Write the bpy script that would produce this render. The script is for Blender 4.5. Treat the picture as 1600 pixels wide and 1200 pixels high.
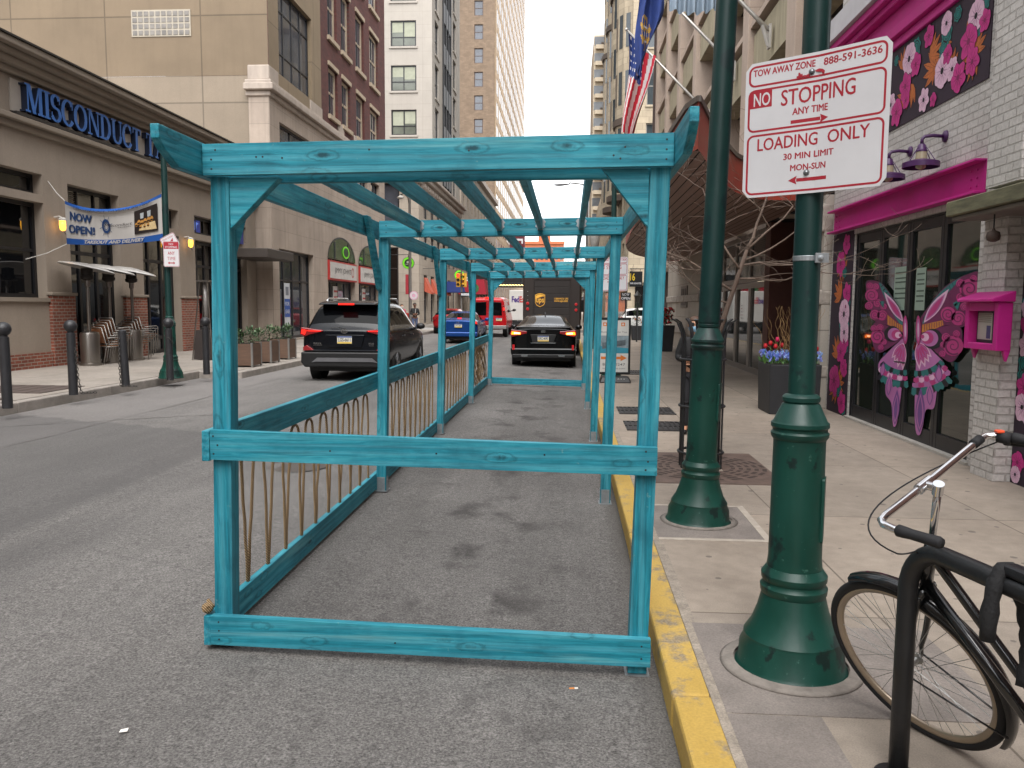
import bpy, bmesh, math, random
from mathutils import Vector, Matrix
R = math.radians
random.seed(7)
scene = bpy.context.scene
for o in list(bpy.data.objects): bpy.data.objects.remove(o)
COL = scene.collection

# ------------------------------------------------------------------ camera
F, CX, CY, H = 1250.0, 800.0, 600.0, 1.73
def _axes():
    d = Vector(((888-CX)/F, -(480-CY)/F, 1.0)).normalized()
    up = Vector((math.sin(0.013), math.cos(0.013), 0)); up = (up-d*d.dot(up)).normalized()
    x = d.cross(up)
    if x.x < 0: x = -x
    return x, d, up          # world X, Y, Z written in camera (right, up, forward)
AX, AY, AZ = _axes()
cam_d = bpy.data.cameras.new('camera'); cam = bpy.data.objects.new('camera', cam_d); COL.objects.link(cam)
right = Vector((AX.x, AY.x, AZ.x)); upv = Vector((AX.y, AY.y, AZ.y)); fwd = Vector((AX.z, AY.z, AZ.z))
cam.matrix_world = Matrix(((right.x, upv.x, -fwd.x, 0), (right.y, upv.y, -fwd.y, 0), (right.z, upv.z, -fwd.z, H), (0, 0, 0, 1)))
cam_d.sensor_width = 36; cam_d.lens = F/1600*36; cam_d.clip_start = 0.05; cam_d.clip_end = 3000
scene.camera = cam
def ray(px, py):
    c = Vector(((px-CX)/F, -(py-CY)/F, 1.0)); return Vector((AX.dot(c), AY.dot(c), AZ.dot(c)))
def PX(px, py, X): r = ray(px, py); return Vector((0, 0, H))+r*(X/r.x)       # survey: photo point on a facade plane
def PY(px, py, Y): r = ray(px, py); return Vector((0, 0, H))+r*(Y/r.y)

# ------------------------------------------------------------------ sky, sun, exposure
W = bpy.data.worlds.new('World'); scene.world = W; W.use_nodes = True
nt = W.node_tree; nt.nodes.clear()
sky = nt.nodes.new('ShaderNodeTexSky'); sky.sky_type = 'NISHITA'; sky.sun_disc = False
SUN_EL, SUN_AZ = R(58), R(170)
sky.sun_elevation = SUN_EL; sky.sun_rotation = SUN_AZ; sky.air_density = 1.0; sky.dust_density = 1.2; sky.ozone_density = 1.0
hs = nt.nodes.new('ShaderNodeHueSaturation'); hs.inputs['Saturation'].default_value = 0.12
tcw = nt.nodes.new('ShaderNodeTexCoord'); cn = nt.nodes.new('ShaderNodeTexNoise'); cn.inputs['Scale'].default_value = 2.2; cn.inputs['Detail'].default_value = 5
cr = nt.nodes.new('ShaderNodeMapRange'); cr.inputs[1].default_value = .3; cr.inputs[2].default_value = .7; cr.inputs[3].default_value = .82; cr.inputs[4].default_value = 1.12
mx = nt.nodes.new('ShaderNodeMixRGB'); mx.blend_type = 'MULTIPLY'; mx.inputs[0].default_value = 1
bg = nt.nodes.new('ShaderNodeBackground'); bg.inputs[1].default_value = 0.15
ow = nt.nodes.new('ShaderNodeOutputWorld')
L = nt.links.new
L(sky.outputs[0], hs.inputs['Color']); L(tcw.outputs['Generated'], cn.inputs['Vector']); L(cn.outputs[0], cr.inputs[0])
L(hs.outputs[0], mx.inputs[1]); L(cr.outputs[0], mx.inputs[2]); L(mx.outputs[0], bg.inputs[0]); L(bg.outputs[0], ow.inputs[0])
sd = bpy.data.lights.new('sun', 'SUN'); sd.energy = 1.0; sd.angle = R(50); sd.color = (1, .965, .92)
so = bpy.data.objects.new('sun', sd); COL.objects.link(so)
sv = Vector((math.sin(SUN_AZ)*math.cos(SUN_EL), math.cos(SUN_AZ)*math.cos(SUN_EL), math.sin(SUN_EL)))
so.rotation_euler = sv.to_track_quat('Z', 'Y').to_euler()
vs = scene.view_settings; vs.view_transform = 'Standard'; vs.look = 'None'; vs.gamma = 1; vs.use_curve_mapping = False
vs.exposure = 1.9
scene.cycles.max_bounces = 6; scene.cycles.diffuse_bounces = 3; scene.cycles.glossy_bounces = 3
scene.cycles.use_denoising = True

# ------------------------------------------------------------------ materials
MATS = {}
def s2l(h):
    h = h.lstrip('#'); v = [int(h[i:i+2], 16)/255 for i in (0, 2, 4)]
    return tuple(c/12.92 if c <= .04045 else ((c+.055)/1.055)**2.4 for c in v)
def nodes(name):
    m = bpy.data.materials.new(name); m.use_nodes = True; t = m.node_tree; b = t.nodes['Principled BSDF']; return m, t, b
def M(name, col, rough=.6, metal=0, var=.14, vs=3.0, bump=0.0, bs=60.0, coat=0, spec=.5, streak=None, emit=0, grain=0):
    if name in MATS: return MATS[name]
    if isinstance(col, str): col = s2l(col)
    m, t, b = nodes(name); b.inputs['Roughness'].default_value = rough; b.inputs['Metallic'].default_value = metal
    b.inputs['Coat Weight'].default_value = coat; b.inputs['Specular IOR Level'].default_value = spec
    b.inputs['Coat Roughness'].default_value = .04
    tc = t.nodes.new('ShaderNodeTexCoord'); mp = t.nodes.new('ShaderNodeMapping'); t.links.new(tc.outputs['Object'], mp.inputs[0])
    if streak: mp.inputs['Scale'].default_value = streak
    n = t.nodes.new('ShaderNodeTexNoise'); n.inputs['Scale'].default_value = vs; n.inputs['Detail'].default_value = 7; n.inputs['Roughness'].default_value = .62
    t.links.new(mp.outputs[0], n.inputs['Vector'])
    r = t.nodes.new('ShaderNodeMapRange'); r.inputs[1].default_value = .28; r.inputs[2].default_value = .72; r.inputs[3].default_value = 1-var; r.inputs[4].default_value = 1+var
    t.links.new(n.outputs[0], r.inputs[0])
    x = t.nodes.new('ShaderNodeMixRGB'); x.blend_type = 'MULTIPLY'; x.inputs[0].default_value = 1; x.inputs[1].default_value = (*col, 1)
    t.links.new(r.outputs[0], x.inputs[2])
    last = x.outputs[0]
    if grain:
        g = t.nodes.new('ShaderNodeTexNoise'); g.inputs['Scale'].default_value = 140; g.inputs['Detail'].default_value = 3; t.links.new(tc.outputs['Object'], g.inputs['Vector'])
        gr = t.nodes.new('ShaderNodeMapRange'); gr.inputs[1].default_value = .3; gr.inputs[2].default_value = .7; gr.inputs[3].default_value = 1-grain; gr.inputs[4].default_value = 1+grain
        t.links.new(g.outputs[0], gr.inputs[0]); y = t.nodes.new('ShaderNodeMixRGB'); y.blend_type = 'MULTIPLY'; y.inputs[0].default_value = 1
        t.links.new(last, y.inputs[1]); t.links.new(gr.outputs[0], y.inputs[2]); last = y.outputs[0]
    t.links.new(last, b.inputs['Base Color'])
    rr = t.nodes.new('ShaderNodeMapRange'); rr.inputs[3].default_value = max(0, rough-.08); rr.inputs[4].default_value = min(1, rough+.08)
    t.links.new(n.outputs[0], rr.inputs[0]); t.links.new(rr.outputs[0], b.inputs['Roughness'])
    if bump:
        n2 = t.nodes.new('ShaderNodeTexNoise'); n2.inputs['Scale'].default_value = bs; n2.inputs['Detail'].default_value = 4; t.links.new(mp.outputs[0], n2.inputs['Vector'])
        bp = t.nodes.new('ShaderNodeBump'); bp.inputs['Strength'].default_value = bump; bp.inputs['Distance'].default_value = .01
        t.links.new(n2.outputs[0], bp.inputs['Height']); t.links.new(bp.outputs[0], b.inputs['Normal'])
    if emit:
        b.inputs['Emission Color'].default_value = (*col, 1); b.inputs['Emission Strength'].default_value = emit
    MATS[name] = m; return m

def ramp(t, src, stops):
    r = t.nodes.new('ShaderNodeValToRGB'); e = r.color_ramp.elements
    while len(e) < len(stops): e.new(.5)
    for k, (p, c) in zip(e, stops): k.position = p; k.color = (*c, 1) if len(c) == 3 else c
    t.links.new(src, r.inputs[0]); return r
def mixc(t, fac, a, b, mode='MIX'):
    x = t.nodes.new('ShaderNodeMixRGB'); x.blend_type = mode
    for i, v in ((0, fac), (1, a), (2, b)):
        if hasattr(v, 'is_output'): t.links.new(v, x.inputs[i])
        elif i == 0: x.inputs[0].default_value = v
        else: x.inputs[i].default_value = (*v, 1)
    return x.outputs[0]
def noise(t, vec, scale, detail=6, rough=.6):
    n = t.nodes.new('ShaderNodeTexNoise'); n.inputs['Scale'].default_value = scale; n.inputs['Detail'].default_value = detail; n.inputs['Roughness'].default_value = rough
    t.links.new(vec, n.inputs['Vector']); return n.outputs[0]
def mapr(t, src, a, b, c, d):
    r = t.nodes.new('ShaderNodeMapRange')
    for i, v in enumerate((a, b, c, d)): r.inputs[i+1].default_value = v
    t.links.new(src, r.inputs[0]); return r.outputs[0]
def mapping(t, scale=(1, 1, 1), out='Object', rot=(0, 0, 0)):
    tc = t.nodes.new('ShaderNodeTexCoord'); mp = t.nodes.new('ShaderNodeMapping'); mp.inputs['Scale'].default_value = scale; mp.inputs['Rotation'].default_value = rot
    t.links.new(tc.outputs[out], mp.inputs[0]); return mp.outputs[0]
def math_(t, op, a, b=None):
    n = t.nodes.new('ShaderNodeMath'); n.operation = op
    for i, v in enumerate((a, b)):
        if v is None: continue
        if hasattr(v, 'is_output'): t.links.new(v, n.inputs[i])
        else: n.inputs[i].default_value = v
    return n.outputs[0]
def bumpn(t, b, h, s, d=.01):
    bp = t.nodes.new('ShaderNodeBump'); bp.inputs['Strength'].default_value = s; bp.inputs['Distance'].default_value = d
    t.links.new(h, bp.inputs['Height']); t.links.new(bp.outputs[0], b.inputs['Normal'])

def wood(axis):
    """teal stained softwood, grain running along the given world axis"""
    k = 'teal_wood_'+axis
    if k in MATS: return MATS[k]
    m, t, b = nodes(k)
    sc = {'x': (.55, 14, 14), 'y': (14, .55, 14), 'z': (14, 14, .55)}[axis]
    v = mapping(t, sc); w = mapping(t)
    n0 = noise(t, w, 1.3, 3)
    add = t.nodes.new('ShaderNodeMixRGB'); add.blend_type = 'ADD'; add.inputs[0].default_value = 2.4
    t.links.new(v, add.inputs[1]); t.links.new(n0, add.inputs[2])
    g = noise(t, add.outputs[0], 2.2, 8, .68)
    wv = t.nodes.new('ShaderNodeTexWave'); wv.bands_direction = {'x': 'Z', 'y': 'Z', 'z': 'X'}[axis]; wv.inputs['Scale'].default_value = .5; wv.inputs['Distortion'].default_value = 11; wv.inputs['Detail'].default_value = 3; wv.inputs['Detail Scale'].default_value = .6
    t.links.new(v, wv.inputs['Vector'])
    c1 = ramp(t, g, [(.3, s2l('#0b5867')), (.5, s2l('#1c7e90')), (.72, s2l('#429aa6'))]).outputs[0]
    c2 = mixc(t, mapr(t, wv.outputs['Fac'], .35, 1, .0, .22), c1, s2l('#66aab8'))
    blot = noise(t, w, 5.5, 5)
    c3 = mixc(t, mapr(t, blot, .5, .75, 0, .5), c2, s2l('#0a596b'))
    # knots
    vo = t.nodes.new('ShaderNodeTexVoronoi'); vo.inputs['Scale'].default_value = 1.0; vo.inputs['Randomness'].default_value = 1
    ks = {'x': (2.9, 0, 8.5), 'y': (0, 2.9, 8.5), 'z': (8, 4, 2.2)}[axis]
    t.links.new(mapping(t, ks), vo.inputs['Vector'])
    kd = mixc(t, .12, vo.outputs['Distance'], noise(t, w, 40, 3), 'ADD'); kf = mapr(t, kd, .12, .20, .92, 0); kr = mapr(t, math_(t, 'ABSOLUTE', math_(t, 'SUBTRACT', kd, .27)), .0, .04, .5, 0); c3 = mixc(t, kr, c3, s2l('#0b4650'))
    c4 = mixc(t, kf, c3, s2l('#0a3a44'))
    pale = noise(t, v, 1.1, 4)
    c5 = mixc(t, mapr(t, pale, .60, .78, 0, .55), c4, s2l('#85b5b4'))
    gr = noise(t, mapping(t, {'x': (3, 120, 120), 'y': (120, 3, 120), 'z': (120, 120, 3)}[axis]), 1.0, 4, .7)
    c5 = mixc(t, 1, c5, ramp(t, gr, [(.28, (.72,)*3), (.5, (1.0,)*3), (.75, (1.22,)*3)]).outputs[0], 'MULTIPLY')
    lg = noise(t, w, .9, 4); c5 = mixc(t, 1, c5, ramp(t, lg, [(.3, (.78,)*3), (.7, (1.18,)*3)]).outputs[0], 'MULTIPLY')
    sc_ = noise(t, w, 17, 6, .7); c5 = mixc(t, mapr(t, sc_, .66, .74, 0, .6), c5, s2l('#7d9a92'))
    t.links.new(c5, b.inputs['Base Color']); b.inputs['Roughness'].default_value = .58; b.inputs['Specular IOR Level'].default_value = .35
    bumpn(t, b, mixc(t, .5, g, gr), .45, .004)
    MATS[k] = m; return m

def brick(name, c1, c2, mortar, axis='y', bw=.22, bh=.073, ms=.012, rough=.8, bump=.5, dirt=.2, painted=None):
    if name in MATS: return MATS[name]
    m, t, b = nodes(name)
    tc = t.nodes.new('ShaderNodeTexCoord'); sp = t.nodes.new('ShaderNodeSeparateXYZ'); t.links.new(tc.outputs['Object'], sp.inputs[0])
    cb = t.nodes.new('ShaderNodeCombineXYZ')
    if axis == 'both':
        t.links.new(math_(t, 'ADD', sp.outputs[0], sp.outputs[1]), cb.inputs[0])
    else: t.links.new(sp.outputs[1 if axis == 'y' else 0], cb.inputs[0])
    t.links.new(sp.outputs[2], cb.inputs[1])
    wob = noise(t, tc.outputs['Object'], 6, 3)
    vv = mixc(t, .012, cb.outputs[0], wob, 'ADD')
    br = t.nodes.new('ShaderNodeTexBrick'); t.links.new(vv, br.inputs['Vector'])
    br.inputs['Color1'].default_value = (*s2l(c1), 1); br.inputs['Color2'].default_value = (*s2l(c2), 1); br.inputs['Mortar'].default_value = (*s2l(mortar), 1)
    br.inputs['Scale'].default_value = 1; br.inputs['Brick Width'].default_value = bw; br.inputs['Row Height'].default_value = bh; br.inputs['Mortar Size'].default_value = ms; br.inputs['Mortar Smooth'].default_value = .4; br.inputs['Bias'].default_value = 0
    n = noise(t, tc.outputs['Object'], 1.6, 7)
    n2 = noise(t, tc.outputs['Object'], 30, 4)
    c = mixc(t, 1, br.outputs['Color'], ramp(t, n, [(.3, (1-dirt,)*3), (.7, (1+dirt*.6,)*3)]).outputs[0], 'MULTIPLY')
    c = mixc(t, 1, c, ramp(t, n2, [(.3, (.84,)*3), (.7, (1.12,)*3)]).outputs[0], 'MULTIPLY')
    t.links.new(c, b.inputs['Base Color']); b.inputs['Roughness'].default_value = rough
    h = mixc(t, .25, math_(t, 'SUBTRACT', 1, br.outputs['Fac']), n2)
    bumpn(t, b, h, bump, .012)
    MATS[name] = m; return m

def slabs(name, col, sx, sz, axis='y', joint=.012, jcol=.55, var=.16, rough=.75, tone=.10, streaks=.0, off=0.0, jb=.3):
    """dressed stone or panels: blocks with thin joints, each block a slightly different tone"""
    if name in MATS: return MATS[name]
    m, t, b = nodes(name); col = s2l(col)
    tc = t.nodes.new('ShaderNodeTexCoord'); sp = t.nodes.new('ShaderNodeSeparateXYZ'); t.links.new(tc.outputs['Object'], sp.inputs[0])
    cb = t.nodes.new('ShaderNodeCombineXYZ'); t.links.new(math_(t, 'ADD', sp.outputs[0], sp.outputs[1]) if axis == 'both' else sp.outputs[1 if axis == 'y' else 0], cb.inputs[0]); t.links.new(sp.outputs[2], cb.inputs[1])
    br = t.nodes.new('ShaderNodeTexBrick'); t.links.new(cb.outputs[0], br.inputs['Vector']); br.offset = off
    lo = tuple(c*(1-tone) for c in col); hi = tuple(c*(1+tone) for c in col)
    br.inputs['Color1'].default_value = (*lo, 1); br.inputs['Color2'].default_value = (*hi, 1); br.inputs['Mortar'].default_value = (*[c*jcol for c in col], 1)
    br.inputs['Scale'].default_value = 1; br.inputs['Brick Width'].default_value = sx; br.inputs['Row Height'].default_value = sz; br.inputs['Mortar Size'].default_value = joint; br.inputs['Mortar Smooth'].default_value = .2
    n = noise(t, tc.outputs['Object'], .7, 8, .65)
    c = mixc(t, 1, br.outputs['Color'], ramp(t, n, [(.28, (1-var,)*3), (.72, (1+var*.7,)*3)]).outputs[0], 'MULTIPLY')
    n2 = noise(t, tc.outputs['Object'], 45, 4)
    c = mixc(t, 1, c, ramp(t, n2, [(.3, (.93,)*3), (.7, (1.06,)*3)]).outputs[0], 'MULTIPLY')
    if streaks:
        sv_ = mapping(t, (3.2, 3.2, .18)); n3 = noise(t, sv_, 1.6, 6)
        c = mixc(t, mapr(t, n3, .5, .78, 0, streaks), c, tuple(x*.42 for x in col))
    t.links.new(c, b.inputs['Base Color']); b.inputs['Roughness'].default_value = rough
    bumpn(t, b, mixc(t, .2, math_(t, 'SUBTRACT', 1, br.outputs['Fac']), n2), jb, .01)
    MATS[name] = m; return m

def glass(name, col, rough=.05, spec=.6, var=.3):
    if name in MATS: return MATS[name]
    m = M(name, col, rough, var=var, vs=.8, spec=spec); b = m.node_tree.nodes['Principled BSDF']
    for l in list(b.inputs['Roughness'].links): m.node_tree.links.remove(l)
    b.inputs['Roughness'].default_value = rough
    n = m.node_tree.nodes.new('ShaderNodeTexNoise'); n.inputs['Scale'].default_value = 1.1; n.inputs['Detail'].default_value = 1
    bp = m.node_tree.nodes.new('ShaderNodeBump'); bp.inputs['Strength'].default_value = .05; bp.inputs['Distance'].default_value = .05
    m.node_tree.links.new(n.outputs[0], bp.inputs['Height']); m.node_tree.links.new(bp.outputs[0], b.inputs['Normal'])
    return m

# ------------------------------------------------------------------ mesh builder
def world_mat(o):
    m = Matrix.Identity(4)
    while o is not None: m = o.matrix_basis @ m; o = o.parent
    return m
class MB:
    def __init__(s): s.v = []; s.f = []; s.mi = []; s.m = 0
    def add(s, vs, fs, m=None):
        o = len(s.v); s.v += [tuple(p) for p in vs]
        for f in fs: s.f.append(tuple(i+o for i in f)); s.mi.append(s.m if m is None else m)
        return s
    def box(s, x0, x1, y0, y1, z0, z1, m=None):
        if x0 > x1: x0, x1 = x1, x0
        if y0 > y1: y0, y1 = y1, y0
        if z0 > z1: z0, z1 = z1, z0
        vs = [(x0,y0,z0),(x1,y0,z0),(x1,y1,z0),(x0,y1,z0),(x0,y0,z1),(x1,y0,z1),(x1,y1,z1),(x0,y1,z1)]
        return s.add(vs, [(0,3,2,1),(4,5,6,7),(0,1,5,4),(1,2,6,5),(2,3,7,6),(3,0,4,7)], m)
    def hexa(s, b, t, m=None):      # bottom ring of 4, top ring of 4
        return s.add(list(b)+list(t), [(3,2,1,0),(4,5,6,7),(0,1,5,4),(1,2,6,5),(2,3,7,6),(3,0,4,7)], m)
    def beam(s, p, q, w, h, up=(0,0,1), m=None):
        p, q, up = Vector(p), Vector(q), Vector(up); d = (q-p).normalized(); a = d.cross(up).normalized(); b = a.cross(d).normalized()
        r = [(-w/2,-h/2),(w/2,-h/2),(w/2,h/2),(-w/2,h/2)]
        return s.hexa([p+a*i+b*j for i, j in r], [q+a*i+b*j for i, j in r], m)
    def tube(s, pts, r, n=8, m=None, cap=True, closed=False):
        pts = [Vector(p) for p in pts]; N = len(pts); rr = r if isinstance(r, (list, tuple)) else [r]*N
        prev = None; vs = []
        for i, p in enumerate(pts):
            if closed: d = pts[(i+1) % N]-pts[i-1]
            else: d = pts[min(i+1, N-1)]-pts[max(i-1, 0)]
            d = d.normalized() if d.length > 1e-9 else Vector((0,0,1))
            if prev is None:
                a = d.cross(Vector((0,0,1)) if abs(d.z) < .9 else Vector((1,0,0))).normalized()
            else:
                a = prev-d*prev.dot(d); a = a.normalized() if a.length > 1e-6 else d.orthogonal().normalized()
            prev = a; b = d.cross(a)
            for k in range(n):
                t = 2*math.pi*k/n; vs.append(p+(a*math.cos(t)+b*math.sin(t))*rr[i])
        fs = []
        for i in range(N if closed else N-1):
            j = (i+1) % N
            for k in range(n): fs.append((i*n+k, i*n+(k+1) % n, j*n+(k+1) % n, j*n+k))
        if cap and not closed: fs += [tuple(range(n-1, -1, -1)), tuple(range((N-1)*n, N*n))]
        return s.add(vs, fs, m)
    def lathe(s, prof, c, n=24, m=None, axis=(0,0,1), cap=True):
        ax = Vector(axis).normalized(); a = ax.orthogonal().normalized(); b = ax.cross(a); c = Vector(c); vs = []
        for r, z in prof:
            for k in range(n):
                t = 2*math.pi*k/n; vs.append(c+ax*z+(a*math.cos(t)+b*math.sin(t))*r)
        fs = []
        for i in range(len(prof)-1):
            for k in range(n): fs.append((i*n+k, i*n+(k+1) % n, (i+1)*n+(k+1) % n, (i+1)*n+k))
        if cap: fs += [tuple(range(n-1, -1, -1)), tuple(range((len(prof)-1)*n, len(prof)*n))]
        return s.add(vs, fs, m)
    def ball(s, c, r, n=12, m=None, sc=(1,1,1)):
        prof = [(max(1e-4, r*math.sin(math.pi*i/(n//2+1))), -r*math.cos(math.pi*i/(n//2+1))) for i in range(n//2+2)]
        o = len(s.v); s.lathe(prof, (0,0,0), n, m, cap=False)
        for i in range(o, len(s.v)):
            v = s.v[i]; s.v[i] = (c[0]+v[0]*sc[0], c[1]+v[1]*sc[1], c[2]+v[2]*sc[2])
        return s
    def prism(s, poly, fn, d0, d1, m=None):     # poly in (u,v); fn(u,v,d)->xyz
        n = len(poly); vs = [fn(u, v, d0) for u, v in poly]+[fn(u, v, d1) for u, v in poly]
        return s.add(vs, [tuple(range(n-1, -1, -1)), tuple(range(n, 2*n))]+[(i, (i+1) % n, (i+1) % n+n, i+n) for i in range(n)], m)
    def flat(s, poly, fn, d, m=None):
        return s.add([fn(u, v, d) for u, v in poly], [tuple(range(len(poly)))], m)
    def add2d(s, td, fn, d, m=None):            # flat 2-D mesh (text)
        return s.add([fn(x, y, d) for x, y in td[0]], td[1], m)
    def build(s, name, mats, parent=None, smooth=False, bevel=0, seg=1, sub=0, loc=None, auto=None, flip=False):
        me = bpy.data.meshes.new(name)
        vs = [Vector(p) for p in s.v]
        if parent is not None:
            inv = world_mat(parent).inverted(); vs = [inv @ p for p in vs]
        elif loc is not None:
            vs = [p-Vector(loc) for p in vs]
        me.from_pydata(vs, [], s.f)
        if not isinstance(mats, (list, tuple)): mats = [mats]
        for m in mats: me.materials.append(m)
        me.polygons.foreach_set('material_index', s.mi)
        bm = bmesh.new(); bm.from_mesh(me); bmesh.ops.recalc_face_normals(bm, faces=bm.faces)
        if auto is not None:
            lim = R(auto)
            for e in bm.edges:
                if len(e.link_faces) == 2 and e.calc_face_angle(0) > lim: e.smooth = False
            smooth = True
        bm.to_mesh(me); bm.free()
        if smooth: me.polygons.foreach_set('use_smooth', [True]*len(me.polygons))
        me.update()
        o = bpy.data.objects.new(name, me); COL.objects.link(o)
        if parent is not None: o.parent = parent
        elif loc is not None: o.location = loc
        if bevel:
            md = o.modifiers.new('bevel', 'BEVEL'); md.width = bevel; md.segments = seg; md.limit_method = 'ANGLE'; md.angle_limit = R(40)
        if sub:
            md = o.modifiers.new('sub', 'SUBSURF'); md.levels = sub; md.render_levels = sub
        return o

def T(name, label, cat, loc=(0,0,0), rotz=0, group=None, kind=None):
    o = bpy.data.objects.new(name, None); COL.objects.link(o); o.location = loc; o.rotation_euler = (0,0,rotz); o.empty_display_size = .2
    o['label'] = label; o['category'] = cat
    if group: o['group'] = group
    if kind: o['kind'] = kind
    return o
def tag(o, label, cat, group=None, kind=None):
    o['label'] = label; o['category'] = cat
    if group: o['group'] = group
    if kind: o['kind'] = kind
    return o
def struct(o): o['kind'] = 'structure'; return o
def dup(root, loc, label=None, rotz=None, group=None):
    r = root.copy(); COL.objects.link(r); r.location = loc
    if rotz is not None: r.rotation_euler = (0,0,rotz)
    if label: r['label'] = label
    if group: r['group'] = group
    def rec(a, b):
        for ch in list(a.children):
            c = ch.copy(); COL.objects.link(c); c.parent = b; rec(ch, c)
    rec(root, r); return r

# planes: fn(u, v, d) -> xyz ; d grows towards the street / the camera
def wallL(X): return lambda u, v, d: (X+d, u, v)        # faces +X, u = Y
def wallR(X): return lambda u, v, d: (X-d, u, v)        # faces -X, u = Y
def wallF(Y): return lambda u, v, d: (u, Y-d, v)        # faces the camera, u = X
def pbox(mb, fn, u0, u1, v0, v1, d0, d1, m=None):
    return mb.hexa([fn(u0,v0,d0), fn(u1,v0,d0), fn(u1,v0,d1), fn(u0,v0,d1)], [fn(u0,v1,d0), fn(u1,v1,d0), fn(u1,v1,d1), fn(u0,v1,d1)], m)
def holes(mb, fn, u0, u1, v0, v1, ops, depth=.25, m=None, mr=None):
    """wall sheet with real openings and reveals"""
    us = sorted({u0, u1, *[a for o in ops for a in o[:2] if u0 < a < u1]}); vs = sorted({v0, v1, *[a for o in ops for a in o[2:4] if v0 < a < v1]})
    for i in range(len(us)-1):
        for j in range(len(vs)-1):
            uc, vc = (us[i]+us[i+1])/2, (vs[j]+vs[j+1])/2
            if any(o[0] < uc < o[1] and o[2] < vc < o[3] for o in ops): continue
            mb.flat([(us[i],vs[j]),(us[i+1],vs[j]),(us[i+1],vs[j+1]),(us[i],vs[j+1])], fn, 0, m)
    for o in ops:
        a, b, c, d = o[:4]
        for (p, q) in (((a,c),(b,c)), ((b,c),(b,d)), ((b,d),(a,d)), ((a,d),(a,c))):
            mb.add([fn(*p,0), fn(*q,0), fn(*q,-depth), fn(*p,-depth)], [(0,1,2,3)], m if mr is None else mr)
def window(parent, fn, u0, u1, v0, v1, d, mf, mg, nu=1, nv=1, fw=.07, name='window', sill=None, us=None, vs=None, mat_pane=None, bw=None):
    f = MB(); bw = bw or fw*.7
    pbox(f, fn, u0, u0+fw, v0, v1, d, d+.07); pbox(f, fn, u1-fw, u1, v0, v1, d, d+.07)
    pbox(f, fn, u0+fw, u1-fw, v1-fw, v1, d, d+.07); pbox(f, fn, u0+fw, u1-fw, v0, v0+fw, d, d+.07)
    U = us or [u0+(u1-u0)*i/nu for i in range(1, nu)]; V = vs or [v0+(v1-v0)*i/nv for i in range(1, nv)]
    for x in U: pbox(f, fn, x-bw/2, x+bw/2, v0+fw, v1-fw, d+.003, d+.062)
    for y in V: pbox(f, fn, u0+fw, u1-fw, y-bw/2, y+bw/2, d+.006, d+.058)
    fr = f.build(name, mf, parent)
    p = MB(); p.flat([(u0+.01,v0+.01),(u1-.01,v0+.01),(u1-.01,v1-.01),(u0+.01,v1-.01)], fn, d+.025)
    p.build('pane', mg, fr)
    if sill:
        s = MB(); pbox(s, fn, u0-.08, u1+.08, v0-.14, v0-.005, -.1, .09); s.build('sill', sill, fr)
    return fr

# ------------------------------------------------------------------ text
_tx = {}
def text2d(s, bold=0.0, res=3):
    k = (s, bold, res)
    if k not in _tx:
        c = bpy.data.curves.new('t', 'FONT'); c.body = s; c.size = 1; c.resolution_u = res; c.offset = bold; c.fill_mode = 'FRONT'
        o = bpy.data.objects.new('t', c); me = bpy.data.meshes.new_from_object(o)
        vs = [(v.co.x, v.co.y) for v in me.vertices]; fs = [tuple(p.vertices) for p in me.polygons]
        bpy.data.objects.remove(o); bpy.data.curves.remove(c); bpy.data.meshes.remove(me)
        _tx[k] = (vs, fs)
    return _tx[k]
def text_fit(s, u0, u1, v0, v1, bold=.01, keep=False, shear=0):
    if 'M' in s or 'W' in s or 'N' in s and bold < .006: bold = 0
    """text scaled to fill the box u0..u1, v0..v1 (capital height)"""
    vs, fs = text2d(s, bold)
    xs = [p[0] for p in vs]; ys = [p[1] for p in vs]
    a, b, c, d = min(xs), max(xs), min(ys), max(ys)
    return ([(u0+(x-a)/(b-a)*(u1-u0)+shear*(y-c)/(d-c), v0+(y-c)/(d-c)*(v1-v0)) for x, y in vs], fs)
def rrect(u0, u1, v0, v1, r, n=5):
    out = []
    for cx, cy, a0 in ((u1-r, v1-r, 0), (u0+r, v1-r, 90), (u0+r, v0+r, 180), (u1-r, v0+r, 270)):
        for i in range(n+1): a = R(a0+90*i/n); out.append((cx+r*math.cos(a), cy+r*math.sin(a)))
    return out
def ring2d(outer, inner):
    n = len(outer); return (list(outer)+list(inner), [(i, (i+1) % n, (i+1) % n+n, i+n) for i in range(n)])
def circ(cx, cy, rx, ry=None, n=20, a0=0, a1=360, rot=0):
    ry = rx if ry is None else ry; out = []
    full = abs(a1-a0) >= 360
    for i in range(n if full else n+1):
        a = R(a0+(a1-a0)*i/n); x, y = rx*math.cos(a), ry*math.sin(a); c, s = math.cos(R(rot)), math.sin(R(rot)); out.append((cx+x*c-y*s, cy+x*s+y*c))
    return out
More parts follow.
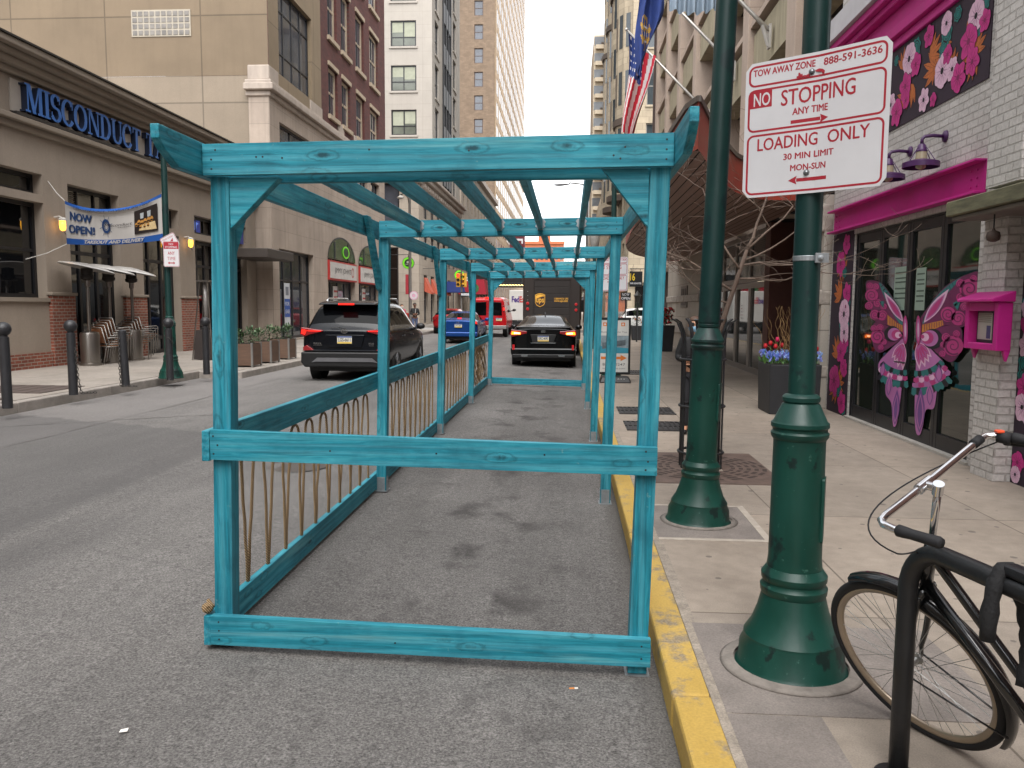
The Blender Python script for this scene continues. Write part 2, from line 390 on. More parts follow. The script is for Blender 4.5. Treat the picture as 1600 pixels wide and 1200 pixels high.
# ================================================================== GROUND
def road_z(x):
    P = [(-30, .02), (-8.1, .12), (-5, .15), (-1.8, .07), (.45, 0), (30, 0)]
    for (a, za), (b, zb) in zip(P, P[1:]):
        if a <= x <= b: return za+(zb-za)*(x-a)/(b-a)
    return 0
SWR, SWL = .15, .285       # pavement heights
def asphalt():
    m, t, b = nodes('asphalt'); w = mapping(t)
    sp = t.nodes.new('ShaderNodeSeparateXYZ'); t.links.new(w, sp.inputs[0])
    fine = noise(t, w, 95, 3, .7); mid = noise(t, w, 28, 5, .7); big = noise(t, w, .55, 6, .6); st = noise(t, mapping(t, (1.6, .12, 1)), 1.2, 5)
    vo = t.nodes.new('ShaderNodeTexVoronoi'); vo.inputs['Scale'].default_value = 120; t.links.new(w, vo.inputs['Vector'])
    base = ramp(t, fine, [(.28, (.034, .032, .030)), (.5, (.130, .123, .117)), (.74, (.240, .227, .217))]).outputs[0]
    c = mixc(t, 1, base, ramp(t, mid, [(.3, (.72,)*3), (.7, (1.25,)*3)]).outputs[0], 'MULTIPLY')
    c = mixc(t, 1, c, ramp(t, big, [(.3, (.80,)*3), (.7, (1.16,)*3)]).outputs[0], 'MULTIPLY')
    c = mixc(t, 1, c, ramp(t, st, [(.35, (.86,)*3), (.68, (1.12,)*3)]).outputs[0], 'MULTIPLY')
    # pale aggregate chips
    c = mixc(t, mapr(t, vo.outputs['Distance'], .05, .16, .55, 0), c, (.34, .32, .30))
    # oil stains down the middle of the parking lane
    s1 = noise(t, mapping(t, (1.1, .8, 1)), 1.9, 6, .62)
    lane = math_(t, 'MULTIPLY', mapr(t, math_(t, 'ABSOLUTE', math_(t, 'ADD', sp.outputs[0], .62)), .25, .85, 1, 0), mapr(t, s1, .52, .66, 0, .72))
    c = mixc(t, lane, c, (.032, .029, .028))
    # wheel polished, tar-dark band in the travel lane
    band = mapr(t, math_(t, 'ABSOLUTE', math_(t, 'ADD', sp.outputs[0], 3.55)), .25, .6, .45, 0)
    edge = noise(t, mapping(t, (1.5, .2, 1)), 2, 4)
    c = mixc(t, math_(t, 'MULTIPLY', band, mapr(t, edge, .35, .6, .2, 1)), c, (.062, .060, .060))
    # pale polished strip near the far kerb
    band2 = mapr(t, sp.outputs[0], -6.6, -5.7, .5, 0)
    c = mixc(t, band2, c, (.185, .172, .165))
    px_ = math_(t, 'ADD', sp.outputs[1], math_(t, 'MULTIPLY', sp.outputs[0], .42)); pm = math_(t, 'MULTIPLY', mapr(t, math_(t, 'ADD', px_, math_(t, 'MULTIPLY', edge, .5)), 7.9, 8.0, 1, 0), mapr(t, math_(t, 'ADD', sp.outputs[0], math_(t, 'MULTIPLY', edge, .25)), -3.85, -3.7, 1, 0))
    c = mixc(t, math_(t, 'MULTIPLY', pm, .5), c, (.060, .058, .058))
    # gutter grime
    gm = math_(t, 'MULTIPLY', mapr(t, sp.outputs[0], .30, .44, 0, 1), mapr(t, edge, .35, .65, .25, .9)); c = mixc(t, gm, c, (.05, .045, .04))
    # cracks
    cv = t.nodes.new('ShaderNodeTexVoronoi'); cv.feature = 'DISTANCE_TO_EDGE'; cv.inputs['Scale'].default_value = .33
    wob = mixc(t, .35, w, noise(t, w, 2.5, 5), 'ADD'); t.links.new(wob, cv.inputs['Vector'])
    c = mixc(t, math_(t, 'MULTIPLY', mapr(t, cv.outputs['Distance'], .0, .004, .35, 0), mapr(t, big, .48, .6, 0, 1)), c, (.03, .03, .03))
    t.links.new(c, b.inputs['Base Color']); b.inputs['Roughness'].default_value = .85
    b.inputs['Specular IOR Level'].default_value = .3
    bumpn(t, b, mixc(t, .5, fine, mid), .8, .012)
    return m
def pavement(name, col, jx, jy, ox=0, oy=0, gum=.6):
    m, t, b = nodes(name); w = mapping(t); sp = t.nodes.new('ShaderNodeSeparateXYZ'); t.links.new(w, sp.inputs[0])
    col = s2l(col)
    def joint(sock, s, o, wd):
        f = math_(t, 'ABSOLUTE', math_(t, 'SUBTRACT', math_(t, 'FRACT', math_(t, 'DIVIDE', math_(t, 'ADD', sock, o), s)), .5)); return math_(t, 'LESS_THAN', math_(t, 'MULTIPLY', math_(t, 'SUBTRACT', .5, f), s), wd)
    big = noise(t, w, .7, 7, .65); mid = noise(t, w, 9, 6, .65); fine = noise(t, w, 160, 3)
    br = t.nodes.new('ShaderNodeTexBrick'); br.offset = 0; t.links.new(mapping(t, (1, 1, 1)), br.inputs['Vector'])
    br.inputs['Scale'].default_value = 1; br.inputs['Brick Width'].default_value = jx; br.inputs['Row Height'].default_value = jy; br.inputs['Mortar Size'].default_value = .006
    br.inputs['Color1'].default_value = (.88, .88, .88, 1); br.inputs['Color2'].default_value = (1.08, 1.06, 1.04, 1); br.inputs['Mortar'].default_value = (.45, .43, .41, 1)
    c = mixc(t, 1, br.outputs['Color'], col, 'MULTIPLY')
    c = mixc(t, 1, c, ramp(t, big, [(.3, (.78, .77, .76)), (.7, (1.14,)*3)]).outputs[0], 'MULTIPLY')
    c = mixc(t, 1, c, ramp(t, mid, [(.3, (.86,)*3), (.7, (1.1,)*3)]).outputs[0], 'MULTIPLY')
    c = mixc(t, 1, c, ramp(t, fine, [(.3, (.82,)*3), (.7, (1.15,)*3)]).outputs[0], 'MULTIPLY')
    vo = t.nodes.new('ShaderNodeTexVoronoi'); vo.voronoi_dimensions = '2D'; vo.inputs['Scale'].default_value = 3.1; t.links.new(mapping(t, (1, 1, 0)), vo.inputs['Vector'])
    sc = t.nodes.new('ShaderNodeSeparateColor'); t.links.new(vo.outputs['Color'], sc.inputs[0])
    lim = math_(t, 'MULTIPLY', math_(t, 'SUBTRACT', sc.outputs[0], .3), .115)
    g = math_(t, 'LESS_THAN', vo.outputs['Distance'], lim)
    c = mixc(t, math_(t, 'MULTIPLY', g, gum), c, (.05, .045, .042))
    t.links.new(c, b.inputs['Base Color']); b.inputs['Roughness'].default_value = .82
    bumpn(t, b, mixc(t, .5, fine, math_(t, 'SUBTRACT', 1, br.outputs['Fac'])), .35, .006)
    return m
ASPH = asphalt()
PAVE = pavement('pavement_concrete', '#94897d', 1.62, 2.05)
PAVEL = pavement('far_pavement_concrete', '#8f8880', 1.5, 1.5, gum=.3)
def kerb_paint():
    m, t, b = nodes('kerb_yellow_paint'); w = mapping(t)
    n = noise(t, w, 7, 8, .7); n2 = noise(t, w, 90, 3); n3 = noise(t, mapping(t, (1, .3, 1)), 2.1, 5)
    conc = ramp(t, n2, [(.3, (.12, .105, .09)), (.7, (.24, .21, .18))]).outputs[0]
    yel = mixc(t, mapr(t, n3, .3, .7, 0, 1), (.38, .24, .045), (.52, .345, .085))
    worn = mapr(t, mixc(t, .45, n, n3), .53, .60, 0, .8)
    c = mixc(t, worn, yel, conc)
    c = mixc(t, 1, c, ramp(t, n2, [(.3, (.85,)*3), (.7, (1.1,)*3)]).outputs[0], 'MULTIPLY')
    t.links.new(c, b.inputs['Base Color']); b.inputs['Roughness'].default_value = .7; bumpn(t, b, n, .4, .01); return m
KY = kerb_paint()
GRAN = M('granite_kerb', '#8a837c', .75, var=.25, vs=5, bump=.3, grain=.2)
g = MB(); g.flat([(-1500,-300),(1500,-300),(1500,2500),(-1500,2500)], lambda u, v, d: (u, v, d), -.16)
struct(g.build('ground', M('ground_far', '#6a6661', .9)))
g = MB(); xs = [-8.1+.2*i for i in range(0, 43)]+[.45]
ys = [-6, 0, 5, 12, 25, 50, 61, 120, 400]
vv = [(x, y, road_z(x)) for y in ys for x in xs]; n = len(xs)
g.add(vv, [(j*n+i, j*n+i+1, (j+1)*n+i+1, (j+1)*n+i) for j in range(len(ys)-1) for i in range(n-1)])
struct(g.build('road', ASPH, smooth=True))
g = MB(); g.flat([(-70, 50.5), (-8.1, 50.5), (-8.1, 60.5), (-70, 60.5)], lambda u, v, d: (u, v, .118), 0); struct(g.build('side_street', ASPH))
# crosswalk bars over the side street
CW = M('crosswalk_white', '#c9c6c0', .7, var=.2, vs=6)
g = MB()
for y0 in (51.2, 53.6, 56, 58.4): g.box(-10.6, -8.5, y0, y0+.6, .11, .124)
struct(g.build('crosswalk_marking', CW))
# right kerb and pavement
def kerb(name, mat, x0, x1, y0, y1, ztop, zb):
    g = MB(); y = y0
    while y < y1:
        L_ = min(2.4, y1-y); j = random.uniform(-.003, .003); g.box(x0+j, x1, y, y+L_-.006, zb, ztop+j); y += L_
    return struct(g.build(name, mat, bevel=.018, seg=2))
kerb('kerb_right', KY, .45, .635, -4, 50, .147, -.14)
kerb('kerb_right_far', GRAN, .45, .635, 61, 300, .147, -.14)
kerb('kerb_left', GRAN, -8.28, -8.1, 4, 50, SWL-.003, 0)
kerb('kerb_left_far', GRAN, -8.28, -8.1, 61, 300, SWL-.003, 0)
g = MB(); g.box(.635, 6.5, -4, 50.2, -.14, SWR); struct(g.build('pavement_right', PAVE))
g = MB(); g.box(.635, 6.5, 60.8, 300, -.14, SWR); struct(g.build('pavement_right_far', PAVE))
g = MB(); g.flat([(.45, 50.2), (70, 50.2), (70, 60.8), (.45, 60.8)], lambda u, v, d: (u, v, .004), 0); struct(g.build('side_street_right', ASPH))
g = MB(); g.box(-12.6, -8.28, 4, 50.3, -.1, SWL); struct(g.build('pavement_left', PAVEL))
g = MB(); g.box(-8.1, -7.30, 17.2, 26, -.1, SWL-.002); struct(g.build('pavement_bump_out', PAVEL)); g = MB(); g.box(-7.30, -7.12, 17.02, 26, 0, SWL-.004); struct(g.build('kerb_left_bump_out', GRAN, bevel=.02)); g = MB(); g.box(-8.1, -7.3, 17.02, 17.2, 0, SWL-.004); struct(g.build('kerb_left_bump_out', GRAN, bevel=.02))
g = MB(); g.box(-12.6, -8.28, 60.7, 300, -.1, SWL); struct(g.build('pavement_left_far', PAVEL))
# dark slate patches round the lamp bases, brick gutter seam
SLATE = M('slate_patch', '#78706a', .8, var=.25, vs=4, bump=.3, grain=.2)
PALE = M('mortar_edge', '#a59b8f', .85, var=.2, vs=12)
def patch(x0, x1, y0, y1, rim=False):
    g = MB(); g.box(x0, x1, y0, y1, SWR-.05, SWR+.004)
    struct(g.build('paving_patch', SLATE))
    if rim:
        for a in ((x0, x1+.05, y0-.05, y0), (x0, x1+.05, y1, y1+.04), (x1, x1+.05, y0, y1)):
            r = MB(); r.box(*a, SWR-.05, SWR+.006); struct(r.build('patch_mortar', PALE))
patch(.64, 1.36, 5.45, 6.35, True); patch(.64, 1.75, 3.05, 3.95); patch(.64, 1.0, 2.2, 3.04)
g = MB(); g.box(.60, .66, -4, 50, SWR-.05, SWR+.003); struct(g.build('kerb_joint', M('old_mortar', '#8d8377', .9, var=.3, vs=14, grain=.25)))
# tar seams and patched trench in the roadway
SEAM = M('tar_seam', '#5e5a58', .6, var=.3, vs=8)
def ribbon(name, pts, w, mat, wob=.02):
    g = MB(); vs = []; fs = []; P = []
    for (xa, ya), (xb, yb) in zip(pts, pts[1:]):
        for k in range(24): P.append((xa+(xb-xa)*k/24, ya+(yb-ya)*k/24))
    for i, (x, y) in enumerate(P):
        a = Vector((P[min(i+1, len(P)-1)][0]-P[max(i-1, 0)][0], P[min(i+1, len(P)-1)][1]-P[max(i-1, 0)][1])).normalized(); nn = Vector((-a.y, a.x)); ww = w*random.uniform(.5, 1.25)
        for s_ in (-1, 1):
            q = Vector((x, y))+nn*s_*ww/2+nn*random.uniform(-wob, wob); vs.append((q.x, q.y, road_z(q.x)+.004))
    fs = [(2*i, 2*i+1, 2*i+3, 2*i+2) for i in range(len(P)-1)]
    g.add(vs, fs); struct(g.build(name, mat))
ribbon('road_seam', [(-6.3, 3), (-6.2, 12), (-6.4, 26)], .02, SEAM)
ribbon('road_seam', [(-8.0, 9.5), (-5.4, 11.0), (-4.6, 11.2)], .02, SEAM)
# side brown cellar plates on the far pavement
for i, (x0, x1, y0, y1) in enumerate(((-9.9, -8.5, 10.2, 11.6), (-9.9, -8.5, 12.3, 13.5))):
    g = MB(); g.box(x0, x1, y0, y1, SWL-.02, SWL+.012)
    for k in range(5): g.box(x0+.05+.27*k, x0+.07+.27*k, y0+.04, y1-.04, SWL+.012, SWL+.016)
    o = g.build('cellar_plate', M('rusty_plate', '#4d423d', .7, var=.3, vs=6, bump=.3), loc=((x0+x1)/2, (y0+y1)/2, SWL))
    tag(o, ['brown steel cellar plate in far pavement beside the nearest round-topped bollard', 'brown steel cellar plate between the second bollard and the ball-less leaning one'][i], 'cellar plate', 'cellar plates in the far pavement')
# dark grates in the near pavement
GR = M('dark_grate', '#3c3b3b', .55, metal=.4, var=.25, vs=7)
for i, (x0, x1, y0, y1) in enumerate(((.78, 1.62, 10.3, 11.1), (.78, 1.62, 11.9, 12.7), (1.15, 1.95, 19.0, 20.2))):
    g = MB(); g.box(x0, x1, y0, y1, SWR-.03, SWR+.004)
    for k in range(13): x = x0+.02+(x1-x0-.05)*k/12; g.box(x, x+.025, y0+.02, y1-.02, SWR+.004, SWR+.014)
    g.box(x0, x1, y0, y0+.02, SWR+.004, SWR+.016); g.box(x0, x1, y1-.02, y1, SWR+.004, SWR+.016); g.box(x0, x1, (y0+y1)/2-.02, (y0+y1)/2+.02, SWR+.004, SWR+.016)
    o = g.build('pavement_grate', GR, loc=((x0+x1)/2, (y0+y1)/2, SWR))
    tag(o, ['dark metal pavement grate nearest the tree pit, lower of the adjoining pair', 'dark metal pavement grate, upper of the adjoining pair behind the pergola post', 'dark metal pavement grate lying beyond the foot of the poster stand'][i], 'grate', 'dark grates in the near pavement')
# manhole seen through the ropes
g = MB(); g.lathe([(.001, 0), (.26, 0), (.27, .003), (.31, .003), (.315, 0)], (-2.75, 7.9, road_z(-2.75)+.004), 32, cap=False)
o = g.build('manhole_cover', M('iron_cover', '#55504c', .6, metal=.5, var=.3, vs=9), loc=(-2.75, 7.9, .1)); tag(o, 'round iron manhole cover in the roadway seen through the pergola ropes', 'manhole cover')
# cigarette end and scraps of litter
g = MB(); c0 = PY(893, 1085, 3.55); x0, y0 = c0.x, 3.48
g.m = 0; g.tube([(x0-.012, y0, .012), (x0+.012, y0+.004, .012)], .0055, 8); g.m = 1; g.tube([(x0+.012, y0+.004, .012), (x0+.028, y0+.007, .012)], .0056, 8)
o = g.build('cigarette_end', [M('filter_orange', '#c07a3a', .8), M('paper_white', '#ddd8d0', .8)], smooth=True, loc=(x0, y0, 0)); tag(o, 'orange tipped cigarette end on the asphalt in front of the pergola', 'cigarette end')
for i, (px, py) in enumerate(((285, 1163), (105, 640+88), (195, 895), (925, 640))):
    pass
g = MB(); x0, y0 = -1.72, 2.85; g.add([(x0, y0, .075), (x0+.03, y0+.006, .077), (x0+.026, y0+.024, .082), (x0-.003, y0+.018, .077)], [(0, 1, 2, 3)])
o = g.build('paper_scrap', M('paper_white', '#ddd8d0', .8), loc=(x0, y0, .07)); tag(o, 'tiny scrap of white paper on the asphalt before the pergola corner', 'litter')

# ================================================================== PERGOLA
WX, WY, WZ = wood('x'), wood('y'), wood('z')
STEEL = M('galvanised_steel', '#9a9fa2', .45, metal=.7, var=.2, vs=20)
SCREW = M('dark_screw', '#16282c', .5)
pg = T('timber_pergola', 'long teal stained timber pergola standing in the parking lane beside the yellow kerb', 'pergola', (-.65, 3.7, .03))
BY = [3.70+3.3*i for i in range(5)]
def lpost(z): k = (z-.07)/2.25; return -1.655+.045*k            # centre x of the left posts at height z
def rpost(z): k = (z-.0)/2.32; return .345+.055*k
PW = .089
zl_top, zr_top = 2.318, 2.35
for i, y in enumerate(BY):
    for side, fx, zb, zt in (('l', lpost, .07, zl_top), ('r', rpost, .0, zr_top)):
        zb_ = zb+.012
        g = MB(); a, b = fx(zb_), fx(zt)
        h = PW/2; g.hexa([(a-h, y-h, zb_), (a+h, y-h, zb_), (a+h, y+h, zb_), (a-h, y+h, zb_)], [(b-h, y-h, zt), (b+h, y-h, zt), (b+h, y+h, zt), (b-h, y+h, zt)])
        g.build('post', WZ, pg, bevel=.004, seg=2)
        if not (i == 0 and side == 'l'):
            s = MB(); sg = 1 if side == 'l' else -1; xx = a+sg*(h+.002)
            s.box(xx-.0015, xx+.0015, y-.036, y+.036, zb+.003, zb+.135)
            s.box(a-h-.012, a+h+.012, y-h-.012, y+h+.03, zb+.003, zb+.011)
            if i: s.box(a-.036, a+.036, y-h-.004, y-h-.001, zb+.003, zb+.135)
            for k in (.04, .1): s.tube([(xx+sg*.001, y, zb+k), (xx+sg*.006, y, zb+k)], .007, 6)
            s.build('post_base', STEEL, pg)
def board_x(name, y0, y1, xl, xr, zl0, zl1, zr0, zr1, scr=()):
    g = MB(); g.hexa([(xl, y0, zl0), (xr, y0, zr0), (xr, y1, zr0), (xl, y1, zl0)], [(xl, y0, zl1), (xr, y0, zr1), (xr, y1, zr1), (xl, y1, zl1)])
    for x, k in scr:
        f = (x-xl)/(xr-xl); z = (zl0+(zr0-zl0)*f)*(1-k)+(zl1+(zr1-zl1)*f)*k; g.tube([(x, y0+.001, z), (x, y0-.001, z)], .005, 8, m=1)
    return g.build(name, [WX, SCREW], pg, bevel=.004, seg=2)
yf0, yf1 = BY[0]-PW/2-.039, BY[0]-PW/2-.001
# front frame : top beam, second beam behind the posts, mid rail, low rail
scs = [(-1.63, .2), (-1.63, .5), (-1.61, .8), (-1.42, .55), (-1.39, .55), (-1.3, .5), (.42, .2), (.42, .5), (.42, .8), (.24, .6), (.19, .35), (.22, .25), (-.9, .7), (-.45, .6)]
board_x('top_beam', yf0, yf1, -1.672, .452, 2.318, 2.458, 2.350, 2.491, scs)
board_x('top_beam', BY[0]+PW/2+.001, BY[0]+PW/2+.039, -1.672, .452, 2.300, 2.450, 2.318, 2.470)
board_x('mid_rail', yf0, yf1, -1.676, .412, 1.003, 1.144, .968, 1.098, [(-1.66, .2), (-1.66, .8), (-1.64, .5), (.36, .2), (.37, .5), (.36, .85), (-1.1, .45), (-.6, .5), (-.1, .6)])
board_x('low_rail', yf0, yf1, -1.700, .402, .096, .240, .062, .195, [(-1.66, .2), (-1.66, .5), (-1.66, .8), (.36, .3), (.36, .75), (-.8, .4)])
# far end frame
ye = BY[4]
board_x('low_rail', ye+PW/2+.001, ye+PW/2+.039, -1.697, .40, .10, .235, .05, .185)
# cross beams over each pair of posts
for i in range(1, 5):
    y = BY[i]
    board_x('cross_beam', y-PW/2-.039, y-PW/2-.001, -1.640, .452, 2.322, 2.462, 2.352, 2.493, [(-1.58, .3), (-1.58, .7), (.4, .3), (.4, .7)])
    if i < 4: board_x('cross_beam', y+PW/2+.001, y+PW/2+.039, -1.640, .452, 2.330, 2.455, 2.352, 2.478)
# side headers with cut tails
for fx, x0, z0, z1 in ((-1, -1.712, 2.316, 2.466), (1, .454, 2.350, 2.500)):
    g = MB(); yA, yB = (3.235 if fx < 0 else 3.19), BY[4]+.5; dz = z1-z0
    prof = [(yA, z1), (yA, z0+dz*.62), (yA+.05, z0+dz*.36), (yA+.17, z0), (yB-.17, z0), (yB, z0+dz*.55), (yB, z1)]
    g.prism(prof, lambda u, v, d: (x0+d, u, v), 0, .038)
    g.build('side_header', WY, pg, bevel=.004, seg=2)
# rafters and joist hangers
def beamtop(x): return 2.462+(x+1.64)/2.09*.031
for k in range(5):
    x = -1.64+2.09*(k+1)/6
    zt = beamtop(x)
    for i in range(4):
        y0 = BY[i]+(PW/2+.041); y1 = BY[i+1]-PW/2-.041
        g = MB(); g.box(x-.019, x+.019, y0, y1, zt-.096, zt-.004); g.build('rafter', WY, pg, bevel=.003, seg=1)
        h = MB()
        for s_ in (-1, 1):
            h.box(x+s_*.0205, x+s_*.0225, y1-.045, y1-.001, zt-.1, zt-.02)
            h.prism([(0, -.085), (.022, -.07), (.014, -.05), (.026, -.03), (.012, -.012), (0, -.006)], lambda u, v, d: (x+s_*(.0215+u), y1-d, zt+v), .0005, .003)
        h.box(x-.0215, x+.0215, y1-.045, y1-.001, zt-.1, zt-.098)
        h.build('joist_hanger', STEEL, pg)
# long rails on the street side (outer face of the left posts)
for nm, z0, z1 in (('side_rail', .995, 1.140), ('bottom_rail', .092, .238)):
    for i in range(4):
        ya = yf0 if i == 0 else BY[i]+.001; yb = BY[i+1] if i < 3 else BY[4]+PW/2
        zm = (z0+z1)/2; xo = lpost(zm)-PW/2-.0395; lean = .02*(z1-z0)
        g = MB(); g.hexa([(xo, ya, z0), (xo+.038, ya, z0), (xo+.038, yb, z0), (xo, yb, z0)], [(xo+lean, ya, z1), (xo+.038+lean, ya, z1), (xo+.038+lean, yb, z1), (xo+lean, yb, z1)])
        g.build(nm, WY, pg, bevel=.004, seg=2)
# corner gussets across the end frames
def gusset(y0, y1, x, z, s_, a=.235, bz=.235):
    g = MB(); pr = [(0, -.012), (.012, 0), (a, 0), (a*.93, -.02), (.02, -bz*.93), (0, -bz)]
    g.prism([(x+s_*u, z+v) for u, v in pr], lambda u, v, d: (u, d, v), y0, y1); return g.build('corner_brace', WX, pg, bevel=.003)
gusset(BY[0]-.042, BY[0]+.02, lpost(2.2)+PW/2+.001, 2.316, 1); gusset(BY[0]-.042, BY[0]-.004, rpost(2.2)-PW/2-.001, 2.348, -1, .21, .26)
gusset(BY[4]-.03, BY[4]+.02, lpost(2.2)+PW/2+.001, 2.320, 1, .26, .26); gusset(BY[4]-.03, BY[4]+.02, rpost(2.2)-PW/2-.001, 2.350, -1, .26, .26)
# knee braces along the street side
for i in range(5):
    y = BY[i]
    for s_ in ((1,) if i == 0 else (-1,) if i == 4 else (-1,)):
        g = MB(); xi = -1.672
        pr = [(y+s_*(PW/2+.001), 1.86), (y+s_*(PW/2+.003), 1.99), (y+s_*.40, 2.462), (y+s_*.52, 2.462), (y+s_*(PW/2+.06), 1.875)]
        g.prism(pr, lambda u, v, d: (xi+d, u, v), .003, .041); g.build('knee_brace', WY, pg, bevel=.003)
# ropes laced between the long rails
def rope_mat():
    m, t, b = nodes('manila_rope'); w = mapping(t, (1, 1, 1))
    wv = t.nodes.new('ShaderNodeTexWave'); wv.bands_direction = 'DIAGONAL'; wv.inputs['Scale'].default_value = 42; wv.inputs['Distortion'].default_value = 1.5; t.links.new(w, wv.inputs['Vector'])
    n = noise(t, w, 60, 4)
    c = mixc(t, wv.outputs['Fac'], s2l('#5e4a32'), s2l('#c4a67c')); c = mixc(t, mapr(t, n, .3, .7, 0, .4), c, s2l('#745a3e'))
    t.links.new(c, b.inputs['Base Color']); b.inputs['Roughness'].default_value = .9; bumpn(t, b, wv.outputs['Fac'], 1, .006); return m
ROPE = rope_mat()
for i in range(3):
    y0, y1 = BY[i]+.12, BY[i+1]-.1; n = 11; dy = (y1-y0)/(n-.5); pts = []
    for k in range(n):
        yb = y0+dy*k; j = random.uniform(-.012, .012)
        xb = lpost(.24)-PW/2-.02; xt = lpost(1.0)-PW/2-.02
        pts += [(xb, yb-.008, .245), (xb, yb, .226), (xb, yb+.008, .245)]
        if k < n-1:
            ya, yc = yb+dy*.26+j, yb+dy*.74+j
            for q in range(1, 6): f = q/6; pts.append((xb+(xt-xb)*f+random.uniform(-.003, .003), yb+(ya-yb)*f+math.sin(f*3.1)*.006*random.uniform(-1, 1), .245+(.93-.245)*f))
            for q in range(7): a = math.pi*(1-q/6); pts.append((xt, (ya+yc)/2+math.cos(a)*(yc-ya)/2, .93+math.sin(a)*.055))
            for q in range(1, 6): f = 1-q/6; pts.append((xb+(xt-xb)*f+random.uniform(-.003, .003), yb+dy+(yc-yb-dy)*f+math.sin(f*3.1)*.006*random.uniform(-1, 1), .245+(.93-.245)*f))
    g = MB(); g.tube(pts, .0085, 7); g.build('rope', ROPE, pg, smooth=True)
for k in range(5):      # the slack, tangled end bay
    pts = []; y0, y1 = BY[3]+.2, BY[4]-.15; xt = lpost(.6)-PW/2-.02; ph = random.uniform(0, 6)
    for q in range(90):
        f = q/89; pts.append((xt+.03*math.sin(q*.3+k), y0+(y1-y0)*(.5+.46*math.sin(f*math.pi*(5+k)+ph)*math.cos(f*2.2+k)), .25+.73*abs(math.sin(f*math.pi*(4+k*.5)+k))))
    g = MB(); g.tube(pts, .006, 6); g.build('rope', ROPE, pg, smooth=True)
g = MB(); kx = lpost(.27)-PW/2-.03; g.ball((kx, BY[0]-.055, .268), .027, 10, sc=(1.1, .9, 1)); g.tube([(kx-.02, BY[0]-.05, .25), (kx+.01, BY[0]-.08, .29), (kx+.02, BY[0]-.04, .27), (kx-.01, BY[0]-.03, .30)], .009, 7)
g.build('rope_knot', ROPE, pg, smooth=True)
# ================================================================== LAMP POSTS
def green_paint():
    m, t, b = nodes('green_paint'); w = mapping(t)
    n = noise(t, mapping(t, (1, 1, .5)), 5, 6); n2 = noise(t, w, 30, 5); n3 = noise(t, mapping(t, (2.2, 2.2, 1.6)), 2.3, 5, .55)
    c = ramp(t, n, [(.3, s2l('#08332a')), (.7, s2l('#0d4238'))]).outputs[0]
    c = mixc(t, mapr(t, n3, .575, .60, 0, .8), c, s2l('#0a1717'))
    c = mixc(t, mapr(t, n2, .655, .70, 0, .6), c, s2l('#40665a'))
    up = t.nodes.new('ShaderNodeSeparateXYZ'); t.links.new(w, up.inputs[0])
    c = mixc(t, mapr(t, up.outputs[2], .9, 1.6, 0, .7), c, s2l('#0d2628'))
    t.links.new(c, b.inputs['Base Color']); rm = mapr(t, n, .3, .7, .34, .55); t.links.new(rm, b.inputs['Roughness']); b.inputs['Specular IOR Level'].default_value = .38; bumpn(t, b, mixc(t, .5, n2, n3), .22, .006); return m
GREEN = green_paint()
IRONB = M('black_iron', '#1d1e20', .5, var=.25, vs=9, bump=.1)
def lamp_post(loc, k, ru, label, top=4.6, red=False):
    """base at loc; k scales the tall base, ru = radius of the upper pole"""
    x, y, z = loc; r = T('lamp_post', label, 'lamp post', loc, group='green street lamp posts')
    zc = 1.06*k        # height of the collar
    base = [(.24, 0), (.24, .012), (.226, .03), (.222, .10), (.205, .135), (.206, .15), (.175, .20), (.150, .27), (.138, .32), (.134, .335), (.140, .345), (.142, .37), (.132, .382), (.131, .392), (.138, .402), (.139, .425), (.128, .44), (.118, .455)]
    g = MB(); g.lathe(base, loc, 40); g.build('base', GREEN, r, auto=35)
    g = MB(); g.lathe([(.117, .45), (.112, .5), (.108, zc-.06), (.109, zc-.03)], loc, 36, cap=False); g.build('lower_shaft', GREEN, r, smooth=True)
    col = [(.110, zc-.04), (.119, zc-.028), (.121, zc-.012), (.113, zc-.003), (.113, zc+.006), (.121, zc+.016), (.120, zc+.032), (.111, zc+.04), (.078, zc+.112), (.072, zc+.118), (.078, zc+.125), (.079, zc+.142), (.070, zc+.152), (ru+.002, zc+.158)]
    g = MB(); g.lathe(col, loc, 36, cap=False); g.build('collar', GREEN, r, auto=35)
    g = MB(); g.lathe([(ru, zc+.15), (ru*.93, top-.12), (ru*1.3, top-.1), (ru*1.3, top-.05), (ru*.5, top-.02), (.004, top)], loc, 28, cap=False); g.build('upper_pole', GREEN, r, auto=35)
    g = MB(); a = R(-20)
    pr = rrect(-.045, .045, -.14, .14, .01, 3)
    g.prism(pr, lambda u, v, d: (x+math.cos(a)*(.1095+d)-math.sin(a)*u, y+math.sin(a)*(.1095+d)+math.cos(a)*u-.0, z+.72*k+v), -.008, .003); g.build('hand_hole_cover', GREEN, r)
    if red:
        q = MB(); pts = [(R(196), .10), (R(204), .13), (R(210), .22), (R(202), .24), (R(196), .19)]
        rad = lambda zz: .222 if zz < .11 else (.205 if zz < .16 else .185 if zz < .2 else .165)
        q.add([(x+math.cos(a_)*(rad(zz)+.002), y+math.sin(a_)*(rad(zz)+.002), z+zz) for a_, zz in pts], [tuple(range(5))]); q.build('red_mark', M('red_mark', '#a3201f', .6), r)
    return r
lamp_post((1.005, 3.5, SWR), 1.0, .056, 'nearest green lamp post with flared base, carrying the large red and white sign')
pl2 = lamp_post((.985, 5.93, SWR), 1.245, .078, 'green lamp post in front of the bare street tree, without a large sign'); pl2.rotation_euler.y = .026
lamp_post((1.0, 18.5, SWR), 1.2, .06, 'far green lamp post by the poster stand beyond the pergola', top=5.2)
